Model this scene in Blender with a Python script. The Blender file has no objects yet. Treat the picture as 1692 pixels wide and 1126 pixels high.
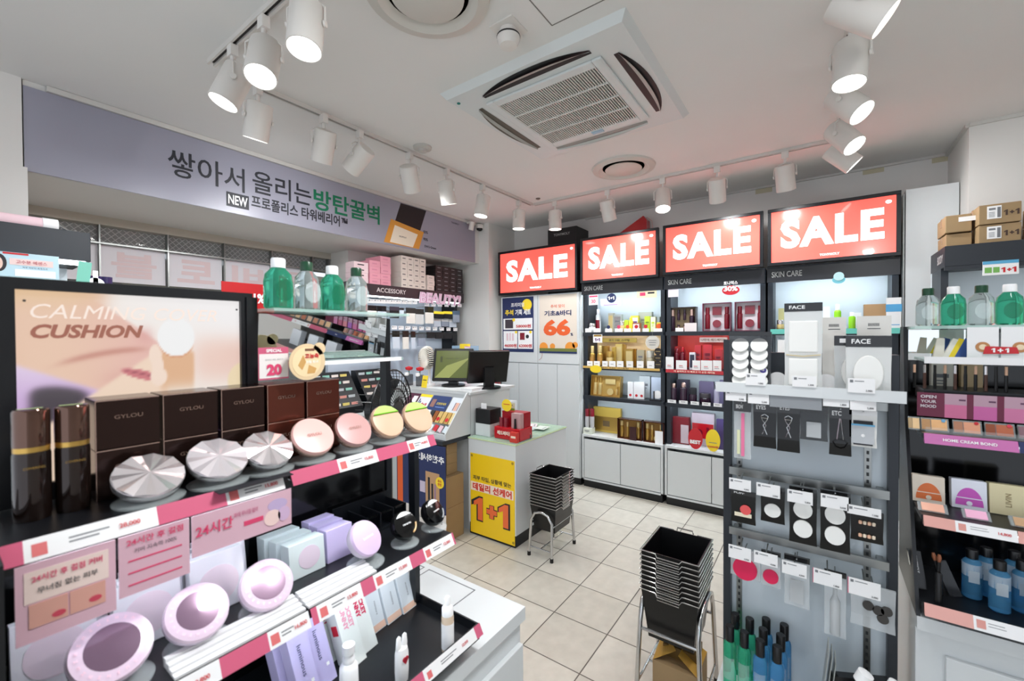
import bpy, math, random
from mathutils import Vector, Matrix
R_ = math.radians
rnd = random.Random(7)
scn = bpy.context.scene
col = scn.collection
# ---------------- camera, world, exposure ----------------
FPX = 707.4; CH = 1.481; ZC = 2.70
def _basis(yaw, pit, rol):
    cy, sy, cp, sp = math.cos(yaw), math.sin(yaw), math.cos(pit), math.sin(pit)
    F = Vector((cy*cp, sy*cp, sp)); R = Vector((sy, -cy, 0)); U = R.cross(F)
    cr, sr = math.cos(rol), math.sin(rol)
    return cr*R+sr*U, -sr*R+cr*U, F
CR, CU, CF = _basis(R_(35.766), R_(-0.7236), R_(-0.3057))
cam = bpy.data.cameras.new('camera'); camo = bpy.data.objects.new('camera', cam); col.objects.link(camo)
camo.matrix_world = Matrix(((CR.x, CU.x, -CF.x, 0), (CR.y, CU.y, -CF.y, 0), (CR.z, CU.z, -CF.z, CH), (0, 0, 0, 1)))
cam.sensor_width = 36; cam.lens = FPX/1692*36; cam.clip_start = 0.02
cam.dof.use_dof = True; cam.dof.focus_distance = 3.0; cam.dof.aperture_fstop = 4.5
scn.camera = camo
scn.view_settings.view_transform = 'Standard'; scn.view_settings.look = 'None'
scn.view_settings.gamma = 1; scn.view_settings.use_curve_mapping = False
scn.view_settings.exposure = 0.05
w = bpy.data.worlds.new('world'); scn.world = w; w.use_nodes = True
w.node_tree.nodes['Background'].inputs[0].default_value = (0.80, 0.86, 0.95, 1)
w.node_tree.nodes['Background'].inputs[1].default_value = 1.5
CAM = Vector((0, 0, CH))
def ray(u, v): return CR*((u-846)/FPX) + CU*(-(v-563)/FPX) + CF
def atx(u, v, x): d = ray(u, v); return CAM + d*(x/d.x)
def aty(u, v, y): d = ray(u, v); return CAM + d*(y/d.y)
def atz(u, v, z): d = ray(u, v); return CAM + d*((z-CH)/d.z)

# ---------------- materials ----------------
_M = {}
def lin(c):
    return tuple((x/12.92 if x <= 0.04045 else ((x+0.055)/1.055)**2.4) for x in [k/255 for k in c])
def mat(name, c=(200,200,200), r=.5, m=0, e=0, a=1, t=0, coat=0, ior=1.45, noise=0, ns=8, bump=0):
    if name in _M: return _M[name]
    M = bpy.data.materials.new(name); M.use_nodes = True; nt = M.node_tree; b = nt.nodes['Principled BSDF']
    L = lin(c)+(1,)
    b.inputs['Base Color'].default_value = L; b.inputs['Roughness'].default_value = r; b.inputs['Metallic'].default_value = m
    b.inputs['Alpha'].default_value = a; b.inputs['Transmission Weight'].default_value = t; b.inputs['IOR'].default_value = ior
    b.inputs['Coat Weight'].default_value = coat
    if e: b.inputs['Emission Color'].default_value = L; b.inputs['Emission Strength'].default_value = e
    if noise or bump:
        tc = nt.nodes.new('ShaderNodeTexCoord'); n = nt.nodes.new('ShaderNodeTexNoise'); n.inputs['Scale'].default_value = ns; n.inputs['Detail'].default_value = 5
        nt.links.new(tc.outputs['Object'], n.inputs['Vector'])
        if noise:
            mx = nt.nodes.new('ShaderNodeMix'); mx.data_type = 'RGBA'
            mx.inputs[6].default_value = tuple(x*(1-noise) for x in L[:3])+(1,); mx.inputs[7].default_value = tuple(min(1, x*(1+noise)) for x in L[:3])+(1,)
            nt.links.new(n.outputs['Fac'], mx.inputs[0]); nt.links.new(mx.outputs[2], b.inputs['Base Color'])
        if bump:
            bp = nt.nodes.new('ShaderNodeBump'); bp.inputs['Strength'].default_value = bump; bp.inputs['Distance'].default_value = .01
            nt.links.new(n.outputs['Fac'], bp.inputs['Height']); nt.links.new(bp.outputs['Normal'], b.inputs['Normal'])
    _M[name] = M; return M
def cm(c, r=.45, **k):    # plain colour material
    return mat('paint_%d_%d_%d_%d%s' % (c[0], c[1], c[2], int(r*100), ''.join('_%s%d' % (q, int(v*100)) for q, v in sorted(k.items()))), c, r, **k)
WHITE = mat('white_laminate', (212,216,217), .35, noise=.02, ns=3)
WALL = mat('wall_paint', (222,220,216), .7, noise=.03, ns=2, bump=.05)
CEIL = mat('ceiling_paint', (226,225,222), .8, noise=.02, ns=1.5)
BLACK = mat('black_laminate', (17,19,23), .35)
SLATE = mat('slate_laminate', (37,42,49), .4)
GLOSSB = mat('gloss_black', (8,8,9), .12)
BPLA = mat('black_plastic', (11,11,13), .32)
CHROME = mat('chrome', (205,205,205), .18, m=1)
STEEL = mat('brushed_steel', (150,152,150), .35, m=1)
LAMPW = mat('lamp_white', (226,222,216), .4)
PAPER = mat('white_card', (238,238,238), .5)
INK = mat('dark_ink', (38,38,44), .6)
GREY = mat('grey_ink', (120,122,126), .6)
RED = mat('red_ink', (200,40,48), .5)
PINK = mat('pink_ink', (214,70,110), .45)
PINKL = mat('pink_strip', (205,95,125), .3)
BLUSH = mat('blush_strip', (222,165,155), .35)
NAVY = mat('navy_ink', (36,48,92), .5)
YEL = mat('yellow_ink', (246,216,50), .5)
ORG = mat('orange_ink', (226,96,44), .5)
WH = mat('white_ink', (245,245,245), .5)
UNITLED = mat('unit_led', (232,244,255), .5, e=34)
GLASS = mat('clear_acrylic', (235,245,245), .04, a=.22)
SHELFG = mat('shelf_glass', (200,232,222), .05, a=.45)
BAG = mat('clear_bag', (225,230,232), .12, a=.38)
BAGD = mat('smoke_bag', (60,62,66), .15, a=.6)
MIRROR = mat('mirror_silver', (225,228,228), .02, m=1)
CARD = mat('kraft_cardboard', (160,134,98), .7, noise=.08, ns=14)
TAPE = mat('packing_tape', (168,128,84), .25)
LED = mat('led_strip', (240,248,255), .5, e=14)
BRONZE = mat('bronze_foil', (50,34,30), .18, m=.7)
BRONZR = mat('copper_foil', (104,56,44), .22, m=.75)
GOLD = mat('gold_foil', (198,160,84), .28, m=.8)
GOLDL = mat('pale_gold', (226,202,140), .35, m=.5)
SILV = mat('silver_foil', (222,218,220), .18, m=.9)
ROSE = mat('rose_gold', (224,190,176), .22, m=.85)
WINE = mat('wine_red', (128,22,40), .2, coat=.5)
REDB = mat('red_gloss', (190,24,36), .25, coat=.4)
PLUM = mat('plum_glass', (52,30,48), .15, coat=.5)
GREENL = mat('green_lotion', (90,215,175), .05, t=.82, ior=1.2)
CLEARL = mat('clear_lotion', (232,240,238), .05, t=.85, ior=1.15)
BLUEL = mat('blue_lotion', (110,185,230), .05, t=.75, ior=1.2)
BLUED = mat('blue_lotion_pale', (150,200,225), .06, t=.6, ior=1.2)
LILAC = mat('lilac_card', (205,192,232), .4)
PUFFM = mat('cotton_puff', (240,240,236), .9)

# ---------------- mesh helpers ----------------
class MB:
    def __init__(s): s.v = []; s.f = []; s.sm = []; s.mi = []; s.mats = []; s.cur = 0; s.X = None
    def m(s, mt):
        if mt not in s.mats: s.mats.append(mt)
        s.cur = s.mats.index(mt); return s
    def add(s, vs, fs, smooth=False):
        o = len(s.v)
        for p in vs:
            p = Vector(p); s.v.append(s.X @ p if s.X else p)
        for f in fs: s.f.append([i+o for i in f]); s.sm.append(smooth); s.mi.append(s.cur)
        return s
    def box(s, x0, x1, y0, y1, z0, z1):
        return s.add([(x0,y0,z0),(x1,y0,z0),(x1,y1,z0),(x0,y1,z0),(x0,y0,z1),(x1,y0,z1),(x1,y1,z1),(x0,y1,z1)],
                     [(0,3,2,1),(4,5,6,7),(0,1,5,4),(1,2,6,5),(2,3,7,6),(3,0,4,7)])
    def cb(s, c, d): return s.box(c[0]-d[0]/2, c[0]+d[0]/2, c[1]-d[1]/2, c[1]+d[1]/2, c[2]-d[2]/2, c[2]+d[2]/2)
    def prism(s, pts, y0, y1):      # outline in x,z extruded along y
        n = len(pts)
        return s.add([(p[0], y0, p[1]) for p in pts]+[(p[0], y1, p[1]) for p in pts],
                     [tuple(range(n)), tuple(range(2*n-1, n-1, -1))]+[(i, i+n, (i+1) % n+n, (i+1) % n) for i in range(n)])
    def prismx(s, pts, x0, x1):     # outline in y,z extruded along x
        n = len(pts)
        return s.add([(x0, p[0], p[1]) for p in pts]+[(x1, p[0], p[1]) for p in pts],
                     [tuple(range(n)), tuple(range(2*n-1, n-1, -1))]+[(i, i+n, (i+1) % n+n, (i+1) % n) for i in range(n)])
    def lathe(s, prof, seg=20, c=(0,0,0), sx=1, sy=1, M=None):
        vs = []; fs = []; n = len(prof)
        for k in range(seg):
            a = 2*math.pi*k/seg
            for r, z in prof:
                p = Vector((r*math.cos(a)*sx, r*math.sin(a)*sy, z))
                if M: p = M @ p
                vs.append(p+Vector(c))
        for k in range(seg):
            k2 = (k+1) % seg
            for i in range(n-1): fs.append((k*n+i, k2*n+i, k2*n+i+1, k*n+i+1))
        if prof[0][0] > 1e-6: fs.append(tuple(k*n for k in range(seg-1, -1, -1)))
        if prof[-1][0] > 1e-6: fs.append(tuple(k*n+n-1 for k in range(seg)))
        return s.add(vs, fs, True)
    def cyl(s, c, r, h, seg=20, r2=None, M=None):
        r2 = r if r2 is None else r2
        return s.lathe([(r, 0), (r2, h)], seg, c, M=M)
    def disc(s, x, z, r, y0, y1, seg=24, rz=None):   # flat disc facing -y
        return s.prism([(x+r*math.cos(2*math.pi*k/seg), z+(rz or r)*math.sin(2*math.pi*k/seg)) for k in range(seg)], y0, y1)
    def tube(s, pts, r, seg=8, closed=False):
        pts = [Vector(p) for p in pts]; n = len(pts); vs = []; fs = []; prev = None
        for i, p in enumerate(pts):
            a = pts[(i-1) % n] if (closed or i) else p; b = pts[(i+1) % n] if (closed or i < n-1) else p
            t = (b-a).normalized()
            u = prev if prev is not None else (Vector((0,0,1)) if abs(t.z) < .9 else Vector((1,0,0)))
            u = (u-t*u.dot(t))
            if u.length < 1e-6: u = Vector((0,1,0))-t*t.y
            u.normalize(); prev = u; q = t.cross(u)
            for k in range(seg):
                an = 2*math.pi*k/seg; vs.append(p+u*(r*math.cos(an))+q*(r*math.sin(an)))
        m = n if closed else n-1
        for i in range(m):
            j = (i+1) % n
            for k in range(seg): k2 = (k+1) % seg; fs.append((i*seg+k, j*seg+k, j*seg+k2, i*seg+k2))
        if not closed: fs += [tuple(range(seg-1, -1, -1)), tuple((n-1)*seg+k for k in range(seg))]
        return s.add(vs, fs, True)
    def build(s, name, mt=None, parent=None, loc=None, bev=0, rot=None):
        me = bpy.data.meshes.new(name); me.from_pydata([tuple(p) for p in s.v], [], s.f)
        for m_ in (s.mats or [mt]): me.materials.append(m_)
        for i, p in enumerate(me.polygons): p.use_smooth = s.sm[i]; p.material_index = s.mi[i]
        if any(s.sm): 
            me.update()
            try: me.set_sharp_from_angle(angle=R_(42))
            except Exception: pass
        o = bpy.data.objects.new(name, me); col.objects.link(o)
        if parent: o.parent = parent
        if loc: o.location = loc
        if rot: o.rotation_euler = rot
        if bev:
            b = o.modifiers.new('bevel', 'BEVEL'); b.width = bev; b.segments = 2; b.limit_method = 'ANGLE'
        return o
def tag(o, label=None, cat=None, group=None, kind=None):
    if label: o['label'] = label
    if cat: o['category'] = cat
    if group: o['group'] = group
    if kind: o['kind'] = kind
    return o
def T(name, label, cat, loc=(0,0,0), rz=0, group=None, rot=None):
    o = bpy.data.objects.new(name, None); o.empty_display_size = .02; col.objects.link(o); o.location = loc
    o.rotation_euler = rot if rot else (0, 0, rz)
    return tag(o, label, cat, group)
def ST(name, mb, mt=None, bev=0): return tag(mb.build(name, mt, bev=bev), kind='structure')
BW = -math.pi/2       # rotation of things on the back wall: front faces world -x
def dup(root, loc=None, label=None, rot=None):
    r = root.copy(); col.objects.link(r)
    if loc is not None: r.location = loc
    if label: r['label'] = label
    if rot is not None: r.rotation_euler = rot
    for ch in list(root.children):
        c = ch.copy(); col.objects.link(c); c.parent = r
        for g in list(ch.children):
            d = g.copy(); col.objects.link(d); d.parent = c
    return r
_tc = {}
def one_one(h, mt, parent, loc, w, bold, rot, name, ex):   # drawn 1+1 with flagged numerals
    w = w or h*1.9; g = h*(.05+bold*1.2); k = w/2
    def one(cx): s = h*.10+g*.6; return [(cx-s, -h/2), (cx+s, -h/2), (cx+s, h/2), (cx-s*.3, h/2), (cx-s*2.6, h*.30-g*.2), (cx-s*2.6, h*.12-g*.4), (cx-s, h*.22-g*.3)]
    a = k*.30; s = h*.07+g*.5
    plus = [(-a,-s),(-s,-s),(-s,-a),(s,-a),(s,-s),(a,-s),(a,s),(s,s),(s,a),(-s,a),(-s,s),(-a,s)]
    vs = []; fs = []
    for P in (one(-k*.68), plus, one(k*.80)):
        fs.append(tuple(range(len(vs), len(vs)+len(P)))); vs += [(x, y, ex) for x, y in P]
    me = bpy.data.meshes.new(name); me.from_pydata(vs, [], fs); me.materials.append(mt)
    o = bpy.data.objects.new(name, me); col.objects.link(o)
    if parent: o.parent = parent
    o.location = loc; o.rotation_euler = rot
    return o
def text(s, h, mt, parent, loc, w=None, bold=0, rot=(R_(90), 0, 0), name='lettering', ex=.0006, align='CENTER', shear=0, sp=1):
    """flat lettering standing upright, facing local -y; h is the cap height, loc its centre"""
    if s == '1+1': return one_one(h, mt, parent, loc, w, bold, rot, name, ex)
    key = (s, round(bold, 3), round(shear, 2), sp)
    if key not in _tc:
        cu = bpy.data.curves.new('t', 'FONT'); cu.body = s; cu.size = 1; cu.offset = bold; cu.resolution_u = 3; cu.shear = shear; cu.space_character = sp
        ob = bpy.data.objects.new('t', cu); col.objects.link(ob); dg = bpy.context.evaluated_depsgraph_get()
        me = bpy.data.meshes.new_from_object(ob.evaluated_get(dg)); bpy.data.objects.remove(ob)
        vs = [v.co.copy() for v in me.vertices]; fs = [tuple(p.vertices) for p in me.polygons]
        bpy.data.meshes.remove(me); _tc[key] = (vs, fs)
    vs, fs = _tc[key]
    if not vs: return None
    x0 = min(v.x for v in vs); x1 = max(v.x for v in vs); y0 = min(v.y for v in vs); y1 = max(v.y for v in vs)
    sy = h/(y1-y0); sx = (w/(x1-x0)) if w else sy
    ox = {'CENTER': (x0+x1)/2, 'LEFT': x0, 'RIGHT': x1}[align]
    me = bpy.data.meshes.new(name)
    me.from_pydata([((v.x-ox)*sx, (v.y-(y0+y1)/2)*sy, ex) for v in vs], [], fs)
    me.materials.append(mt)
    o = bpy.data.objects.new(name, me); col.objects.link(o)
    if parent: o.parent = parent
    o.location = loc; o.rotation_euler = rot
    return o
LAY = ['bottom', 'second', 'third', 'fourth', 'fifth', 'sixth', 'seventh', 'eighth', 'ninth', 'tenth', 'top']
ORD = ['leftmost', 'second from the left', 'third from the left', 'fourth from the left', 'fifth from the left', 'sixth from the left', 'seventh from the left', 'eighth from the left', 'ninth from the left', 'tenth from the left', 'eleventh from the left', 'twelfth from the left', 'thirteenth from the left']
def line_marks(mb, x0, x1, z0, n, y, dz=.006, h=.002, rng=None):   # rows of small print
    for k in range(n):
        e = x1-(x1-x0)*(.05+.35*((k*37 % 10)/10)); mb.box(x0, e, y-.0004, y, z0-k*dz-h, z0-k*dz)

# ================= SETTING =================
def tile_mat():
    M = bpy.data.materials.new('floor_tiles'); M.use_nodes = True; nt = M.node_tree; N = nt.nodes; L = nt.links; b = N['Principled BSDF']
    tc = N.new('ShaderNodeTexCoord'); sp = N.new('ShaderNodeSeparateXYZ'); L.new(tc.outputs['Object'], sp.inputs[0])
    def mth(op, a, b_=None):
        n = N.new('ShaderNodeMath'); n.operation = op
        for i, q in enumerate((a, b_)):
            if q is None: continue
            if isinstance(q, (int, float)): n.inputs[i].default_value = q
            else: L.new(q, n.inputs[i])
        return n.outputs[0]
    ds = []; cells = []
    for out, off in ((sp.outputs[0], .1688), (sp.outputs[1], .2488)):
        t = mth('DIVIDE', mth('SUBTRACT', out, off), .3); fr = mth('FRACT', t); cells.append(mth('FLOOR', t))
        ds.append(mth('MINIMUM', fr, mth('SUBTRACT', 1.0, fr)))
    d = mth('MINIMUM', ds[0], ds[1])
    mr = N.new('ShaderNodeMapRange'); L.new(d, mr.inputs[0]); mr.inputs[1].default_value = .006; mr.inputs[2].default_value = .012
    cx = N.new('ShaderNodeCombineXYZ'); L.new(cells[0], cx.inputs[0]); L.new(cells[1], cx.inputs[1])
    wn = N.new('ShaderNodeTexWhiteNoise'); L.new(cx.outputs[0], wn.inputs[0])
    ns = N.new('ShaderNodeTexNoise'); L.new(tc.outputs['Object'], ns.inputs[0]); ns.inputs['Scale'].default_value = 14; ns.inputs['Detail'].default_value = 8
    f = mth('ADD', mth('MULTIPLY', wn.outputs[0], .35), mth('MULTIPLY', ns.outputs[0], .8))
    r = N.new('ShaderNodeValToRGB'); L.new(f, r.inputs[0])
    r.color_ramp.elements[0].position = .25; r.color_ramp.elements[0].color = lin((184,179,167))+(1,)
    r.color_ramp.elements[1].position = .85; r.color_ramp.elements[1].color = lin((207,202,190))+(1,)
    mx = N.new('ShaderNodeMix'); mx.data_type = 'RGBA'; L.new(mr.outputs[0], mx.inputs[0]); mx.inputs[6].default_value = lin((84,78,70))+(1,); L.new(r.outputs[0], mx.inputs[7])
    L.new(mx.outputs[2], b.inputs['Base Color']); b.inputs['Roughness'].default_value = .32
    bp = N.new('ShaderNodeBump'); bp.inputs['Strength'].default_value = .5; bp.inputs['Distance'].default_value = .003; L.new(mr.outputs[0], bp.inputs['Height']); L.new(bp.outputs['Normal'], b.inputs['Normal'])
    return M
ST('floor', MB().box(-1.7, 4.3, -2.1, 5.3, -.05, 0), tile_mat())
ST('ceiling', MB().box(-1.7, 4.3, -2.1, 5.3, ZC, ZC+.06), CEIL)
ST('wall_back', MB().box(4.112, 4.25, -.70, 2.92, 0, ZC), WALL)
ST('wall_corner', MB().box(3.63, 4.25, 2.92, 4.0, 0, ZC), WALL)
ST('wall_pillar', MB().box(3.60, 4.25, -2.0, -.70, 0, ZC), WALL)
ST('wall_right', MB().box(-1.7, 4.25, -2.1, -2.0, 0, ZC), WALL)
ST('wall_bulkhead', MB().box(.305, 3.63, 3.055, 3.9, 2.27, ZC), WALL)
ST('wall_left', MB().box(2.32, 3.63, 3.52, 3.9, 0, 2.27), WALL)
ST('wall_left_column', MB().m(WALL).box(-.7, .300, 3.04, 3.9, 0, ZC).box(-.7, .312, 3.02, 3.04, 0, 2.28), WALL)
ST('wall_far_left', MB().box(-1.7, -.7, 3.04, 3.2, 0, ZC), WALL)
t1 = MB()
t1.box(.38, 3.63, 3.03, 3.05, 2.672, 2.698).box(4.095, 4.112, -.7, 2.0, 2.685, 2.7).box(3.585, 3.60, -2, -.70, 2.68, 2.7).box(3.6, 4.112, -.70, -.685, 2.68, 2.7)
ST('trim_1', t1, cm((205,203,198)))
tt = MB()
for u, v in ((1358,283), (1443,282), (1560,262), (1262,315)): 
    p = atx(u, v, 4.11); tt.box(4.1105, 4.112, p.y-.06, p.y+.06, p.z-.02, p.z+.02)
ST('trim_2', tt, cm((196,188,160)))
# access hatch seam in the ceiling
h0 = atz(912, 42, ZC)
hb = MB()
hb.box(h0.x-.45, h0.x, h0.y-.002, h0.y+.002, ZC-.0015, ZC+.001).box(h0.x-.002, h0.x+.002, h0.y-.45, h0.y, ZC-.0015, ZC+.001)
ST('trim_3', hb, cm((120,118,112)))
# shop window under the bulkhead: dark mall passage outside, mesh shutter box, white panels
wf = MB().m(cm((190,184,172))).box(.3, 2.32, 3.80, 3.88, 2.215, 2.27).m(STEEL).box(.3, 2.32, 3.79, 3.86, 2.09, 2.10)
for x in (.3, .70, 1.06, 1.42, 1.78, 2.14, 2.30): wf.box(x-.004, x+.004, 3.80, 3.85, 1.84 if .4 < x < 2.2 else 0, 2.215)
ST('window_1', wf)
def mesh_mat():
    M = bpy.data.materials.new('diamond_mesh'); M.use_nodes = True; nt = M.node_tree; b = nt.nodes['Principled BSDF']
    tc = nt.nodes.new('ShaderNodeTexCoord'); mp = nt.nodes.new('ShaderNodeMapping'); mp.inputs['Rotation'].default_value = (0, R_(45), 0)
    nt.links.new(tc.outputs['Object'], mp.inputs[0]); ck = nt.nodes.new('ShaderNodeTexBrick'); ck.offset = 0
    mp2 = nt.nodes.new('ShaderNodeMapping'); mp2.inputs['Rotation'].default_value = (R_(90), 0, 0); nt.links.new(mp.outputs[0], mp2.inputs[0]); nt.links.new(mp2.outputs[0], ck.inputs[0])
    ck.inputs['Scale'].default_value = 1; ck.inputs['Brick Width'].default_value = .028; ck.inputs['Row Height'].default_value = .028; ck.inputs['Mortar Size'].default_value = .0022
    ck.inputs['Color1'].default_value = lin((120,120,122))+(1,); ck.inputs['Color2'].default_value = lin((128,128,130))+(1,); ck.inputs['Mortar'].default_value = lin((205,205,205))+(1,)
    nt.links.new(ck.outputs['Color'], b.inputs['Base Color']); b.inputs['Roughness'].default_value = .35
    return M
MESHM = mesh_mat()
ms = MB().box(.3, 2.32, 3.88, 3.90, 2.09, 2.25).build('shutter', MESHM); tag(ms, 'grey diamond mesh shutter strip above the white window panels', 'shutter')
ST('window_2', MB().box(.3, 2.32, 3.862, 3.868, .0, 2.215), mat('window_glass', (235,240,240), .02, a=.12))
TPINK = cm((226,204,206), .6)
pw = [(.305,.695),(.71,1.05),(1.07,1.41),(1.43,1.77),(1.79,2.13)]
for i, (a, b) in enumerate(pw):
    t = T('window_panel', 'white translucent panel with faint pink back-to-front letter under the mesh strip, %s' % ORD[i], 'panel', ((a+b)/2, 3.835, 1.85), 0, 'white panels in the shop window')
    MB().box(-(b-a)/2, (b-a)/2, -.002, .002, 0, .24).build('sheet', cm((226,222,228), .5), t)
    text('우블토비들'[i], .17, TPINK, t, (0, -.003, .12), w=.24, bold=.03, rot=(R_(90), 0, 0)).scale = (-1, 1, 1)
ob = MB().m(cm((170,160,142), .8)).box(.2, 3.6, 3.95, 5.2, 2.02, 2.06).m(cm((96,92,86), .7)).box(.2, 3.6, 5.2, 5.25, 0, 2.1).m(cm((150,140,122), .8)).box(1.1, 1.9, 4.9, 5.19, 1.2, 2.0).m(cm((20,22,24), .5)).box(.9, 1.7, 4.6, 4.7, 0, 1.72).box(2.0, 3.5, 4.2, 4.3, 0, 1.9)
ST('wall_outside', ob)

# banner
bn = T('wall_banner', 'long lavender wall banner with black and green Korean lettering below the ceiling', 'banner', (.305, 3.05, 2.27))
MB().box(0, 3.245, -.006, .0, 0, .40).build('sheet', mat('banner_vinyl', (152,152,166), .32, noise=.03, ns=1.2), bn)
BI = cm((36,38,46), .5); GRN = cm((12,112,78), .5)
def bt(s, u0, v0, u1, v1, h, mt, bold, k=1):   # baseline centre from two pixels
    a = aty(u0, v0, 3.045); b = aty(u1, v1, 3.045)
    text(s, h, mt, bn, ((a.x+b.x)/2-.305, -.007, (a.z+b.z)/2-2.27), w=b.x-a.x, bold=bold)
bt('쌓아서', 277, 271, 404, 296, .155, BI, .008)
bt('올리는', 417, 300, 514, 324, .150, BI, .012)
bt('방탄꿀벽', 518, 336, 627, 350, .155, GRN, .022)
nb = aty(393, 329, 3.045)
q0 = aty(374, 328, 3.045); q1 = aty(411, 336, 3.045)
MB().box(q0.x-.305, q1.x-.305, -.0085, -.006, q0.z-2.27-.045, q0.z-2.27+.045).build('new_box', BI, bn)
text('NEW', .06, WH, bn, ((q0.x+q1.x)/2-.305, -.0095, q0.z-2.27), w=(q1.x-q0.x)*.86, bold=.02)
bt('프로폴리스 타워베리어™', 415, 338, 574, 364, .085, BI, .025)
# serum bottle picture at the banner's end
pb = MB(); pc = aty(672, 372, 3.045); 
def ptn(u, v): p = aty(u, v, 3.045); return (p.x-.305, max(.002, min(.398, p.z-2.27)))
pb.m(cm((34,26,28), .4)).prism([ptn(662,336), ptn(704,348), ptn(692,388), ptn(650,374)], -.0075, -.006)
pb.m(cm((214,150,62), .4)).prism([ptn(646,362), ptn(700,384), ptn(692,412), ptn(634,400)], -.0078, -.006)
pb.m(cm((236,226,206), .4)).prism([ptn(652,372), ptn(690,388), ptn(682,409), ptn(644,400)], -.0082, -.006)
pb.build('bottle_picture', parent=bn)
for s, u, v in (('83%', 703, 384), ('93%', 703, 396), ('EWG·Green', 711, 409)):
    p = aty(u, v, 3.045); text(s, .026 if s[0] != 'E' else .022, BI, bn, (p.x-.305, -.007, p.z-2.27), bold=.02)
p = aty(665, 392, 3.045); text('PROPOLIS', .013, BI, bn, (p.x-.305, -.009, p.z-2.27), bold=.01)
p = aty(752, 377, 3.045); text('TONYMOLY', .016, BI, bn, (min(p.x-.305, 3.1), -.007, .36), bold=.02)

# ================= CEILING FIXTURES =================
ac = T('ceiling_air_conditioner', 'white square four-way cassette air conditioner in the ceiling', 'air conditioner', (2.03, 1.076, ZC))
MB().m(mat('ac_plastic', (214,219,218), .4)).add([(-.475,-.485,0),(.475,-.485,0),(.475,.485,0),(-.475,.485,0),(-.45,-.46,-.03),(.45,-.46,-.03),(.45,.46,-.03),(-.45,.46,-.03)],
    [(0,1,2,3),(7,6,5,4),(0,4,5,1),(1,5,6,2),(2,6,7,3),(3,7,4,0)]).build('panel', parent=ac)
gf = MB()
for a, b, c, d in ((-.315,.315,-.315,-.27),(-.315,.315,.27,.315),(-.315,-.265,-.27,.27),(.265,.315,-.27,.27)): gf.box(a, b, c, d, -.042, -.03)
gf.build('grille_frame', mat('ac_plastic'), ac, bev=.004)
MB().box(-.265, .265, -.27, .27, -.032, -.0305).build('filter', cm((52,50,48), .8), ac)
gs = MB()
for k in range(42):
    y = -.265+k*.53/41; gs.box(-.265, .265, y-.0026, y+.0026, -.042, -.035)
for x in (-.13, 0, .13): gs.box(x-.004, x+.004, -.27, .27, -.0445, -.036)
gs.build('grille', cm((214,214,208), .4), ac)
def lens(L, W, z0, z1, ax, off):
    pts = [(-L, 0)]+[(-L+2*L*k/12, W*(1-abs(-1+2*k/12)**2.2)) for k in range(13)]
    return pts
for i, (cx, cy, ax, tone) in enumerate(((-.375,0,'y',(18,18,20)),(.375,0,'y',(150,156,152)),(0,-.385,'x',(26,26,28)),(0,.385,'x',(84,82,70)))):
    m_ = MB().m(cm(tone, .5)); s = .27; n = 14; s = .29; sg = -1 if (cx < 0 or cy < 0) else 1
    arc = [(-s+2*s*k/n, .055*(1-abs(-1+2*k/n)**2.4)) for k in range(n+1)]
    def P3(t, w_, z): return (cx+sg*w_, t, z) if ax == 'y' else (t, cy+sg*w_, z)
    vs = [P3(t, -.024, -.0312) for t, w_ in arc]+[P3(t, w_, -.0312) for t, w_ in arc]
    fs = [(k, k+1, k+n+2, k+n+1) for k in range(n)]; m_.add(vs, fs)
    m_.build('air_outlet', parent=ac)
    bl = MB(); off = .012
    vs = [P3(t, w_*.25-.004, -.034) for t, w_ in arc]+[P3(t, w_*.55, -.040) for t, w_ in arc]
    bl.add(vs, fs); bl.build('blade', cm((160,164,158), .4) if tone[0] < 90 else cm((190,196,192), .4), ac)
MB().cyl((-.395, .43, -.033), .009, .003, 12).build('indicator', cm((20,120,110)), ac)
MB().box(.275, .305, -.06, .01, -.0445, -.042).build('badge', cm((150,190,210)), ac)
def diffuser(p, R, label):
    t = T('ceiling_diffuser', label, 'air vent', (p.x, p.y, ZC))
    MB().lathe([(R, 0), (R*.98, -.012), (R*.80, -.022), (R*.72, -.012), (R*.66, -.001), (0, -.001)], 48).build('ring', mat('vent_plastic', (206,202,194), .4), t)
    MB().lathe([(R*.66, -.0015), (0, -.0015)], 32).build('duct_opening', cm((124,112,104), .8), t)
    MB().lathe([(0, -.005), (R*.56, -.010), (R*.58, -.016), (R*.3, -.03), (0, -.033)], 40).build('centre_disc', mat('vent_plastic'), t)
diffuser(atz(1030, 277, ZC), .225, 'round ceiling diffuser beyond the air conditioner near the back track')
diffuser(atz(706, -12, ZC), .225, 'large round ceiling diffuser cut by the top edge of the picture')
p = atz(840, 47, ZC); t = T('smoke_detector', 'white round smoke detector on a square plate beside the air conditioner', 'smoke detector', p)
MB().box(-.055, .055, -.055, .055, -.006, 0).build('plate', LAMPW, t)
MB().lathe([(.034, -.006), (.034, -.028), (.046, -.030), (.046, -.048), (.034, -.070), (0, -.073)], 24).build('body', LAMPW, t)
MB().lathe([(.0465, -.031), (.0475, -.034), (.0465, -.037)], 24).build('band', BPLA, t)
p = atz(698, 243, ZC); t = T('smoke_detector', 'small flat round detector beside the left spotlight track', 'smoke detector', p)
MB().lathe([(.06, 0), (.058, -.012), (.03, -.018), (.028, -.032), (0, -.033)], 24).build('body', cm((190,188,182)), t)
p = atz(889, 328, ZC); t = MB().lathe([(.02, 0), (.02, -.006), (.008, -.012), (0, -.012)], 12).build('sprinkler_head', cm((110,100,90)), loc=p); tag(t, 'tiny dark sprinkler head beside the corner of the light track', 'sprinkler')
p = aty(792, 370, 3.03); t = T('security_camera', 'small white dome camera at the right end of the banner', 'camera', (3.60, 3.02, 2.655))
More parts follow.
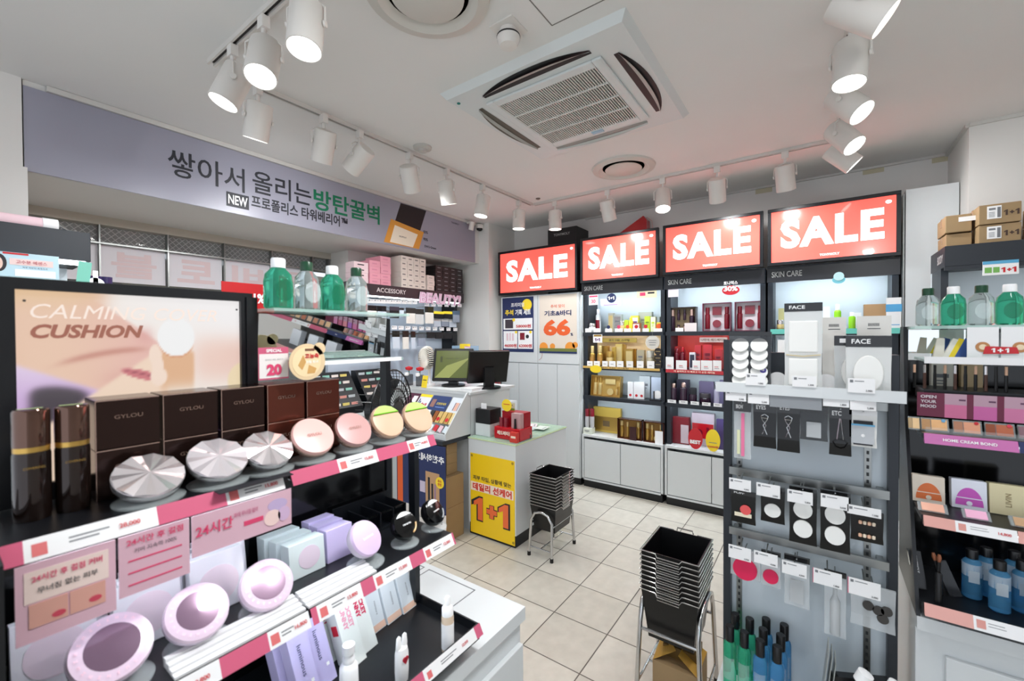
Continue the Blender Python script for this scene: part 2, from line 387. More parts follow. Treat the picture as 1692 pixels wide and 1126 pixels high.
MB().lathe([(.045, .03), (.045, 0), (.038, -.01)], 20).build('housing', LAMPW, t); MB().lathe([(.034, -.008), (.03, -.026), (.015, -.036), (0, -.038)], 18).build('dome', GLOSSB, t)
t = T('security_camera', 'white bullet camera on a bracket above the end of the banner', 'camera', (3.42, 2.99, 2.64))
MB().box(-.02, .02, -.01, .04, .02, .035).build('bracket', LAMPW, t); MB().cyl((0, 0, -.05), .027, .085, 16, M=Matrix.Rotation(R_(15), 3, 'X')).build('body', LAMPW, t)

# tracks
def track(a, b, label):
    a = Vector(a); b = Vector(b); L = (b-a).length; t = T('light_track', label, 'light track', a, math.atan2(b.y-a.y, b.x-a.x), 'spotlight tracks')
    MB().box(0, L, -.017, -.008, -.02, 0).box(0, L, .008, .017, -.02, 0).box(0, L, -.008, .008, -.004, 0).build('rail', cm((214,210,204), .4), t)
    MB().box(0.01, L-.01, -.0078, .0078, -.008, -.0045).build('conductor', cm((50,46,44), .5), t)
    return t
track((.775, -.6, ZC), (.775, 2.19, ZC), 'white ceiling track at upper left running towards the camera')
track((.98, 2.215, ZC), (3.34, 2.175, ZC), 'white ceiling track running along the lavender banner')
track((3.36, 2.155, ZC), (3.37, -.07, ZC), 'white ceiling track running in front of the sale signs')
track((3.35, -.09, ZC), (.6, -.09, ZC), 'white ceiling track at upper right running towards the camera')

DISC = mat('lamp_face', (255,252,248), .5, e=9)
DISCW = mat('lamp_face_warm', (255,244,228), .5, e=8)
def spot(pos, aim, label, on=True, warm=False, S=1.0):
    pos = Vector(pos); aim = Vector(aim).normalized()
    t = T('spotlight', label, 'spotlight', pos, 0, 'white cylinder spotlights on the ceiling tracks')
    yaw = math.atan2(aim.y, aim.x); tilt = math.acos(-aim.z)
    H0 = -.02
    MB().box(-.014, .014, -.02, .02, H0-.045, H0).cyl((0, 0, H0-.075), .009, .03, 10).build('adapter', LAMPW, t)
    c = Vector((0, 0, H0-.155))
    Rz = Matrix.Rotation(yaw, 3, 'Z'); side = Rz @ Vector((0, 1, 0)); R0 = .056*S; Ls = .165*S
    Mx = aim.to_track_quat('Z', 'Y').to_matrix()
    y = MB(); w_ = R0+.008
    y.tube([c+side*w_-aim*0, c+side*w_+Vector((0,0,.055)), c+side*(w_*.55)+Vector((0,0,.078)), Vector((0,0,H0-.072)), c-side*(w_*.55)+Vector((0,0,.078)), c-side*w_+Vector((0,0,.055)), c-side*w_], .0035, 6)
    for s in (1, -1): y.lathe([(.011, -.004), (.011, .004)], 12, c+side*(s*w_), M=side.to_track_quat('Z', 'Y').to_matrix())
    y.build('yoke', LAMPW, t)
    cc = c-aim*(Ls*.42)
    can = MB().lathe([(0, 0), (R0*.92, 0), (R0, .006), (R0, Ls), (R0*.93, Ls), (R0*.90, Ls-.006)], 28, cc, M=Mx).build('lamp_housing', LAMPW, t)
    MB().lathe([(R0*.92, Ls-.005), (0, Ls-.0045)], 28, cc, M=Mx).build('bulb_face', DISCW if warm else DISC, can)
    if on:
        L = bpy.data.lights.new('spot_lamp', 'SPOT'); L.energy = (22 if not warm else 18)*(2.0 if 'cushion gondola' in label else 1); L.spot_size = R_(150); L.spot_blend = .85; L.shadow_soft_size = .045
        L.color = (1, .97, .93) if warm else (.97, .985, 1)
        lo = bpy.data.objects.new('spot_lamp', L); col.objects.link(lo); lo.parent = t
        lo.location = cc+aim*(Ls+.004); lo.rotation_euler = (-aim).to_track_quat('Z', 'Y').to_euler()
    return t
def tx(u, v=None, seg=2):    # where the ray through a pixel column meets a track
    d = ray(u, 300)
    if seg == 2: k = 2.19/d.y; return (d.x*k, 2.19, ZC)
    if seg == 3: k = 3.365/d.x; return (3.365, d.y*k, ZC)
SP = [(tx(428), (0, .35, -.94), 'first on the banner track, its back turned, above the start of the lettering'),
 (tx(536), (.1, .45, -.85), 'second on the banner track, tipped towards the lettering'),
 (tx(595), (-.15, .75, -.6), 'third on the banner track, tilted hardest'),
 (tx(677), (.5, .3, -.75), 'fourth on the banner track, beside the flat detector'),
 (tx(738), (.3, .05, -.95), 'fifth on the banner track, brightly lit along its side'),
 (tx(797), (-.12, .1, -1), 'sixth on the banner track, above the dome camera'),
 (tx(857), (0, .02, -1), 'last on the banner track, pointing straight down by the corner'),
 (tx(917, seg=3), (.02, 0, -1), 'first on the sale sign track, pointing straight down'),
 (tx(1004, seg=3), (.4, -.05, -.9), 'second on the sale sign track, aimed at the second sign'),
 (tx(1095, seg=3), (-.3, -.1, -.9), 'third on the sale sign track, glowing towards the camera'),
 (tx(1185, seg=3), (.5, .05, -.8), 'fourth on the sale sign track, aimed at the third sign'),
 (tx(1297, seg=3), (.4, -.05, -.9), 'fifth on the sale sign track, aimed at the fourth sign'),
 ((3.18, -.09, ZC), (.12, -.7, -.7), 'farthest on the right hand track, tipped to the right'),
 ((2.87, -.09, ZC), (-.28, -.5, -.75), 'second farthest on the right hand track'),
 ((2.47, -.09, ZC), (-.25, -.55, -.72), 'middle of the right hand track'),
 ((2.10, -.09, ZC), (-.15, .05, -1), 'second nearest on the right hand track, pointing down'),
 ((1.78, -.09, ZC), (.1, -.75, -.6), 'nearest on the right hand track, with a thin warm rim'),
 ((.775, 1.97, ZC), (-.32, .12, -.85), 'at the end of the left hand track, glowing lower left'),
 ((.775, 1.70, ZC), (-.25, -.25, -.9), 'second from the end of the left hand track, bulb showing in its rim'),
 ((.775, 1.40, ZC), (-.15, -.1, -1), 'nearest on the left hand track, cut by the top edge of the picture'),
 ((.775, .05, ZC), (-.15, .55, -.85), 'added above the camera on the left hand track, aimed at the cushion gondola'),
 ((1.05, -.09, ZC), (-.45, .6, -.75), 'added out of the picture on the right hand track, aimed at the cushion gondola'),
 ((.775, -.45, ZC), (.7, -.1, -.7), 'added behind the camera on the left hand track, aimed at the right gondola')]  # last three heads are out of view, added to light the gondolas
for i, (p_, a_, l_) in enumerate(SP): spot(p_, a_, 'white spotlight %s' % l_, warm=(i in (16,)))
# ================= PRODUCT BUILDERS (origin at base centre, front faces local -y) =================
def g_(i): return ORD[i] if i < len(ORD) else 'one of those at the far end'
def carton(name, label, cat, loc, d, mt, group=None, rz=0, face=None, deco=None, lean=0, nm='label_print'):
    """folding carton: body, closure flap line, printed front panel"""
    w, dp, h = d
    t = T(name, label, cat, loc, rz, group, rot=(lean, 0, rz) if lean else None)
    MB().box(-w/2, w/2, 0, dp, 0, h).box(-w/2+.001, w/2-.001, .001, dp-.001, h, h+.0008).build('box_body', mt, t)
    if face:
        MB().box(-w*.40, w*.40, -.0006, 0, h*.12, h*.88).build(nm, face, t)
    if deco:
        f = MB().m(deco).box(-w*.3, w*.3, -.0012, -.0005, h*.55, h*.66).box(-w*.25, w*.22, -.0012, -.0005, h*.44, h*.48).box(-w*.25, w*.1, -.0012, -.0005, h*.36, h*.39)
        f.build('print_lines', None, t)
    return t
def bottle(name, label, cat, loc, r, h, mt, cap, group=None, rz=0, capf=.22, neck=.55, lab=None, capr=.62, seg=28, sh=.08, flip=False):
    t = T(name, label, cat, loc, rz, group)
    hb = h*(1-capf)
    MB().lathe([(r*.85, 0), (r, r*.15), (r, hb-h*sh), (r*.9, hb-h*sh*.45), (r*neck, hb-.001), (r*neck, hb)], seg).build('bottle_body', mt, t)
    MB().lathe([(r*capr, hb), (r*capr, h-r*.1), (r*capr*.9, h), (0, h)], seg).build('cap', cap, t)
    if lab:
        n = 10; vs = []; fs = []
        for k in range(n+1):
            a = -math.pi/2-.9+1.8*k/n
            vs += [(r*1.015*math.cos(a), r*1.015*math.sin(a), hb*.22), (r*1.015*math.cos(a), r*1.015*math.sin(a), hb*.68)]
        for k in range(n): fs.append((2*k, 2*k+2, 2*k+3, 2*k+1))
        MB().add(vs, fs, True).build('bottle_label', lab, t)
    return t
def jar(name, label, cat, loc, r, h, mt, lid, group=None, rz=0):
    t = T(name, label, cat, loc, rz, group)
    MB().lathe([(r*.8, 0), (r, h*.15), (r, h*.55), (r*.9, h*.6)], 24).build('jar_body', mt, t)
    MB().lathe([(r*.98, h*.6), (r*.98, h*.95), (r*.9, h), (0, h)], 24).build('lid', lid, t)
    return t
def card(name, label, cat, loc, w, h, mt, rz=0, group=None, lean=0, th=.002, round_=False):
    t = T(name, label, cat, loc, rz, group, rot=(lean, 0, rz) if lean else None)
    m_ = MB()
    if round_: m_.disc(0, h/2, w/2, 0, th, 28, rz=h/2)
    else: m_.box(-w/2, w/2, 0, th, 0, h)
    m_.build('sheet', mt, t); return t
def giftset(name, label, loc, w, h, dp, outer, inner, items, rz=BW, lean=0, group=None):
    """open presentation box showing its bottles: items = (kind, x, z, r/w, h, material, cap material)"""
    t = T(name, label, 'gift set', loc, rz, group, rot=(lean, 0, rz) if lean else None)
    e = .006
    MB().box(-w/2, w/2, dp-.004, dp, 0, h).box(-w/2, -w/2+e, 0, dp, 0, h).box(w/2-e, w/2, 0, dp, 0, h).box(-w/2, w/2, 0, dp, 0, e).box(-w/2, w/2, 0, dp, h-e, h).build('box_frame', outer, t)
    MB().box(-w/2+e, w/2-e, dp*.55, dp-.004, e, h-e).build('inner_tray', inner, t)
    for (k, x, z, r, hh, m1, m2) in items:
        y = dp*.5
        if k == 'b': 
            o = MB().lathe([(r*.9, 0), (r, .004), (r, hh*.66), (r*.5, hh*.72)], 14, (x, y, z)).build('bottle', m1, t)
            MB().lathe([(r*.8, hh*.7), (r*.8, hh), (0, hh)], 14, (x, y, z)).build('cap', m2, o)
        elif k == 'j': MB().disc(x, z+hh/2, r, y-.02, y).build('jar', m1, t)
        else: MB().box(x-r, x+r, y-.01, y, z, z+hh).build('card_box', m1, t)
    return t

# ================= SALE WALL =================
FX = 3.78
tc_ = T('tall_cabinet', 'tall white storage cabinet with closed doors under the leftmost sale sign', 'cabinet', (FX, 2.38, 0), BW)
MB().box(-.478, .478, .004, .33, .07, 1.90).build('carcass', WHITE, tc_)
MB().box(-.47, .47, .02, .33, 0, .07).build('plinth', BLACK, tc_)
for a, b, z0, z1 in ((-.476,-.005,1.19,1.895), (-.001,.470,1.19,1.895), (-.476,-.245,.075,1.182), (-.241,-.005,.075,1.182), (-.001,.225,.075,1.182), (.229,.470,.075,1.182)):
    MB().box(a, b, -.014, .002, z0, z1).build('door', WHITE, tc_, bev=.001)
# right hand white end panel
t = T('end_panel', 'tall plain white panel between the last sale sign and the pillar', 'panel', (3.78, -.575, 0), BW)
MB().box(-.125, .12, 0, .32, 0, 2.415).build('board', WHITE, t)
MB().box(-.138, -.130, 0.002, .318, 0, 2.39).build('edge_strip', STEEL, t)
SALE = mat('sale_lightbox', (255,98,86), .18, e=.82, coat=.6)
SALEW = mat('sale_letters', (255,255,255), .25, e=1.1)
def sale(y0, y1, z0, z1, label):
    w = y0-y1; h = z1-z0; t = T('sale_lightbox', label, 'sign', (3.725, (y0+y1)/2, z0), BW)
    MB().box(-w/2+.012, w/2-.012, .012, .07, .012, h-.012).build('housing', BLACK, t)
    f = MB(); e = .024
    f.box(-w/2, w/2, -.004, .03, 0, e).box(-w/2, w/2, -.004, .03, h-e, h).box(-w/2, -w/2+e, -.004, .03, e, h-e).box(w/2-e, w/2, -.004, .03, e, h-e)
    f.build('frame', BLACK, t, bev=.002)
    MB().box(-w/2+e, w/2-e, .004, .012, e, h-e).build('face', SALE, t)
    text('SALE', h*.50, SALEW, t, (0, .003, h*.53), w=w*.78, bold=.045, sp=1.12)
    text('TONYMOLY', h*.038, SALEW, t, (0, .003, h*.12), w=w*.15, bold=.03)
    b = MB().m(SALEW).disc(w/2-.062, h-.062, .016, .002, .004, 18, rz=.012); b.m(SALE).disc(w/2-.068, h-.062, .003, .001, .002, 8).disc(w/2-.056, h-.062, .003, .001, .002, 8)
    b.build('face_mark', None, t)
    return t
sale(2.862, 1.905, 1.915, 2.385, 'leftmost red sale sign, hung lower over the two posters')
sale(1.870, 1.130, 1.975, 2.40, 'second red sale sign from the left, above gold gift sets')
sale(1.092, .350, 1.985, 2.405, 'third red sale sign from the left, above the red skin care shelves')
sale(.322, -.422, 1.985, 2.405, 'rightmost and nearest red sale sign')
for y0, y1, z0 in ((1.870,1.130,1.975), (1.092,.350,1.985), (.322,-.422,1.985)): pass
# posters on the tall cabinet
t = card('poster', 'navy holiday gift set poster with three priced products on the white cabinet', 'poster', (FX-.0165, 2.635, 1.30), .405, .585, NAVY, BW, th=.001)
pp = MB().m(WH).box(-.19, .19, -.001, 0, .24, .36).box(-.19, -.005, -.001, 0, .035, .225).box(.005, .19, -.001, 0, .035, .225).m(YEL).disc(.12, .50, .062, -.001, 0)
pp.m(cm((70,60,70))).box(-.165, -.06, -.002, -.001, .255, .35).m(cm((228,200,206))).box(-.15, -.125, -.002, -.001, .12, .20).box(-.11, -.09, -.002, -.001, .12, .205).box(-.075, -.05, -.002, -.001, .12, .20).m(WINE).box(.03, .09, -.002, -.001, .13, .205).m(INK).disc(.125, .165, .02, -.002, -.001).m(YEL).disc(-.05, .345, .018, -.0025, -.001).disc(-.02, .212, .015, -.0025, -.001).disc(.165, .212, .015, -.0025, -.001)
pp.build('print', None, t)
text('프리미엄', .045, WH, t, (-.0, -.002, .505), bold=.02); text('추석', .062, YEL, t, (-.11, -.002, .425), w=.11, bold=.03); text('기획 세트', .062, WH, t, (.07, -.002, .425), w=.2, bold=.03)
text('58000원', .036, RED, t, (.075, -.002, .277), w=.19, bold=.03); text('46000원', .038, RED, t, (-.095, -.002, .068), w=.165, bold=.03); text('62000원', .038, RED, t, (.1, -.002, .068), w=.165, bold=.03)
t = card('poster', 'beige autumn poster with a large orange 66 on the white cabinet', 'poster', (FX-.0165, 2.145, 1.295), .43, .59, cm((222,210,196)), BW, th=.001)
text('추석 맞이', .035, ORG, t, (0, -.001, .475), w=.16, bold=.005); text('기초&바디', .055, NAVY, t, (0, -.001, .405), w=.31, bold=.035); text('66', .165, ORG, t, (-.01, -.001, .26), w=.31, bold=.05); text('%', .03, NAVY, t, (.16, -.001, .19), bold=.03)
pp = MB().m(cm((232,150,60))).disc(-.165, .06, .05, -.001, 0).disc(-.06, .07, .03, -.001, 0).disc(.14, .06, .055, -.001, 0).disc(.195, .085, .03, -.001, 0).m(cm((110,120,60))).box(-.215, .215, -.0016, 0, 0, .05).m(NAVY).box(-.215, .215, -.002, 0, 0, .018)
pp.build('print', None, t)
t = MB().tube([(0,0,0),(.03,-.001,.02),(.045,-.001,.06),(.03,-.001,.09),(.05,-.001,.12)], .002, 5).build('door_doodle', cm((190,120,110)), loc=(FX-.0155, 2.37, 1.22), rot=(0,0,BW)); tag(t, 'thin red doodle drawn on the white cabinet door below the beige poster', 'drawing')
# box and bag on top of the cabinets
t = carton('gift_box', 'black carton lying on top of the tall white cabinet behind the first sign', 'box', (3.84, 2.135, 1.905), (.33, .27, .66), mat('black_carton', (26,26,28), .45), rz=BW)
text('TONYMOLY', .025, cm((170,170,170)), t, (.0, -.002, .60), bold=.02)
t = T('shopping_bag', 'red paper bag standing behind the second sale sign', 'bag', (3.99, 1.52, 1.975), BW)
MB().prism([(-.25,0),(.22,0),(.2,.58),(.17,.62),(-.22,.40)], 0, .09).build('bag_body', REDB, t); MB().tube([(.20,.0,.6),(.25,.0,.56),(.27,0,.40)], .004, 5).build('bag_edge', cm((200,170,165)), t)

def wall_unit(yl, yr, label, hdr, shelves, cabz, strips):
    """open shelf unit: posts, back panel, header, shelves with light strips and cabinet with two doors"""
    w = yl-yr; t = T('wall_shelf_unit', label, 'shelf unit', (FX, (yl+yr)/2, 0), BW)
    MB().box(-w/2, w/2, .29, .33, .07, 1.98).build('back_panel', mat('unit_back', (214,224,228), .45), t)
    MB().box(-w/2, w/2, .0, .33, 1.9735, 1.9805 if yl > 1.5 else 1.984).build('added_top_board', SLATE, t)  # added, unseen: keeps the strip light from leaking up the wall
    for s in (-1, 1):
        a = -w/2 if s < 0 else w/2-.035
        MB().box(a, a+.035, .06, .29, cabz, 1.98).build('side_post', SLATE, t)
    h = MB().box(-w/2, w/2, .0, .03, 1.868, 1.972).build('header', mat('header_board', (34,35,40), .3), t)
    text(hdr, .042, cm((190,192,190)), t, (-w/2+.03, -.001, 1.925), bold=.012, align='LEFT', w=.19)
    MB().box(-w/2+.04, w/2-.04, .035, .06, 1.885, 1.90).build('light_strip', UNITLED, t)
    for i, z in enumerate(shelves):
        s = MB().box(-w/2+.002, w/2-.002, .02, .288, z-.022, z).build('shelf', SLATE, t)
        MB().box(-w/2+.002, w/2-.002, .02, .028, z-.034, z-.022).build('shelf_lip', SLATE, s); MB().box(-w/2+.05, w/2-.05, .034, .046, z-.0265, z-.0225).build('shelf_light', UNITLED, s)
    MB().box(-w/2, w/2, -.0, .29, cabz-.02, cabz).box(-w/2, w/2, .0, .02, .07, .085).box(-w/2, -w/2+.018, 0, .29, .07, cabz-.02).box(w/2-.018, w/2, 0, .29, .07, cabz-.02).build('cabinet_body', WHITE, t)
    MB().box(-w/2+.01, w/2-.01, .02, .29, 0, .07).build('plinth', BLACK, t)
    for a, b in ((-w/2+.022, -.003), (.003, w/2-.022)): MB().box(a, b, .004, .02, .092, cabz-.045).build('door', WHITE, t, bev=.001)
    return t
U1 = wall_unit(1.886, 1.110, 'white and slate shelf unit of gold skin care under the second sale sign', 'SKIN CARE', (1.503, 1.178, .886), .512, 0)
U2 = wall_unit(1.094, .345, 'white and slate shelf unit of red skin care under the third sale sign', 'SKIN CARE', (1.503, 1.178, .886), .517, 0)
U3 = wall_unit(.330, -.425, 'white and slate shelf unit of green skin care under the nearest sale sign', 'SKIN CARE', (1.503, 1.178, .886), .517, 0)
# coloured shelf backs and shelf fronts
def strip(u0, u1, z0, z1, x, mt, name, label, cat='sign', s=None, smt=None, th=.003, tb=.02, tw=.6):
    y0 = atx(u0, 550, x).y; y1 = atx(u1, 550, x).y; w = y0-y1
    t = card(name, label, cat, (x, (y0+y1)/2, z0), w, z1-z0, mt, BW, th=th)
    if s: text(s, (z1-z0)*.55, smt or WH, t, (0, -.0005, (z1-z0)/2), w=w*tw, bold=tb)
    return t
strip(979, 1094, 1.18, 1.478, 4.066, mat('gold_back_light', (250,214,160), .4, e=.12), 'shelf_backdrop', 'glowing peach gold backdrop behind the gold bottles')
strip(995, 1052, 1.405, 1.447, 3.985, cm((190,160,70), .3), 'shelf_sign', 'long gold promotional strip hanging above the gold bottles', s='골드 24K 스네일', smt=cm((90,70,30)))
strip(963, 1090, 1.158, 1.178, 3.797, cm((214,176,96), .35), 'shelf_sign', 'gold and black one plus one strip along the gold bottle shelf', s='골드 24K 스네일   1+1', smt=INK, tw=.5)
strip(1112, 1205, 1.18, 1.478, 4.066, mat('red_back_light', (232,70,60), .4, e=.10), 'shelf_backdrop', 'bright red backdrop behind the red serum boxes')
strip(1100, 1197, 1.15, 1.179, 3.797, REDB, 'shelf_sign', 'red strip with white lettering along the red serum shelf', s='더 슬퍼하고 더 빠르고 더 순한 레티놀', smt=cm((250,220,200)), tw=.7)
strip(1156, 1202, 1.41, 1.452, 3.985, cm((226,200,190), .3), 'shelf_sign', 'small pale and gold sign above the red serum boxes', s='나만의 레드레티놀', smt=cm((120,80,40)), tw=.9)
strip(1273, 1487, 1.478, 1.515, 3.797, cm((110,205,190), .35), 'shelf_sign', 'mint green strip along the top shelf under the nearest sale sign')

def px_item(kind, u0, u1, vt, zb, x, mt, label, cat='box', name=None, cap=None, group=None, dp=None, face=None, deco=None, vmid=560, **k):
    """a product whose left and right edges and top are seen at u0, u1, vt, standing at depth x on height zb"""
    y0 = atx(u0, vmid, x).y; y1 = atx(u1, vmid, x).y; w = y0-y1; zt = atx((u0+u1)/2, vt, x).z; h = max(.02, zt-zb); loc = (x, (y0+y1)/2, zb)
    if kind == 'box': return carton(name or 'product_box', label, cat, loc, (w, dp or min(w, .05), h), mt, group, BW, face, deco)
    if kind == 'bot': return bottle(name or 'bottle', label, cat if cat != 'box' else 'bottle', (x+w/2, loc[1], zb), w/2, h, mt, cap or WH, group, BW, lab=face, **k)
    if kind == 'jar': return jar(name or 'cream_jar', label, cat if cat != 'box' else 'jar', (x+w/2, loc[1], zb), w/2, h, mt, cap or WH, group, BW)
    if kind == 'card': return card(name or 'price_card', label, cat, loc, w, h, mt, BW, group, th=.002)
    if kind == 'disc': return card(name or 'round_sign', label, cat, loc, w, h, mt, BW, group, th=.002, round_=True)
Z1, Z2, Z3, Z4 = 1.504, 1.179, .887, .513
LM = cm((196,220,60), .4); GRB = cm((190,194,180), .4); PALE = cm((232,236,236), .35)
# unit 1, top shelf
px_item('jar', 971, 981, 535, Z1, 3.84, PALE, 'clear lidded jar at the left end of the pale top shelf under the second sign', cap=SILV)
px_item('bot', 983, 991, 511, Z1, 3.95, PALE, 'tall pale bottle with a wine red band at the left of the top shelf', cap=WH, face=WINE)
px_item('box', 1005, 1013, 518, Z1, 3.95, cm((205,200,180)), 'slim champagne carton left of centre on the pale top shelf', face=GOLDL)
px_item('box', 1014, 1027, 520, Z1, 3.97, cm((202,208,204)), 'silver grey carton beside the slim champagne one', face=SILV, deco=GREY)
px_item('jar', 1021, 1031, 531, Z1, 3.86, GOLDL, 'squat gold jar in front of the silver grey carton', cap=SILV)
px_item('box', 1032, 1038, 529, Z1, 3.88, LM, 'small lime green carton left of the yellow tube')
px_item('bot', 1038, 1045, 525, Z1, 3.85, YEL, 'bright yellow bottle on the pale top shelf', cap=YEL)
px_item('box', 1042, 1055, 522, Z1, 3.95, cm((232,220,90)), 'yellow carton with a dark side behind the yellow bottle', face=WH, deco=cm((110,80,150)))
px_item('box', 1045, 1057, 534, Z1, 3.86, cm((170,110,80)), 'low brown fronted box before the yellow carton', face=WH)
px_item('box', 1055, 1077, 516, Z1, 3.99, GRB, 'large grey green carton standing right of the yellow carton', deco=cm((150,154,140)))
px_item('box', 1065, 1074, 523, Z1, 3.88, LM, 'tall lime carton before the grey green carton', deco=cm((120,150,40)))
px_item('box', 1075, 1083, 524, Z1, 3.88, cm((236,240,210)), 'white carton with lime lower half right of the tall lime one', face=None, deco=LM)
px_item('box', 1083, 1090, 524, Z1, 3.95, cm((190,200,204)), 'slim grey carton at the right end of the pale top shelf')
px_item('box', 1085, 1098, 533, Z1, 3.85, cm((240,226,70)), 'low wide yellow box at the right end of the pale top shelf', face=ORG, dp=.04)
for i, (a, b) in enumerate(((967,977),(981,992),(1000,1011),(1016,1029),(1031,1043),(1045,1058),(1062,1072),(1080,1094))):
    t = px_item('card', a, b, 543, Z1, 3.805, WH, 'white price card, %s along the pale top shelf edge' % g_(i), 'price card', group='price cards on the pale top shelf')
    if i in (2, 3, 4, 5, 6, 7): MB().disc(0, .048, .017, -.002, -.0002, 14).build('round_sticker', [NAVY, PINK, ORG, RED, RED, ORG][i-2], t)
# unit 1, gold shelf
for i, (a, b, v) in enumerate(((973,981,572),(985,994,572))): px_item('bot', a, b, v, Z2, 3.85, GOLD, 'slim gold bottle with pale cap, %s on the gold shelf' % g_(i), cap=GOLDL, capf=.35, group='slim gold bottles', face=cm((190,140,70), .3))
px_item('box', 992, 1004, 572, Z2, 3.93, GOLD, 'tall plain gold carton behind the slim gold bottles', dp=.05)
px_item('jar', 1000, 1011, 581, Z2, 3.85, GOLDL, 'gold jar in front of the tall plain gold carton', cap=GOLD)
px_item('box', 1011, 1017, 574, Z2, 3.90, cm((214,180,90), .3, m=.6), 'narrow gold carton right of the gold jar')
px_item('box', 1017, 1028, 569, Z2, 3.92, cm((222,192,112), .3, m=.5), 'tallest gold carton with pale panel in the middle of the gold shelf', face=GOLDL)
px_item('box', 1027, 1033, 570, Z2, 3.95, GOLD, 'dark gold carton tucked right of the tallest one')
px_item('box', 1033, 1046, 577, Z2, 3.90, GOLD, 'square gold jar carton with pale window', face=GOLDL)
px_item('box', 1046, 1051, 577, Z2, 3.93, cm((180,130,50), .3, m=.6), 'thin ochre gold carton beside the square one')
px_item('box', 1052, 1064, 579, Z2, 3.90, cm((190,180,150), .3, m=.5), 'muted silver gold carton left of the flower wire', deco=GREY)
px_item('jar', 1066, 1079, 580, Z2, 3.87, cm((200,190,160), .3, m=.5), 'wide pale gold jar under the flower wire', cap=cm((220,215,200), .3, m=.5))
px_item('box', 1075, 1098, 588, Z2, 3.94, GOLDL, 'wide flat gold box at the right end of the gold shelf', dp=.05)
t = T('round_sign', 'stack of dark round signs hanging at the right end of the gold shelf', 'sign', (3.81, atx(1087, 590, 3.81).y, Z2), BW)
for k in range(3): MB().disc(0, .035+k*.058, .031, 0, .004).build('disc', cm((44,38,34), .4), t); text('~~~~', .006, GOLDL, t, (0, -.001, .035+k*.058), w=.04)
t = T('hanging_tag', 'round clear mobile sign hanging above the gold shelf', 'sign', (3.80, atx(1078, 560, 3.8).y, 1.35), BW)
MB().disc(0, .06, .062, 0, .002, 28).build('disc', mat('frosted', (225,225,220), .3, a=.55), t); MB().tube([(0,0,.12),(0,0,.152)], .001, 5).build('thread', STEEL, t)
for k in range(3): MB().box(-.035+.004*k, .035-.004*k, -.001, 0, .075-k*.02, .081-k*.02).build('print_line', GREY, t)
for i, (a, b) in enumerate(((970,979),(981,991),(995,1004),(1006,1017),(1019,1030),(1035,1046),(1052,1063),(1069,1081))):
    t = px_item('card', a, b, 597, Z2, 3.803, WH if i != 5 else cm((240,238,234)), 'white price card, %s along the gold shelf edge' % g_(i), 'price card', group='price cards on the gold shelf')
    MB().box(-.016, .012, -.0006, 0, .022, .026).build('price_print', GREY, t)
    if i in (0, 1, 2, 3, 5): MB().box(-.02, .02, .004, .006, .03, .047).build('red_flag', RED, t)
# unit 1, third shelf
y_ = atx(1000, 640, 3.86).y
giftset('gift_set', 'large open gold gift set with two bottles and a jar on the third shelf', (3.85, y_+.0, Z3), .30, .20, .07, GOLD, cm((206,170,96), .3, m=.5),
  [('b', -.115, .012, .02, .17, GOLDL, GOLD), ('b', -.065, .012, .02, .17, GOLDL, GOLD), ('x', .04, .12, .05, .05, GOLDL, GOLD), ('j', .045, .015, .032, .064, GOLDL, GOLD), ('b', .105, .02, .01, .08, GOLDL, GOLD), ('b', .128, .02, .007, .12, GOLD, GOLDL)], lean=-.12)
px_item('disc', 975, 994, 604, 1.115, 3.79, YEL, 'yellow round sale tag hanging over the gold gift set', 'sign', vmid=615)
for i, (a, b) in enumerate(((1037,1046),(1047,1056),(1056,1064))):
    t = px_item('box', a, b, 632, Z3, 3.87, WH, 'white carton with a small red seal beside the gift set, %s' % g_(i), group='white cartons with red seals', dp=.03)
    MB().disc(0, .03, .012, -.002, 0, 14).build('red_seal', RED, t)
px_item('box', 1056, 1074, 622, Z3, 3.97, cm((206,212,214)), 'tall pale grey box behind the white cartons on the third shelf', deco=GREY)
t = px_item('box', 1076, 1096, 624, Z3, 3.93, cm((196,206,222)), 'tall ice blue display box with a white applicator in front', 'box', dp=.03)
t = T('display_stand', 'small black stand holding a white puff before the ice blue box', 'display', (3.85, atx(1084, 650, 3.85).y, Z3), BW)
MB().box(-.05, .05, -.03, .03, 0, .012).build('stand_base', BPLA, t); MB().disc(0.012, .055, .036, -.005, .01).build('white_puff', WH, t); MB().cyl((-.012, -.02, .012), .006, .075, 10).build('dropper', INK, t)
# unit 1, cabinet top
t = carton('product_box', 'small mint white box at the left end of the lower ledge', 'box', (3.80, atx(970, 695, 3.80).y, Z4), (.085, .09, .055), cm((222,228,214)), None, BW, deco=GREY)
for i in range(2): px_item('jar', 965+i*8, 972+i*8, 676, Z4+.0565, 3.82, cm((206,206,210), .2, m=.4), '%s of two clear topped wine red jars on the mint white box' % ('left', 'right')[i], cap=WINE)
t = px_item('box', 979, 1025, 674, Z4, 3.97, cm((222,190,90), .35, m=.3), 'big flat gold box standing at the back of the lower ledge', 'box', dp=.04)
MB().m(GOLD).box(-.13, .13, -.002, 0, .02, .155).m(cm((110,90,60))).box(-.035, .035, -.003, 0, .06, .115).build('gold_panel', None, t)
for i, (a, b, v) in enumerate(((1020,1060,683),(1063,1097,685))):
    y0 = atx(a, 700, 3.82).y; y1 = atx(b, 700, 3.82).y; w = y0-y1
    giftset('gift_set', 'brown gold boxed gift set with gold bottles, %s one on the lower ledge' % ('left', 'right')[i], (3.82, (y0+y1)/2, Z4), w, .185, .07, BRONZR, cm((150,112,60), .3, m=.6),
      [('b', -w*.36, .012, .019, .15, GOLD, GOLDL), ('b', -w*.12, .012, .012, .14, GOLD, GOLDL), ('b', w*.33, .012, .019, .15, GOLD, GOLDL), ('j', .1*w, .015, .022, .044, GOLDL, GOLD)])
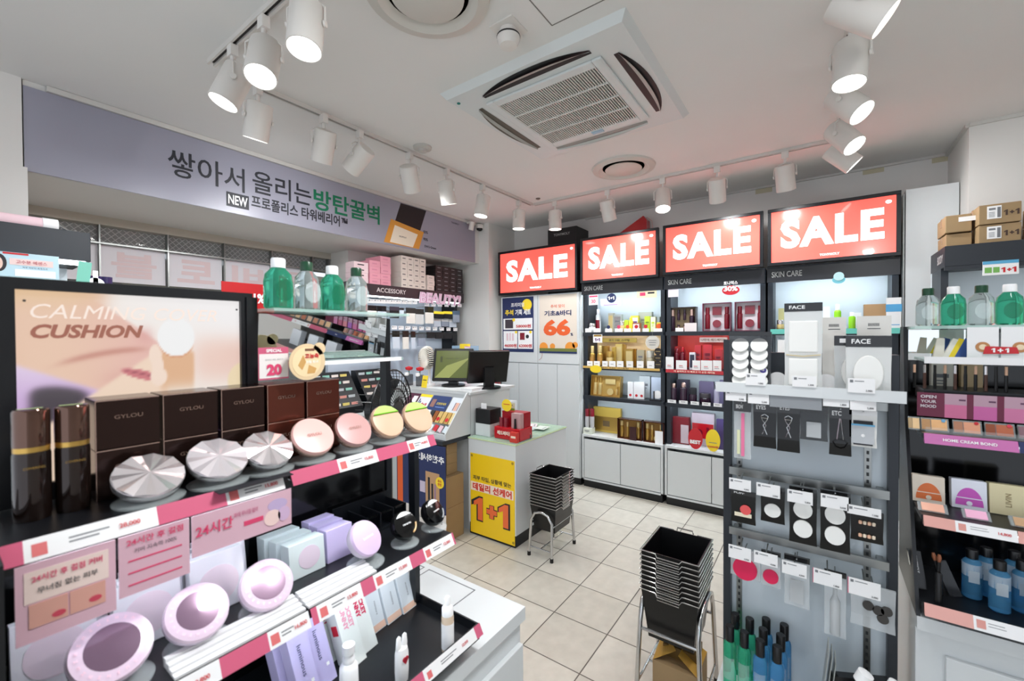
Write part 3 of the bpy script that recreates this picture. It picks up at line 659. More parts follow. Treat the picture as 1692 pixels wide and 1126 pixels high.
px_item('card', 1040, 1051, 706, Z4, 3.803, cm((60,30,30)), 'dark card with red seal before the left brown gold set', 'price card'); px_item('card', 1082, 1095, 713, Z4, 3.803, WH, 'white card before the right brown gold set', 'price card')
# unit 2
y0 = atx(1105, 530, 3.86).y; y1 = atx(1150, 530, 3.86).y
giftset('gift_set', 'dark brown boxed skin care set with six black bottles', (3.85, (y0+y1)/2, Z1), y0-y1, .21, .07, cm((58,46,42), .3), cm((120,104,78), .5),
  [('b', -.085, .01, .022, .18, PLUM, ROSE), ('b', .075, .01, .022, .18, PLUM, ROSE), ('b', -.035, .10, .013, .09, PLUM, PLUM), ('b', .015, .10, .013, .09, PLUM, PLUM), ('b', -.035, .01, .013, .05, ROSE, PLUM), ('b', .015, .01, .013, .05, ROSE, PLUM)])
for i, (a, b) in enumerate(((1161,1208),(1214,1264))):
    y0 = atx(a, 530, 3.87).y; y1 = atx(b, 530, 3.87).y; w = y0-y1
    giftset('gift_set', 'white lined wine red gift set under the third sale sign, %s one' % ('left', 'right')[i], (3.86, (y0+y1)/2, Z1), w, .235, .07, cm((112,40,62), .3), cm((226,220,226), .5),
      [('b', -w*.34, .02, .02, .18, WINE, WINE), ('b', w*.34, .02, .02, .18, WINE, WINE), ('x', 0, .135, .035, .07, WINE, WINE), ('j', 0, .03, .032, .064, WINE, WINE)])
t = px_item('card', 1116, 1129, 542, Z1, 3.803, WH, 'small white price card before the dark brown set', 'price card'); t = px_item('card', 1131, 1151, 534, Z1, 3.806, cm((236,226,226)), 'larger white price card before the dark brown set', 'price card')
t = px_item('disc', 1193, 1222, 472, 1.79, 3.77, RED, 'round red thirty per cent badge hanging from the third header', 'sign', vmid=485)
text('토나믹스', .03, WH, t, (0, -.003, .095), w=.10, bold=.02); text('30%', .04, WH, t, (0, -.003, .05), w=.10, bold=.04)
t = px_item('card', 1104, 1121, 477, 1.80, 3.785, cm((236,228,240)), 'small white notice clipped below the third header', 'sign', vmid=485); MB().box(-.045, .045, -.0006, 0, .075, .092).build('purple_band', cm((150,90,160)), t)
t = px_item('card', 973, 988, 487, 1.765, 3.785, WH, 'pink topped thirty price tag below the second header', 'sign', vmid=494); MB().box(-.042, .042, -.0006, 0, .075, .09).build('pink_band', PINK, t); text('30', .035, PINK, t, (0, -.001, .035), bold=.03)
t = px_item('disc', 1003, 1018, 485, 1.775, 3.77, NAVY, 'round navy one plus one badge below the second header', 'sign', vmid=494); text('1+1', .032, WH, t, (0, -.003, .045), w=.06, bold=.05)
t = px_item('card', 1052, 1085, 481, 1.805, 3.785, cm((240,228,190)), 'cream promotional card clipped at the right of the second header', 'sign', vmid=490); MB().m(PINK).box(-.06, -.01, -.0006, 0, .02, .05).m(INK).box(.01, .07, -.0006, 0, .035, .05).build('print', None, t)
t = px_item('card', 992, 1026, 494, 1.755, 3.90, mat('clear_card', (220,224,240), .2, a=.7), 'clear acrylic strip sign behind the navy badge', 'sign', vmid=500); MB().box(-.07, .07, -.0006, 0, .01, .016).build('print', cm((150,80,150)), t)
t = px_item('card', 980, 995, 553, 1.405, 3.785, WH, 'small one plus one tag with gold band below the pale top shelf', 'sign', vmid=560); MB().box(-.04, .04, -.0006, 0, .058, .075).build('gold_band', GOLD, t); text('1+1', .03, cm((110,60,120)), t, (0, -.001, .028), w=.05, bold=.03)
# red shelf
px_item('bot', 1113, 1121, 576, Z2, 3.90, WINE, 'wine red bottle at the left of the red shelf', cap=WINE); px_item('bot', 1122, 1131, 574, Z2, 3.91, WINE, 'second wine red bottle on the red shelf', cap=REDB)
px_item('disc', 1106, 1136, 572, Z2+.01, 3.96, cm((206,60,60)), 'round red fan shaped sign behind the wine red bottles', 'sign')
px_item('box', 1139, 1148, 583, Z2, 3.84, cm((214,214,220)), 'small pale box in the middle of the red shelf', face=cm((50,50,70)))
for i, (a, b, v) in enumerate(((1148,1158,571),(1162,1176,570),(1181,1193,578))): 
    t = px_item('box', a, b, v, Z2, 3.90, REDB, 'tall glossy red carton, %s of three on the red shelf' % g_(i), group='tall glossy red cartons', deco=cm((120,20,40)))
for i, (a, b) in enumerate(((1100,1113),(1117,1135),(1144,1157),(1158,1177),(1178,1192))):
    t = px_item('card', a, b, 596 if i != 0 else 590, Z2, 3.803, WH, 'white price card, %s along the red shelf edge' % g_(i), 'price card', group='price cards on the red shelf'); MB().m(RED).box(-.02, .01, -.0006, 0, .03, .035).m(GREY).box(-.02, .015, -.0006, 0, .018, .022).build('price_print', None, t)
# plum shelf
for i, (k, a, b, v, m1, m2) in enumerate((('box',1103,1114,628,PLUM,0),('bot',1106,1117,634,PLUM,ROSE),('bot',1122,1134,633,PLUM,ROSE),('box',1118,1138,628,cm((60,56,70)),0),('jar',1137,1150,642,PLUM,INK),('box',1155,1179,631,cm((110,100,130)),0),('jar',1154,1173,651,PLUM,cm((60,56,60),.2)),('bot',1179,1188,636,cm((170,166,190),.2),SILV),('box',1189,1199,629,cm((120,112,150)),0))):
    px_item(k, a, b, v, Z3, 3.97 if k == 'box' else 3.85, m1, ['black carton at the left end of the plum shelf', 'plum bottle with rose gold cap at the left end of the plum shelf', 'plum bottle with rose gold cap, second along', 'dark grey carton behind the plum bottles', 'low plum jar in the middle of the plum shelf', 'grey violet carton behind the flat black jar', 'flat black jar before the grey violet carton', 'slim silver lilac bottle near the right of the plum shelf', 'lilac grey carton at the right end of the plum shelf'][i], cap=m2 or None, dp=.045)
for i in range(5):
    t = px_item('card', 1103+i*19, 1117+i*19, 661+i*1.5, Z3, 3.803, WH, 'white price card, %s along the plum shelf edge' % g_(i), 'price card', group='price cards on the plum shelf'); MB().box(-.02, .015, -.0006, 0, .014, .019).build('price_print', GREY, t)
# unit 2 ledge
Z5 = .518
t = px_item('box', 1108, 1138, 690, Z5, 3.90, cm((128,30,42), .3), 'dark red serum box with a pale half on the red unit ledge', 'box', dp=.06); MB().box(.01, .075, -.001, 0, .01, .17).build('pale_half', cm((206,190,196)), t)
t = px_item('box', 1143, 1180, 684, Z5, 3.95, cm((200,186,196), .3), 'boxed red serum set with jars shown on its window on the red unit ledge', 'gift set', dp=.06); MB().m(REDB).box(-.085, .085, -.001, 0, .06, .19).m(WINE).disc(-.03, .11, .03, -.003, 0).box(.03, .05, -.003, 0, .07, .16).build('window_print', None, t)
t = px_item('box', 1184, 1203, 694, Z5, 3.90, cm((74,62,110), .3), 'dark violet box with gold top at the right of the red unit ledge', 'box', dp=.05)
t = px_item('disc', 1137, 1161, 708, Z5, 3.79, RED, 'round red best seller sign on the red unit ledge', 'sign', vmid=720); text('BEST', .032, WH, t, (0, -.001, .06), w=.085, bold=.05)
t = px_item('disc', 1166, 1190, 710, Z5-.0, 3.79, YEL, 'round yellow price sign on the red unit ledge', 'sign', vmid=722); text('52000원', .018, RED, t, (0, -.001, .04), w=.08, bold=.03); MB().box(-.03, .03, -.001, 0, .07, .075).build('print', GREY, t)
# unit 3 top shelf
for i, (k, a, b, v, x, m1, m2, l) in enumerate((('box',1286,1295,510,3.93,cm((206,200,140)),0,'beige green carton at the left of the green top shelf'),('jar',1283,1295,529,3.85,GOLDL,SILV,'olive jar at the left of the green top shelf'),
   ('box',1360,1371,507,3.93,WH,0,'plain white carton behind the tall face pack'),('bot',1378,1390,503,3.88,cm((140,205,40),.25),WH,'lime bottle with tall white cap'),('bot',1402,1414,516,3.86,cm((140,205,40),.25),WH,'shorter lime bottle with white cap'),
   ('box',1410,1423,517,3.93,WH,0,'small white carton right of the shorter lime bottle'),('box',1427,1466,503,3.93,cm((176,138,98)),0,'wide kraft brown carton at the right of the green top shelf'))):
    px_item(k, a, b, v, Z1, x, m1, l, cap=m2 or None, dp=.05)
t = px_item('card', 1464, 1489, 492, Z1, 3.81, WH, 'white and blue standing leaflet at the right end of the green top shelf', 'leaflet'); MB().m(cm((90,170,220))).box(-.04, .04, -.001, 0, .12, .17).box(-.03, .03, -.001, 0, .03, .035).build('print', None, t)
t = px_item('disc', 1375, 1397, 456, 1.83, 3.77, cm((120,200,214), .4), 'small round aqua badge under the nearest header', 'sign', vmid=463); MB().disc(0, .05, .03, -.003, 0).build('centre', cm((190,228,232)), t)
t = px_item('card', 1285, 1297, 562, 1.30, 3.80, WH, 'white notice card under the mint green strip', 'sign'); 
for i in range(6): px_item('box', 1277+i*9, 1284+i*9, 596, Z2, 3.90, (cm((210,220,200)), cm((150,190,160)))[i % 2], 'pale green carton, %s on the second shelf behind the accessory stand' % g_(i), group='pale green cartons behind the accessory stand')
# ================= RIGHT SIDE: BODY UNIT =================
t = T('wall_shelf_unit', 'slate shelf unit with a thick header by the pillar, brown cartons on top', 'shelf unit', (3.225, -.54, 0), BW)
W2 = 1.35
MB().box(0, W2, 0, .36, 1.835, 1.945).build('header', SLATE, t, bev=.002)
MB().box(0, W2, .32, .36, 0, 1.835).build('back_panel', mat('unit_back'), t)
MB().box(0, .03, .09, .32, 0, 1.835).build('side_post', SLATE, t)
for z in (.9, 1.2, 1.50): MB().box(.03, W2, .04, .32, z-.02, z).build('shelf', SLATE, t)
MB().box(0, W2, .02, .32, 0, .5).build('cabinet_body', WHITE, t)
MB().box(.0, W2, .0, .02, 1.815, 1.835).build('header_lip', SLATE, t); MB().box(.06, W2-.02, .04, .055, 1.828, 1.8345).build('light_strip', LED, t)
o = text('BODY', .045, cm((200,202,202)), t, (-.0012, .10, 1.885), bold=.015, w=.13, rot=(R_(90), 0, R_(-90)))
t = card('price_sign', 'small one plus one card with a blue band hanging from the thick slate header', 'sign', (3.22, atx(1653, 445, 3.22).y, 1.775), .125, .072, WH, BW)
MB().m(cm((90,170,210))).box(-.062, .062, -.001, 0, .056, .072).m(cm((120,180,90))).box(-.055, -.03, -.001, 0, .012, .04).box(-.025, -.003, -.001, 0, .012, .04).build('print', None, t); text('1+1', .026, RED, t, (.03, -.001, .024), w=.05, bold=.03)
def kraft(loc, d, rz, label, group=None, lab=True, name='cardboard_box'):
    w, dp, h = d; t = T(name, label, 'box', loc, rz, group)
    MB().box(-w/2, w/2, 0, dp, 0, h).build('box_body', CARD, t, bev=.003)
    MB().box(-w/2-.0006, w/2+.0006, dp*.42, dp*.58, h*.5, h+.0008).build('tape_strip', TAPE, t)
    if lab:
        b = MB().m(WH).box(-w*.30, w*.04, -.001, 0, h*.25, h*.9).m(GREY).box(-w*.26, -w*.1, -.0015, -.001, h*.7, h*.8).box(-w*.06, w*.02, -.0015, -.001, h*.3, h*.82)
        for k in range(4): b.box(-w*.26, -w*.12, -.0015, -.001, h*(.35+.07*k), h*(.375+.07*k))
        b.build('shipping_label', None, t)
        text('1+1', h*.28, cm((70,50,40)), t, (w*.28, -.001, h*.5), bold=.01)
    return t
def kpx(u0, u1, vt, vb, x, dp, label, lab=True, rz=BW, zb=None):
    a = atx(u0, 380, x).y; b = atx(u1, 380, x).y; z1 = atx((u0+u1)/2, vt, x).z; z0 = zb if zb is not None else atx((u0+u1)/2, vb, x).z
    return kraft((x, (a+b)/2, z0), (a-b, dp, z1-z0), rz, label, lab=lab)
b1 = kpx(1617, 1688, 370, 400, 3.28, .24, 'cardboard box on the thick slate header, lower of the labelled pair', zb=1.9455)
z_ = atx(1650, 370, 3.28).z
b2 = kpx(1617, 1688, 336, 370, 3.275, .24, 'cardboard box on the thick slate header, upper of the labelled pair', zb=z_+.003)
b3 = kpx(1563, 1606, 386, 405, 3.34, .2, 'cardboard box at the left end of the slate header, lower one', lab=False, zb=1.9455)
z_ = atx(1584, 385, 3.34).z
b4 = kpx(1562, 1606, 355, 385, 3.33, .2, 'cardboard box with a white sticker at the left end of the slate header, upper one', lab=False, zb=z_+.003)
MB().box(.0, .08, -.001, 0, .055, .08).build('sticker', WH, b4)
for i, (zz, hh) in enumerate(((1.9455, .09), (2.04, .095))): kraft((3.30, -.985, zz), (.20, .2, hh), BW, 'cardboard box cut by the right edge of the picture, %s one' % ('lower', 'upper')[i], lab=False)

# ================= ACCESSORY STAND =================
SX = 1.60; SY0, SY1 = .262, -.176
st = T('accessory_stand', 'slate framed display stand of face packs and puffs beside the stacked shopping baskets', 'display stand', (SX, (SY0+SY1)/2, 0), BW)
SW = SY0-SY1; h_ = SW/2; sy_ = (SY0+SY1)/2
def sl(u, v, x=SX): p = atx(u, v, x); return sy_-p.y, p.z    # stand-local x and height
MB().box(-h_+.012, h_-.012, .0, .02, .37, 1.33).build('back_panel', mat('stand_back', (196,206,212), .4), st)
MB().box(-h_, -h_+.022, -.03, .05, .0, 1.462).build('side_post', SLATE, st); MB().box(h_-.022, h_, -.03, .05, .0, 1.42).build('side_post', SLATE, st)
MB().box(-h_, h_, .02, .05, 1.33, 1.42).build('top_rail', SLATE, st)
for xx in (-.175, .155):
    m_ = MB().m(STEEL).box(xx-.008, xx+.008, -.004, 0, .45, 1.30).m(cm((40,42,44)))
    for k in range(40): m_.box(xx-.003, xx+.003, -.0045, -.003, .46+k*.021, .47+k*.021)
    m_.build('slotted_rail', None, st)
MB().box(-h_-.0, h_, -.40, .05, .36, .385).box(-h_, h_, -.39, .05, .06, .36).build('base_cabinet', WHITE, st)
MB().box(-h_+.02, h_-.02, -.37, .05, 0, .06).build('plinth', BLACK, st)
# white tray shelf with ring holders at its back
MB().box(-h_+.002, h_-.002, -.17, -.01, 1.305, 1.312).box(-h_+.002, h_-.002, -.172, -.168, 1.305, 1.335).build('tray_shelf', WHITE, st)
for k, u in enumerate((1287, 1365)):
    x, z = sl(u, 610); MB().prism([(x-.022, 1.312), (x+.022, 1.312), (x+.022, 1.345)]+[(x+.022*math.cos(math.pi*q/10), 1.345+.018*math.sin(math.pi*q/10)) for q in range(1, 11)], -.06, -.057).build('holder', PAPER, st)
# hook bars
bars = [(1.255, -.15, .0), (1.033, -.03, 0), (.835, -.03, 0)]
for z, y, _ in bars[1:]: MB().box(-h_+.02, h_-.02, -.045, -.033, z-.012, z+.012).box(-h_+.03, -h_+.045, -.033, 0, z-.01, z+.01).box(h_-.045, h_-.03, -.033, 0, z-.01, z+.01).build('hook_bar', STEEL, st)
MB().box(-h_+.02, h_-.02, -.02, -.01, 1.262, 1.285).build('hook_bar', STEEL, st)
TAGF = 0
def price(x, y, z, s, label, w=.046, h=.026, group=None, edge=None, yaw=0):
    """white price ticket at the tip of a hook; position in stand space"""
    t = T('price_ticket', label, 'price ticket', (SX+y, sy_-x, z), BW+yaw, group)
    m_ = MB().m(PAPER).box(-w/2, w/2, -.002, 0, 0, h).m(GREY).box(-w/2+.004, -w/2+.011, -.0025, -.002, h-.011, h-.004).box(-w/2+.014, w*.1, -.0025, -.002, h-.008, h-.006)
    if edge: m_.m(edge).box(-w/2-.0015, -w/2, -.002, 0, 0, h)
    m_.build('ticket', None, t)
    if s: text(s, .0052, INK, t, (w/2-.012, -.0026, .006), bold=.02)
    return t
def hook(x, y, z, yb=-.04):
    return (x, y, z, yb)
def pack(label, x, y, ztop, w, h, header, body, kind, hh=.022, title=None, name='hanging_pack', group=None, thick=.008, hz=None, tm=None, yb=-.04, cat='pack'):
    """blister or pouch hanging from a wire hook: header card, body, content"""
    t = T(name, label, cat, (SX+y, sy_-x, ztop-h), BW, group)
    if header is not None: 
        MB().box(-w/2, w/2, -thick/2-.001, thick/2+.001, h-hh, h).build('header_card', header, t)
    m_ = MB()
    m_.add([(-w/2,-.001,0),(w/2,-.001,0),(w/2,.001,0),(-w/2,.001,0),(-w*.48,-thick/2,h*.25),(w*.48,-thick/2,h*.25),(w*.48,thick/2,h*.25),(-w*.48,thick/2,h*.25),
            (-w/2,-thick/2,h-hh),(w/2,-thick/2,h-hh),(w/2,thick/2,h-hh),(-w/2,thick/2,h-hh)],
            [(0,3,2,1),(0,1,5,4),(1,2,6,5),(2,3,7,6),(3,0,4,7),(4,5,9,8),(5,6,10,9),(6,7,11,10),(7,4,8,11),(8,9,10,11)])
    m_.build('pouch', body, t)
    f = -thick/2-.0025
    if kind == 'pads10':
        for r_ in range(5):
            for c_ in (-1, 1): MB().cyl((0,0,0), w*.20, .006, 20).build('cotton_pad', PUFFM, t, loc=(c_*w*.22, f+.003, h*.14+r_*h*.155), rot=(R_(62), 0, 0))
    elif kind == 'square':
        MB().box(-w*.38, w*.38, f, f+.006, h*.45, h*.80).build('sheet_stack', PUFFM, t, bev=.003); MB().box(-w*.38, w*.38, f, f+.006, h*.08, h*.38).build('sheet_stack', PUFFM, t, bev=.003)
        MB().tube([(-w*.45, f, h*.42), (0, f-.001, h*.405), (w*.45, f, h*.425)], .0012, 5).build('gold_thread', GOLDL, t)
    elif kind == 'round': MB().disc(0, h*.38, w*.33, f-.006, f+.002, 28, rz=h*.30).build('round_puff', PUFFM, t, bev=.003)
    elif kind == 'two': 
        for z in (.28, .62): MB().disc(0, h*z, w*.34, f-.004, f+.002, 24, rz=h*.15).build('round_puff', tm or PUFFM, t)
    elif kind == 'one': MB().disc(0, h*.35, w*.34, f-.003, f+.002, 24, rz=w*.32).build('round_puff', tm or PUFFM, t)
    elif kind == 'curler':
        MB().tube([(-.006, f, h*.30), (.004, f, h*.5), (-.006, f, h*.62), (-.009, f, h*.7), (0, f, h*.74), (.009, f, h*.7), (.006, f, h*.62), (-.004, f, h*.5), (.006, f, h*.30)], .0013, 5).build('eyelash_curler', CHROME, t)
        MB().tube([(-.009, f-.001, h*.66), (.009, f-.001, h*.66)], .001, 5).build('curler_pad', CHROME, t)
    elif kind == 'tweezer':
        MB().tube([(-.001, f, h*.78), (-.005, f, h*.5), (-.007, f, h*.34)], .0017, 5).tube([(.001, f, h*.78), (.005, f, h*.5), (.007, f, h*.34)], .0017, 5).build('steel_tool', CHROME, t)
        MB().tube([(-.016, f, h*.28), (-.010, f, h*.18), (0, f, h*.15), (.010, f, h*.18), (.016, f, h*.28), (.008, f, h*.34), (-.008, f, h*.34)], .0016, 5, True).build('ring_handle', GLOSSB, t)
    elif kind == 'razor': 
        MB().box(-.003, .006, f, f+.003, h*.05, h*.80).build('pink_razor', cm((232,120,160)), t); MB().box(-.014, -.006, f, f+.003, h*.08, h*.5).build('pale_razor', cm((220,222,180)), t)
    elif kind == 'clearbox': MB().box(-w*.26, w*.26, f-.004, f+.002, h*.1, h*.55).build('clear_case', mat('case_clear', (200,204,206), .1, a=.7), t)
    elif kind == 'facecard':
        MB().m(cm((186,190,194))).box(-w*.42, w*.40, -.007, -.005, h*.1, h*.62).m(INK).box(-w*.35, w*.35, -.0075, -.007, h*.62, h*.72).box(-w*.35, w*.35, -.0075, -.007, h*.06, h*.10).m(cm((110,180,220))).box(-w*.42, w*.42, -.0076, -.007, h*.58, h*.625).m(PAPER).disc(0, h*.32, .004, -.008, -.007).build('picture', None, t)
    elif kind == 'sponges':
        for r_ in range(2):
            for c_ in range(4): MB().lathe([(.0, 0), (.004, .002), (.004, .009), (0, .011)], 10, ((c_-1.5)*.0095, f-.002, h*(.15+.42*r_))).build('tip_sponge', cm((236,190,160) if c_ % 2 == 0 else (238,222,200)), t)
    elif kind == 'redpuff': MB().disc(0, h*.32, w*.40, f-.006, f+.002, 24, rz=w*.40).build('round_puff', cm((222,30,84), .5), t)
    elif kind == 'label': MB().m(cm((232,222,196))).box(-w*.34, w*.34, f-.001, f, h*.22, h*.34).m(cm((232,90,90))).disc(w*.1, h*.45, w*.22, f-.0016, f).build('print', None, t)
    elif kind == 'caps':
        for q, (dx_, dz_) in enumerate(((.12,.45),(.22,.30),(.30,.48),(-.1,.5))): MB().disc(w*dx_, h*dz_, w*.13, f-.004, f, 18).build('dark_cap', cm((60,58,56), .4), t)
    elif kind == 'brush': MB().tube([(0, f, h*.1), (0, f, h*.85)], .004, 8).build('brush_handle', BPLA, t); 
    elif kind == 'bottle': MB().lathe([(.012, 0), (.012, h*.5), (.005, h*.6), (.005, h*.7), (0, h*.7)], 14, (0, -.004, h*.05)).build('empty_bottle', mat('case_clear'), t)
    if title: text(title, hh*.42, PAPER, t, (-w*.16, -thick/2-.0016, h-hh*.5), bold=.02, w=w*.42)
    # hook wire from the bar to the ticket
    if hz is not None:
        m_ = MB().tube([(0, yb-y, hz-(ztop-h)), (0, -.002, hz-(ztop-h)), (0, -.02, hz-(ztop-h)+.003)], .0016, 6); m_.build('hook_wire', STEEL, t)
    return t
# packs standing on the white tray
def onp(u0, u1, vt, vb, x, kind, label, header, body, hh, title=None, thick=.014, zb=None, cat='pack', name='face_pack'):
    a = atx(u0, 600, x).y; b = atx(u1, 600, x).y; zt = atx((u0+u1)/2, vt, x).z; z0 = zb if zb is not None else atx((u0+u1)/2, vb, x).z
    return pack(label, sy_-(a+b)/2, x-SX, zt, a-b, zt-z0, header, body, kind, hh=hh, title=title, name=name, thick=thick, cat=cat)
HB = mat('pack_black', (16,16,18), .2, coat=.4)
ZT = 1.3125
onp(1205, 1275, 549, 625, SX-.10, 'pads10', 'black pack of ten round cotton pads at the left of the white tray', HB, BAGD, .012, None, zb=ZT, name='cotton_pad_pack', thick=.012)
onp(1296, 1359, 501, 632, SX-.12, 'square', 'tallest clear pack of square facial sheets with a black header', HB, mat('pack_clear', (232,234,232), .2, a=.7), .024, 'FACE', zb=ZT, name='facial_sheet_pack')
onp(1378, 1450, 555, 634, SX-.07, 'round', 'clear face puff pack half hidden behind a wider one', HB, BAG, .028, 'F', zb=ZT, name='face_puff_pack', thick=.01)
onp(1397, 1473, 555, 634, SX-.13, 'round', 'wide clear face puff pack with black header at the right of the tray', HB, mat('pack_clear'), .030, 'FACE', zb=ZT, name='face_puff_pack')
for i, (a, b, v) in enumerate(((1359,1398,525),(1416,1473,523))):
    y = -.035-.02*i; x0, z0 = sl(a, v, SX+y); x1, z1 = sl(b, v, SX+y)
    t = T('backing_card', 'plain white card with a barcode standing at the back of the tray, %s one' % ('left', 'right')[i], 'card', (SX+y, sy_-(x0+x1)/2, 1.3125), BW)
    MB().box(-(x1-x0)/2, (x1-x0)/2, -.001, .001, 0, z0-1.3125).build('sheet', cm((226,224,218), .6), t)
    m_ = MB()
    for k in range(9): m_.box(-.012+k*.0027, -.012+k*.0027+.0014, -.0015, -.001, z0-1.3125-.028, z0-1.3125-.02)
    m_.box(-.014, .014, -.0015, -.001, z0-1.3125-.036, z0-1.3125-.034).build('barcode', INK, t)
# ten mark on the pad pack
x_, z_ = sl(1261, 612, SX-.11)
t = MB().disc(0, 0, .0085, -.001, 0).build('round_sticker', cm((74,66,140)), loc=(SX-.112, sy_-x_, z_), rot=(0, 0, BW)); tag(t, 'small violet ten sticker on the black cotton pad pack', 'sticker'); text('10', .006, WH, t, (0, -.0018, .001), bold=.03)
# tickets along the tray front
for u0, u1, v0, v1, s, l in ((1232,1265,617,638,'1,000','before the cotton pads'), (1309,1349,621,641,'1,500','before the facial sheets'), (1401,1446,625,651,'2,000','before the wide face puff pack')):
    x0, z1 = sl(u0, v0, SX-.175); x1, z0 = sl(u1, v1, SX-.175)
    price((x0+x1)/2, -.1735, z0, s, 'white price ticket on the tray front %s' % l, w=x1-x0, h=z1-z0)
for u0, u1, v0, v1, s, l in ((1199,1233,644,664,'2,500','leftmost on the rail under the tray'), (1236,1271,646,669,'2,500','second from the left on the rail under the tray'), (1360,1403,650,674,'1,800','fourth on the rail under the tray, right of the grey strip'), (1404,1448,655,680,'2,800','rightmost on the rail under the tray, twisted')):
    x0, z1 = sl(u0, v0, SX-.165); x1, z0 = sl(u1, v1, SX-.165)
    price((x0+x1)/2, -.165, z0, s, 'white price ticket, %s' % l, w=(x1-x0), h=z1-z0, yaw=.12 if 'twisted' in l else 0)
x0, z0 = sl(1272, 672, SX-.165); x1, z1 = sl(1358, 652, SX-.165)
t = T('ticket_strip', 'long empty grey ticket strip on the rail under the tray', 'ticket strip', (SX-.165, sy_-(x0+x1)/2, z0), BW); MB().box(-(x1-x0)/2, (x1-x0)/2, -.002, 0, 0, z1-z0).build('strip', cm((140,144,148), .25), t)
# hanging row 1
def row(y, zbar, specs, hook_from=-.04):
    for (u0, u1, vt, vb, kind, hdr, body, hh, title, label) in specs:
        x0, z1 = sl(u0, vt, SX+y); x1, z0 = sl(u1, vb, SX+y)
        _, zt = sl((u0+u1)/2, vt, SX+y); _, zb_ = sl((u0+u1)/2, vb, SX+y)
        pack(label, (x0+x1)/2, y, zt, x1-x0, zt-zb_, hdr, body, kind, hh=hh, title=title, hz=zt-.004, yb=hook_from)
row(-.13, 0, [
 (1213,1241,664,758,'razor',HB,BAG,.030,'BROW','long clear pack with pink eyebrow razors, leftmost of the upper row'),
 (1245,1283,665,740,'curler',HB,GLOSSB,.030,'EYES','black eyelash curler pack with square corners, left of two in the upper row'),
 (1284,1322,666,747,'curler',HB,GLOSSB,.030,'EYES','black eyelash curler pack beside the grey strip end, right of two in the upper row'),
 (1322,1368,672,728,'clearbox',HB,BAGD,.014,None,'crumpled smoky bag with a clear case in the middle of the upper row'),
 (1370,1407,674,753,'tweezer',HB,GLOSSB,.030,'ETC','long black pack of scissors in the upper row'),
 (1403,1449,678,739,'facecard',PAPER,cm((232,232,228), .4),.014,'FACE','white card pack with a grey picture, rightmost of the upper row')])
PU = BAGD
row(-.09, 1.03, [
 (1208,1249,812,865,'label',HB,GLOSSB,.012,'PUFF','black puff pack with a coral round sticker, leftmost of the middle row'),
 (1257,1297,804,864,'one',HB,GLOSSB,.010,None,'black pack with one white round puff in the middle row'),
 (1304,1350,806,899,'two',HB,GLOSSB,.010,None,'black pack with two cream oval puffs left of centre, middle row'),
 (1355,1405,812,912,'two',HB,GLOSSB,.010,None,'black pack with two striped cream puffs right of centre, middle row'),
 (1405,1460,845,896,'sponges',HB,GLOSSB,.008,None,'black pack of tiny tip sponges, rightmost of the middle row')])
for u0, u1, v0, v1, s, l in ((1205,1241,789,814,'3,500','first'),(1250,1289,797,825,'3,000','second'),(1301,1343,808,836,'2,000','third'),(1356,1402,815,845,'2,000','fourth'),(1400,1456,833,858,'1,500','fifth')):
    x0, z1 = sl(u0, v0, SX-.12); x1, z0 = sl(u1, v1, SX-.12)
    t = price((x0+x1)/2, -.12, z0, s, 'white price ticket, %s from the left of the middle row of hooks' % l, w=x1-x0, h=z1-z0); hz = z1-z0-.004
    MB().tube([(0, .001, hz-.004), (0, .078, hz+.004)], .0018, 6).build('hook_wire', STEEL, t)
row(-.08, .83, [
 (1207,1257,905,955,'redpuff',None,BAG,.01,None,'clear bag with crimson round puffs, leftmost of the lower row'),
 (1258,1290,912,970,'redpuff',HB,BAG,.010,None,'clear bag with one magenta puff in the lower row'),
 (1296,1338,920,1003,'clearbox',HB,BAG,.014,None,'clear bag with a flat empty pouch in the lower row'),
 (1362,1398,945,1052,'bottle',HB,BAG,.012,None,'long clear bag with an empty bottle in the lower row'),
 (1405,1480,962,1040,'caps',None,BAG,.012,None,'wide clear bag of dark caps, rightmost of the lower row')])
for u0, u1, v0, v1, s, l, e in ((1204,1241,899,930,'3,500','first',None),(1246,1285,909,939,'4,000','second',None),(1292,1333,925,957,'4,000','third',None),(1344,1391,938,975,'1,800','fourth',PINK),(1402,1455,953,994,'2,000','fifth',PINK)):
    x0, z1 = sl(u0, v0, SX-.11); x1, z0 = sl(u1, v1, SX-.11)
    t = price((x0+x1)/2, -.11, z0, s, 'white price ticket, %s from the left of the lower row of hooks' % l, w=x1-x0, h=z1-z0, edge=e); hz = z1-z0-.004
    MB().tube([(0, .001, hz-.004), (0, .068, hz+.004)], .0018, 6).build('hook_wire', STEEL, t)
# bottles on the base
def stb(u, v, wpx, hpx, m1, label, group, z0=.386):
    h = .19; p = atz(u, v, z0+h); p.x = min(p.x, 1.575); r = .0185
    return bottle('lotion_bottle', label, 'bottle', (p.x, p.y, z0), r, h, m1, BPLA, group, BW, capf=.24, capr=.66, neck=.5, lab=mat('clear_label', (225,238,238), .3, a=.22))
gp = [(1215,1014),(1206,1034),(1239,1022),(1230,1044)]
for i, (u, v) in enumerate(gp): stb(u, v, 24, 84, GREENL, 'small green lotion bottle with black cap on the stand base, %s' % ['rear left', 'front left', 'rear right', 'front right'][i], 'green bottles on the stand base')
bp_ = [(1266,1022),(1261,1039),(1256,1058),(1296,1032),(1290,1049),(1284,1068)]
for i, (u, v) in enumerate(bp_): stb(u, v, 25, 84, BLUEL, 'small blue lotion bottle with black cap on the stand base, %s' % ['rear left', 'middle left', 'front left', 'rear right', 'middle right', 'front right'][i], 'blue bottles on the stand base')
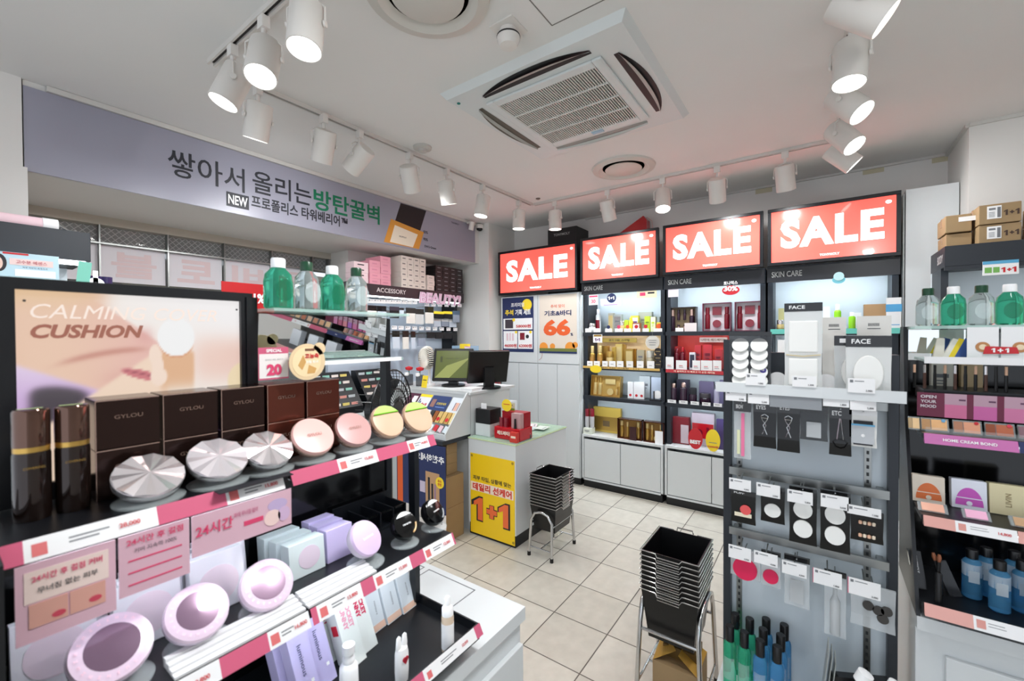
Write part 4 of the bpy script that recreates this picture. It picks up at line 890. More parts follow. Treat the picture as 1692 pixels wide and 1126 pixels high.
# bagged goods at the bottom right of the stand
for i, (u, v, k) in enumerate(((1328,1100,'box'),(1328,1118,'box'))):
    p = atz(u, v+10, .386); t = carton('wipes_pack', 'flat white tissue pack on the stand base, %s one' % ('rear', 'front')[i], 'pack', (p.x+.0, p.y, .386+.0), (.075, .05, .15-.05*i), cm((190,194,196), .3), None, BW, face=cm((60,62,66)))
t = T('pump_bottle_bag', 'smoky bag with two white pump bottles at the right of the stand base', 'pack', (SX-.13, -.085, .386), BW)
MB().add([(-.07,-.02,0),(.08,-.02,0),(.08,.03,0),(-.07,.03,0),(-.06,-.012,.15),(.06,-.012,.19),(.06,.012,.19),(-.06,.012,.15)], [(0,3,2,1),(0,1,5,4),(1,2,6,5),(2,3,7,6),(3,0,4,7),(4,5,6,7)]).build('bag', mat('black_bag', (16,16,18), .15, a=.9), t)
for sx_ in (-.045, .015): MB().lathe([(.014,0),(.014,.10),(.007,.112),(.007,.125),(.017,.128),(.017,.155),(0,.158)], 18, (sx_, -.055, .075), M=Matrix.Rotation(R_(22), 3, 'Y')).build('white_pump', WH, t)
t = T('sheet_mask_pouch', 'tall slim grey pouches leaning beside the pump bottle bag', 'pack', (SX-.16, .0, .386), BW, rot=(0, .10, BW))
for k in range(3): MB().box(-.004+k*.009, -.002+k*.009, -.02, .05, .0, .24-.015*k).build('pouch', cm((150,154,150), .3), t)

# ================= SHOPPING BASKETS =================
def basket_mb(w, d, h):
    """tapered open plastic basket with rim"""
    m_ = MB(); a, b = w/2, d/2; k = .80; th = .004
    o = [(-a,-b),(a,-b),(a,b),(-a,b)]; i = [(x*(1-th/a), y*(1-th/b)) for x, y in o]; ob = [(x*k, y*k) for x, y in o]; ib = [(x*k*.97, y*k*.97) for x, y in o]
    vs = [(x,y,h) for x,y in o]+[(x,y,h) for x,y in i]+[(x,y,0) for x,y in ob]+[(x,y,.004) for x,y in ib]
    fs = []
    for q in range(4):
        r = (q+1) % 4; fs += [(q, r, r+4, q+4), (q+8, r+8, r, q), (q+4, r+4, r+12, q+12)]
    fs += [(11,10,9,8), (12,13,14,15)]
    return m_.add(vs, fs)
def basket_stack(name_loc, rz, n, w, d, h, z0, step, where):
    loc = name_loc
    for k in range(n):
        t = T('shopping_basket', 'black shopping basket %s, %s in the stack' % (where, ('topmost' if k == n-1 else 'lowest' if k == 0 else LAY[k]+' from below')), 'basket', (loc[0], loc[1], z0+k*step), rz, 'black shopping baskets %s' % where)
        basket_mb(w, d, h).build('basket_body', BPLA, t)
        a, b = w/2+.004, d/2+.004; z = h
        MB().tube([(-a,-b,z),(-a*.45,-b,z),(-a*.38,-b-.006,z-.010),(a*.38,-b-.006,z-.010),(a*.45,-b,z),(a,-b,z),(a,b,z),(a*.45,b,z),(a*.38,b+.006,z-.010),(-a*.38,b+.006,z-.010),(-a*.45,b,z),(-a,b,z)], .0022, 6, True).build('wire_rim', CHROME, t)
        for s in (-1, 1):
            g = MB().box(-a*.37, a*.37, s*(b+.0065)-.0012, s*(b+.0065)+.0012, z-.022, z-.019)
            for q in range(14): x = -a*.36+q*a*.72/13; g.tube([(x, s*(b+.0065), z-.021), (x, s*(b+.0065), z-.008)], .0012, 4)
            g.build('ribbed_grip', CHROME, t)
        if k == n-1:
            MB().tube([(-a*.3, b*.98, z+.002), (-a*.28, b*.95, z+.016), (a*.28, b*.95, z+.016), (a*.3, b*.98, z+.002)], .003, 6).build('handle', CHROME, t)
def stool(loc, rz, w, d, h, label):
    t = T('basket_stand', label, 'stand', loc, rz)
    for s in (-1, 1):
        x = s*w/2
        MB().tube([(x*1.12, -d/2*1.1, .012), (x, -d/2+.0, h*.80), (x, -d/2+.03, h*.96), (x, -d/2+.07, h), (x, d/2-.07, h), (x, d/2-.03, h*.96), (x, d/2, h*.80), (x*1.12, d/2*1.1, .012)], .0095, 10).build('leg_frame', CHROME, t)
    for s in (-1, 1): MB().tube([(-w/2, s*d*.5, h*.72), (w/2, s*d*.5, h*.72)], .007, 8).build('cross_bar', CHROME, t)
    for s in (-1, 1): MB().tube([(s*w/2*1.08, -d*.53, h*.2), (s*w/2*1.08, d*.53, h*.2)], .005, 8).build('low_bar', CHROME, t)
    MB().tube([(-w/2*1.08, 0, h*.2), (w/2*1.08, 0, h*.2)], .005, 8).build('low_bar', CHROME, t)
    for x in (-1, 1):
        for y in (-1, 1): MB().cyl((x*w/2*1.12, y*d/2*1.1, 0), .012, .025, 10).build('rubber_foot', BPLA, t)
    return t
c1 = (2.545, 1.50)
stool((c1[0], c1[1], 0), 0, .28, .16, .30, 'chrome basket stand in front of the white cash desk')
basket_stack(c1, 0, 11, .25, .20, .17, .165, .0205, 'before the white cash desk')
c2 = (1.80, .46)
c2 = (1.815, .475)
stool((c2[0], c2[1], 0), BW, .22, .26, .42, 'chrome basket stand beside the accessory stand')
basket_stack(c2, BW, 9, .215, .25, .20, .26, .0195, 'beside the accessory stand')
t = T('carton_bin', 'open yellow brown carton on the floor under the nearer basket stand', 'box', (1.80, .46, 0), BW)
MB().box(-.085, .085, -.085, .085, 0, .17).build('box_body', CARD, t); MB().add([(-.085,-.085,.17),(0,-.06,.225),(-.08,.06,.22),(-.085,.085,.17)], [(0,1,2,3)]).add([(.085,-.085,.17),(.01,-.07,.215),(.02,.06,.22),(.085,.085,.17)], [(0,3,2,1)]).build('flap', cm((196,150,60), .4), t)
MB().box(-.06, .07, -.03, .07, .17, .215).build('inner_box', cm((110,84,40), .4), t)

# ================= RIGHT GONDOLA =================
GX = 1.50; GY = -.205
gd = T('display_gondola', 'black shelved makeup gondola on a white cabinet at the right of the picture', 'display unit', (GX, GY, 0), BW)
GL = 1.15
MB().box(.0, GL, .02, .70, .05, .715).box(-.0, GL, .0, .72, .715, .75).build('base_cabinet', WHITE, gd)
MB().box(.04, GL, .03, .69, 0, .05).build('plinth', BLACK, gd)
MB().box(.055, .57, .006, .021, .10, .66).build('door', WHITE, gd, bev=.002); MB().box(.58, 1.1, .006, .021, .10, .66).build('door', WHITE, gd, bev=.002)
MB().box(.0, GL, .24, .26, .75, 1.40).build('back_panel', GLOSSB, gd)
MB().prismx([(.0,.75),(.30,.75),(.30,1.50),(.24,1.50),(.20,1.23),(.10,.99)], -.002, .006).build('side_panel', BLACK, gd)
def tray(z, y0, y1, x0, x1, name='shelf', lip=.02, bd=None):
    bd = bd or gd
    s = MB().box(x0, x1, y0, y1, z-.012, z).build(name, BLACK, bd)
    return s
def strip_front(x0, x1, y, z, segs, bd, tilt=.012, h=.024):
    for i, (a, b, mt, txt) in enumerate(segs):
        A = x0+(x1-x0)*a; B = x0+(x1-x0)*b
        o = MB().m(mt).add([(A, y-tilt, z-h), (B, y-tilt, z-h), (B, y, z), (A, y, z)], [(0,1,2,3)]).add([(A, y-tilt, z-h), (A, y, z), (A, y+.004, z-h)], [(0,1,2)])
        if mt is PAPER:
            o.m(cm((216,150,140))).add([(A+(B-A)*.05, y-tilt*.8-.0006, z-h*.8), (A+(B-A)*.05+h*.55, y-tilt*.8-.0006, z-h*.8), (A+(B-A)*.05+h*.55, y-tilt*.2-.0006, z-h*.2), (A+(B-A)*.05, y-tilt*.2-.0006, z-h*.2)], [(0,1,2,3)])
            o.m(GREY)
            for q in (.3, .5): o.add([(A+(B-A)*.25, y-tilt*q-.0006, z-h*(q+.08)), (A+(B-A)*(.5+.1*q), y-tilt*q-.0006, z-h*(q+.08)), (A+(B-A)*(.5+.1*q), y-tilt*q-.0006, z-h*q), (A+(B-A)*.25, y-tilt*q-.0006, z-h*q)], [(0,1,2,3)])
        o.build('price_strip', None, bd)
        if txt: text(txt, h*.3, RED if mt is PAPER else WH, bd, ((A+B)/2+(B-A)*.3*(mt is PAPER), y-tilt*.5-.001, z-h*.5), bold=.02, name='strip_lettering', rot=(R_(90)-math.atan2(tilt, h), 0, 0))
# shelf with palettes z 1.22, shelf 1.01, tray .79
tray(1.225, .0, .24, .006, GL); tray(1.015, .0, .24, .006, GL); tray(.79, -.02, .24, .006, GL, 'bottom_tray')
MB().box(.006, GL, -.022, -.018, .772, .80).build('tray_lip', BLACK, gd)
strip_front(.01, GL, -.003, 1.226, [(0,.14,cm((196,110,170)),'HOME CREAM BOND'),(.141,.32,NAVY,'4,800원'),(.33,.5,PINKL,None),(.5,.7,PAPER,'9,800'),(.7,1,PINKL,None)], gd)
strip_front(.01, GL, -.003, 1.016, [(0,.05,BLUSH,None),(.05,.14,PAPER,'14,800'),(.141,.3,BLUSH,None),(.3,.42,PAPER,'9,800'),(.42,1,BLUSH,None)], gd)
strip_front(.01, GL, -.022, .80, [(0,.075,BLUSH,None),(.075,.16,PAPER,None),(.161,.24,BLUSH,None),(.24,.35,PAPER,'6,800'),(.35,1,BLUSH,None)], gd, h=.028)
for z in (1.2115, 1.0015):
    for a, b in ((.05, .20), (.21, .40), (.42, GL-.03)): MB().box(a, b, .015, .022, z-.006, z).build('light_strip', LED, gd)
# upper: glass shelf + mirror
MB().box(.006, GL, .10, .26, 1.492, 1.500).build('glass_shelf', SHELFG, gd)
MB().box(.012, .17, .262, .266, 1.42, 1.49).build('mirror', MIRROR, gd); MB().box(0, .012, .26, .28, 1.15, 1.50).build('frame_post', BLACK, gd)
MB().box(.02, GL, .07, .22, 1.404, 1.411).build('lower_glass_shelf', SHELFG, gd)
MB().box(.02, .40, .066, .07, 1.40, 1.418).build('white_shelf_edge', PAPER, gd)
for i, (u, vt) in enumerate(((1533,477),(1575,474),(1621,472),(1668,470))):
    p = atx(u, 537, GX+.17); h = atx(u, vt, GX+.17).z-1.501
    green = i % 2 == 1
    b = bottle('aloe_bottle', ['clear bottle with dark green cap at the left end of the right glass shelf', 'green bottle with white cap, second on the right glass shelf', 'clear bottle with dark green cap, third on the right glass shelf', 'green bottle with white cap, rightmost on the right glass shelf'][i], 'bottle', (GX+.17, p.y, 1.501), .0255, h, GREENL if green else CLEARL, WH if green else mat('dark_green_cap', (20,66,42), .3), 'lotion bottles on the right glass shelf', BW, capf=.19, capr=.50, neck=.5, sh=.28)
    MB().m(mat('clear_label') if not green else mat('green_label', (20,120,84), .3, a=.35)).disc(0, h*.35, .017, -.0262, -.0258, 14, rz=h*.2).build('bottle_label', None, b)
# one plus one leaflet
t = T('leaflet', 'white standing leaflet with red one plus one banner on the right gondola', 'leaflet', (GX+.10, atx(1652, 560, GX+.1).y, 1.412), BW)
for s in (-1, 1): MB().box(.002 if s > 0 else -.058, .058 if s > 0 else -.002, -.001, .001, 0, .083).build('sheet', PAPER, t)
MB().m(cm((186,130,80))).disc(-.030, .032, .013, -.003, -.001).disc(.034, .032, .013, -.003, -.001).m(cm((236,214,180))).disc(-.030, .032, .007, -.004, -.003).disc(.034, .032, .007, -.004, -.003).m(RED).prism([(-.03,.014),(.032,.016),(.028,.032),(-.026,.034)], -.005, -.003).build('picture', None, t)
text('1+1', .011, WH, t, (0, -.0055, .024), bold=.05, w=.032)
# tubes, sticks behind
for i, (u, m1) in enumerate(((1545,cm((226,220,206))),(1560,cm((236,232,220))),(1570,YEL),(1580,cm((60,90,160))))):
    y = atx(u+5, 560, GX+.14).y; t = T('cream_tube', ['white pointed tube', 'white slanted tube', 'yellow tube', 'dark blue tube'][i]+' leaning on the right gondola under the green bottles', 'tube', (GX+.14, y, 1.412), BW, rot=(0, .35 if i else .1, BW))
    MB().add([(-.011,-.008,0),(.011,-.008,0),(.011,.008,0),(-.011,.008,0),(-.008,-.001,.055),(.008,-.001,.055),(.008,.001,.055),(-.008,.001,.055)], [(0,3,2,1),(0,1,5,4),(1,2,6,5),(2,3,7,6),(3,0,4,7),(4,5,6,7)]).build('tube_body', m1, t, bev=.001)
# makeup pencils and boxes at the level under the glass
for i in range(10):
    u = 1512+i*17; y = atx(u, 620, GX+.10).y
    t = T('brow_pencil', 'slim makeup pencil standing behind the plum palette card, %s' % g_(i), 'pencil', (GX+.11, y, 1.33), BW, 'makeup pencils on the right gondola'); MB().cyl((0,0,0), .0035, .042, 8).build('barrel', [BPLA, cm((90,60,50)), BPLA][i % 3], t); MB().cyl((0,0,.042), .003, .022, 8).build('cap', [cm((226,180,150)), SILV, BPLA][i % 3], t)
MB().box(.02, GL, .07, .20, 1.30, 1.33).build('pencil_rack', BLACK, gd)
y = atx(1563, 620, GX+.16).y; t = carton('product_box', 'cream box with a tiny drawn dog behind the makeup pencils', 'box', (GX+.205, y, 1.301), (.045, .03, .095), cm((226,222,208)), None, BW, deco=GREY)
y = atx(1614, 620, GX+.16).y; t = carton('product_box', 'tan carton behind the makeup pencils', 'box', (GX+.205, y, 1.301), (.042, .03, .10), cm((206,180,140)), None, BW)
# palette backing card OPEN YOUR MOOD
y0 = atx(1500, 650, GX+.10).y; y1 = GY-GL
t = T('backing_board', 'plum board reading OPEN YOUR MOOD with four eyeshadow pictures', 'sign', (GX+.05, GY-.004, 1.262), BW)
MB().box(0, .50, -.001, .001, 0, .062).build('board', cm((104,24,56), .4), t)
for k in range(7):
    a = .052+k*.052; c_ = [(206,110,150),(200,100,160),(206,120,160),(170,110,190),(220,140,150),(190,100,130),(210,130,170)][k]
    MB().m(cm(c_)).box(a, a+.040, -.0016, 0, 0, .034).m(cm((186,150,166))).box(a, a+.040, -.0016, 0, .034, .062).m(cm((90,50,80))).box(a+.026, a+.038, -.002, 0, .045, .049).build('eyeshadow_picture', None, t)
for k, s in enumerate(('OPEN', 'YOUR', 'MOOD')): text(s, .0078, cm((210,200,205)), t, (.0215, -.0018, .052-.0125*k), bold=.03, w=.030)
# palettes standing slanted on shelf 1.226
pal = [(1500,1521,(236,200,150)),(1521,1569,(240,186,130)),(1574,1624,(232,164,130)),(1627,1679,(190,106,74)),(1682,1730,(180,140,150)),(1735,1790,(200,150,130))]
for i, (a, b, c_) in enumerate(pal):
    y0 = atx(a, 690, GX+.04).y; y1 = atx(b, 690, GX+.04).y; w = y0-y1
    t = T('eyeshadow_palette', 'clear lidded %s eyeshadow palette on the right gondola, %s' % (['cream','amber','peach','brown','mauve','rosy'][i], g_(i)), 'palette', (GX+.035, (y0+y1)/2, 1.2265), BW, 'eyeshadow palettes in a row on the right gondola', rot=(-.35, 0, BW))
    MB().box(-w/2+.001, w/2-.001, 0, .006, 0, .034).build('case', GLASS, t); MB().box(-w*.12, w*.42, -.001, .003, .003, .030).build('colour_pan', cm(c_, .6), t); MB().box(-w*.46, -w*.15, -.001, .003, .003, .030).build('pearl_pan', cm(tuple(int(x*.8) for x in c_), .3, m=.3), t)
    if i in (1, 2, 3): MB().disc(w*.3, .028, .004, -.003, -.001, 12).build('round_sticker', [0, cm((110,170,210)), RED, cm((220,60,80))][i], t)
for i in range(9):
    y = -.66-.075*i; c_ = [(236,196,150),(224,170,130),(206,140,110),(230,190,160),(196,120,90)][i % 5]
    t = T('eyeshadow_palette', 'tan palette beyond the right picture edge, seen in the mirror, %s' % g_(i), 'palette', (GX+.035, y, 1.2265), BW, 'palettes seen in the left mirror', rot=(-.35, 0, BW)); w = .062
    MB().box(-w/2+.001, w/2-.001, 0, .006, 0, .04).build('case', GLASS, t); MB().box(-w*.40, w*.42, -.001, .003, .003, .036).build('colour_pan', cm(c_, .6), t)
    if i % 3 == 0: carton('product_box', 'pale carton beyond the right picture edge on the second shelf, %s' % g_(i//3), 'box', (GX+.08, y-.03, 1.0165), (.12, .04, .11), cm((226,228,230)), 'cartons seen in the left mirror', BW, lean=-.2)
for i in range(2): 
    MB().add([(.012+i*.2, -.004, 1.228), (.19+i*.2, -.004, 1.228), (.19+i*.2, -.010, 1.243), (.012+i*.2, -.010, 1.243)], [(0,1,2,3)]).build('acrylic_lip', GLASS, gd)
# second shelf: boxes with semicircle print, compacts
for i, (a, b, vt, base, semi) in enumerate(((1508,1562,785,(240,226,206),(232,120,60)),(1573,1632,792,(236,238,246),(206,90,190)),(1636,1700,800,(226,214,170),(190,150,110)))):
    x = GX+.11; y0 = atx(a, 820, x).y; y1 = atx(b, 820, x).y; w = y0-y1; h = atx(a, vt, x).z-1.016
    t = carton('blusher_box', '%s blusher box standing on the second shelf of the right gondola' % ['cream box with orange semicircle', 'white box with violet semicircle', 'gold printed'][i], 'box', (x, (y0+y1)/2, 1.0165), (w, .03, h), cm(base), None, BW, lean=-.12)
    if i < 2:
        n = 14; MB().m(cm(semi, .5)).prism([(w*.4*math.cos(math.pi*k/n), h*.12+h*.62*math.sin(math.pi*k/n)) for k in range(n+1)], -.001, 0).m(cm(base)).box(-w*.42, w*.42, -.0015, -.001, h*.36, h*.39).disc(0, h*.2, w*.09, -.0016, -.001, 12).build('semicircle_print', None, t)
    else: text('LIVIN', h*.14, cm((150,130,90)), t, (0, -.001, h*.5), bold=.01, rot=(R_(90), R_(-90), 0))
for i, (a, b, c_) in enumerate(((1518,1568,(246,186,160)),(1592,1640,(248,186,214)),(1672,1730,(200,160,120)))):
    x = GX+.03; y0 = atx(a, 840, x).y; y1 = atx(b, 840, x).y; w = y0-y1
    t = T('blusher_compact', '%s blusher in a clear tray at the front of the second shelf, right gondola' % ['peach', 'pink', 'tan'][i], 'compact', (x, (y0+y1)/2, 1.0165), BW, rot=(-.95, 0, BW))
    MB().box(-w/2, w/2, 0, .006, 0, .03).build('case', GLASS, t); MB().box(-w*.38, w*.38, -.001, .004, .003, .027).build('powder', cm(c_, .6), t)
# bottom tray: mascaras, blue bottles
t = T('mascara_box', 'black carton with white lettering leaning at the left end of the bottom tray', 'box', (GX+.07, atx(1522, 930, GX+.07).y, .791), BW, rot=(-.25, -.12, BW))
MB().box(-.013, .013, 0, .03, 0, .095).build('box_body', GLOSSB, t); text('TONYMOLY', .007, WH, t, (0, -.001, .062), bold=.03, rot=(R_(90), R_(90), 0), w=.045)
t = T('mascara', 'upright matt black mascara tube at the front of the bottom tray', 'mascara', (GX+.0, atx(1551, 960, GX).y, .7995), BW); MB().lathe([(.0075,0),(.0075,.04),(.007,.042),(.007,.072),(.004,.076),(0,.076)], 18).build('tube', BPLA, t)
for i, (u, dx) in enumerate(((1541,.06),(1553,.07))):
    t = T('makeup_brush', 'brush with copper ferrule behind the black mascara, %s one' % ('left', 'right')[i], 'brush', (GX+dx, atx(u+8, 930, GX+dx).y, .791), BW, rot=(-.1, .05-.25*i, BW)); MB().cyl((0,0,0), .004, .085, 8).build('handle', BPLA, t); MB().lathe([(.0035, .085), (.005, .095), (.003, .104), (0, .105)], 10).build('bristles', cm((150,90,60)), t)
t = T('mascara_pack', 'clear slanted blister tube behind the mascara on the bottom tray', 'pack', (GX+.08, atx(1580, 950, GX+.08).y, .791), BW, rot=(-.15, -.35, BW)); MB().box(-.012, .012, -.005, .005, 0, .085).build('blister', BAGD, t)
for i, (u, dx) in enumerate(((1606,.10),(1630,.135),(1652,.06),(1690,.09),(1676,.15),(1716,.05),(1745,.10))):
    y = atx(u, 940, GX+dx).y
    b = bottle('cleansing_water', 'blue two-layer cleansing water with black cap, %s, right gondola' % ['leftmost with its clear rim', 'behind the gap', 'front middle', 'front right', 'rear right', 'cut by the picture edge', 'farthest right'][i], 'bottle', (GX+dx, y, .791), .019, .125, BLUEL, BPLA, 'cleansing waters on the right gondola', BW, capf=.18, capr=.62, neck=.55, sh=.14)
    MB().lathe([(.0192, .058), (.0193, .09)], 18).build('clear_upper_half', mat('clear_upper', (200,214,224), .05, a=.55), b)
    MB().box(-.010, .010, -.0205, -.0198, .045, .075).build('bottle_label', mat('pale_label', (200,210,216), .4, a=.45), b)
# ================= LEFT GONDOLA =================
LG0 = Vector((.40, .80, 0)); LX = Matrix.Translation(-LG0)
lg = T('display_gondola', 'black shelved makeup gondola with a glowing picture panel, nearest at lower left', 'display unit', LG0)
def LM_():
    m_ = MB(); m_.X = LX; return m_
LL = .03
LM_().box(LL, .935, .652, 1.25, .05, .715).box(LL, .946, .642, 1.26, .715, .75).build('base_cabinet', WHITE, lg)
LM_().box(LL, .92, .67, 1.24, 0, .05).build('plinth', BLACK, lg)
for a, b in ((.55, .93), (.15, .54)): LM_().box(a, b, .638, .652, .10, .66).build('door', WHITE, lg, bev=.002)
LM_().box(.935, .949, .67, .94, .10, .66).build('end_door', WHITE, lg, bev=.002)
iv = LM_()
for a, b in ((.985-.06, 0),): pass
for (x0, x1, y0, y1) in ((.765,.925,.80,.99), (.765,.925,1.01,1.20)):
    iv.m(GREY).box(x0, x1, y0, y0+.003, .75, .7506).box(x0, x1, y1-.003, y1, .75, .7506).box(x0, x0+.003, y0, y1, .75, .7506).box(x1-.003, x1, y0, y1, .75, .7506)
iv.build('top_panel_seam', None, lg)
LM_().box(.03, .741, .95, .97, .75, 1.22).build('back_panel', GLOSSB, lg)
LM_().box(.385, .405, .93, .97, 1.22, 1.56).build('centre_post', BLACK, lg)
LM_().box(.733, .748, .945, .97, .75, 1.527).build('frame_post', BLACK, lg)
LM_().box(.733, .748, .835, .858, .80, 1.22).build('frame_post', BLACK, lg)
LM_().box(.030, .050, .70, .97, .75, 1.24).build('side_panel', BLACK, lg)
# shelves
for z, y0, n in ((1.235, .775, 'shelf'), (1.008, .712, 'shelf')):
    for a, b in ((.05, .385), (.389, .741)): LM_().box(a, b, y0, .95, z-.014, z).build(n, BLACK, lg)
LM_().box(.05, .753, .64, .95, .776, .79).box(.05, .753, .64, .645, .79, .812).box(.749, .753, .64, .95, .79, .812).build('bottom_tray', BLACK, lg)
LM_().box(.41, .725, .800, .808, 1.213, 1.2208).build('light_strip', UNITLED, lg); LM_().box(.08, .37, .800, .808, 1.213, 1.2208).build('light_strip', UNITLED, lg)
LM_().box(.41, .725, .740, .748, .986, .9938).build('light_strip', UNITLED, lg)
LM_().box(.06, .37, .740, .748, .986, .9938).build('light_strip', UNITLED, lg)
class _P: pass
def lstrip(x0, x1, y, z, segs, h=.022):
    h0 = _P()
    for (a, b, mt, tx_) in segs:
        A = x0+(x1-x0)*a; B = x0+(x1-x0)*b; ti = .012
        o = LM_().m(mt).add([(A, y-ti, z-h), (B, y-ti, z-h), (B, y, z+.002), (A, y, z+.002)], [(0,1,2,3)]).add([(B, y-ti, z-h), (B, y+.004, z-h), (B, y, z+.002)], [(0,1,2)])
        if mt is PAPER:
            def q(f0, f1, g0, g1, m2): o.m(m2).add([(A+(B-A)*f0, y-ti*g1-.0008, z-h*g1), (A+(B-A)*f1, y-ti*g1-.0008, z-h*g1), (A+(B-A)*f1, y-ti*g0-.0008, z-h*g0), (A+(B-A)*f0, y-ti*g0-.0008, z-h*g0)], [(0,1,2,3)])
            q(.05, .05+h*.6/(B-A), .2, .8, cm((214,110,110))); q(.3, .6, .3, .38, GREY); q(.3, .52, .5, .58, GREY)
        o.build('price_strip', None, lg)
        if tx_: text(tx_, h*.32, RED, lg, (A+(B-A)*.76-LG0.x, y-ti*.5-.0016-LG0.y, z-h*.45), bold=.02, rot=(R_(62), 0, 0), name='strip_lettering')
lstrip(.05, .385, .775, 1.235, [(0,.06,PINKL,None),(.06,.44,PAPER,'28,000'),(.44,.70,PINKL,None),(.70,.97,PAPER,'15,800')])
LM_().m(INK).box(.27, .385, .755, .775, 1.236, 1.2375).build('black_strip', None, lg)
lstrip(.389, .741, .775, 1.235, [(0,.26,PINKL,None),(.26,.52,PAPER,'15,800'),(.52,.76,PINKL,None),(.76,.94,PAPER,'14,800'),(.94,1,PINKL,None)])
lstrip(.05, .385, .712, 1.008, [(0,.3,PINKL,None),(.3,.6,PAPER,'18,800'),(.6,.8,PINKL,None),(.8,1,PAPER,'16,800')])
lstrip(.389, .741, .712, 1.008, [(0,.03,PINKL,None),(.03,.28,PAPER,'13,800'),(.28,.36,PINKL,None),(.36,.62,PAPER,'15,000'),(.62,.73,PINKL,None),(.73,.985,PAPER,'12,000'),(.985,1,PINKL,None)])
lstrip(.05, .753, .640, .812, [(.35,.55,PAPER,'9,800'),(.55,.70,PAPER,'7,000'),(.70,.75,PINKL,None),(.75,.97,PAPER,'12,000'),(.97,1,PINKL,None)], h=.02)
# ridged paper stacks along the shelf fronts
for a, b, y, z in ((.39, .53, .718, 1.008), (.20, .385, .718, 1.008)):
    m_ = LM_()
    for k in range(4): m_.box(a, b, y+.012*k, y+.010+.012*k, z, z+.004+.003*k)
    m_.build('ridged_insert', PAPER, lg)
# glowing picture panel painted in colour on a fine grid
def paint_panel():
    nx, nz = 150, 84; x0, x1, z0, z1 = .080, .378, 1.262, 1.553; zv = 1.372
    def px(u, v):   # u 0..1 left-right, v 0..1 bottom-top
        def mixc(a, b, t): t = max(0, min(1, t)); t = t*t*(3-2*t); return tuple(a[i]*(1-t)+b[i]*t for i in range(3))
        def sg(x, k=.02): return 1/(1+math.exp(-max(-40, min(40, x/k))))
        c = mixc((255,246,238), (255,252,252), (u-.3)*1.2+(v-.6))
        c = mixc(c, (248,212,198), sg(u-.72, .04)*sg(.58-v, .08)*sg(v-.14, .08))          # pink block at right
        edge = .885-(u-.33)*1.44
        sk = max(sg(edge-v, .012), sg(.33-u, .03))
        c = mixc(c, mixc((244,206,180), (240,190,180), (u-.1)*2), sk*sg(.58-u, .012))      # forehead skin
        c = mixc(c, (240,204,150), .55*sg(v-.86, .05)*sg(.33-u, .04))
        lid = .42+.32*(u-.2)-.9*(u-.32)**2
        c = mixc(c, (206,140,124), .75*math.exp(-((v-lid)/.035)**2)*sg(u-.16, .03)*sg(.50-u, .03))
        c = mixc(c, (226,160,156), .5*math.exp(-((u-.50)/.05)**2-((v-.62)/.10)**2))        # nose
        c = mixc(c, (222,160,150), .5*math.exp(-((u-.42)/.12)**2-((v-.22)/.10)**2))
        lv = .39-.86*u
        c = mixc(c, mixc((214,180,228), (240,222,246), v*2), sg(lv-v, .012))               # lilac cloth
        c = mixc(c, (62,50,62), sg(.15+.10*math.sin(u*14)*.4-v, .02)*sg(u-.05, .012)*sg(.26-u, .015))
        cv = (u-.20)*1.34
        c = mixc(c, (252,224,200), sg(cv-v, .012)*sg(.60-u, .012)*sg(.50-v, .05))          # chin
        dx = u-.486; dz = v-(.245-.55*dx)
        c = mixc(c, (214,120,126), sg(1-((dx/.092)**2+(dz/.045)**2), .12)); c = mixc(c, (150,60,76), .7*math.exp(-((dz-.008)/.010)**2)*sg(.08-abs(dx), .01))
        c = mixc(c, (234,184,142), sg(.455-v, .012)*sg(u-.565, .006)*sg(.736-u, .005)*sg(v-.10, .05))
        for fx, fz, rx_, rz_ in ((.545,.43,.03,.10), (.555,.33,.028,.09), (.56,.22,.04,.09)):
            c = mixc(c, (255,230,212), sg(1-(((u-fx)/rx_)**2+((v-fz)/rz_)**2), .10))
        dp = ((u-.648)/.092)**2+((v-.60)/.19)**2
        c = mixc(c, (222,150,104), .8*sg(1.16-dp, .03)*sg(.5-v, .02)); c = mixc(c, (255,255,255), sg(1-dp, .03))
        c = mixc(c, (250,228,188), sg(1-(((u-1.02)/.10)**2+((v-.12)/.20)**2), .08))
        return c
    vs = []; cs = []; fs = []
    for j in range(nz+1):
        for i in range(nx+1):
            vs.append((x0+(x1-x0)*i/nx-LG0.x, .9425-LG0.y, z0+(z1-z0)*j/nz)); cs.append(lin(tuple(max(0, min(255, k)) for k in px(i/nx, (z0+(z1-z0)*j/nz-zv)/(z1-zv))))+(1,))
    for j in range(nz):
        for i in range(nx): a = j*(nx+1)+i; fs.append((a, a+1, a+nx+2, a+nx+1))
    me = bpy.data.meshes.new('picture_face'); me.from_pydata(vs, [], fs); ca = me.color_attributes.new('picture', 'FLOAT_COLOR', 'POINT')
    for i, c in enumerate(cs): ca.data[i].color = c
    M = bpy.data.materials.new('backlit_picture'); M.use_nodes = True; nt = M.node_tree; b = nt.nodes['Principled BSDF']
    at = nt.nodes.new('ShaderNodeVertexColor'); at.layer_name = 'picture'
    b.inputs['Base Color'].default_value = (.05,.05,.05,1); nt.links.new(at.outputs[0], b.inputs['Emission Color']); b.inputs['Emission Strength'].default_value = .78; b.inputs['Roughness'].default_value = .25
    me.materials.append(M); o = bpy.data.objects.new('picture_face', me); col.objects.link(o); return o
lb = T('picture_lightbox', 'glowing lightbox picture of a resting face with a white puff, titled CUSHION', 'sign', LG0)
fr = LM_(); fr.box(.060, .398, .944, .962, 1.237, 1.568)
fr.box(.060, .082, .934, .944, 1.237, 1.568).box(.376, .398, .934, .944, 1.237, 1.568).box(.082, .376, .934, .944, 1.551, 1.568).box(.082, .376, .934, .944, 1.237, 1.264)
fr.build('frame', BLACK, lb); paint_panel().parent = lb
a = aty(50, 545, .941); b = aty(237, 545, .941)
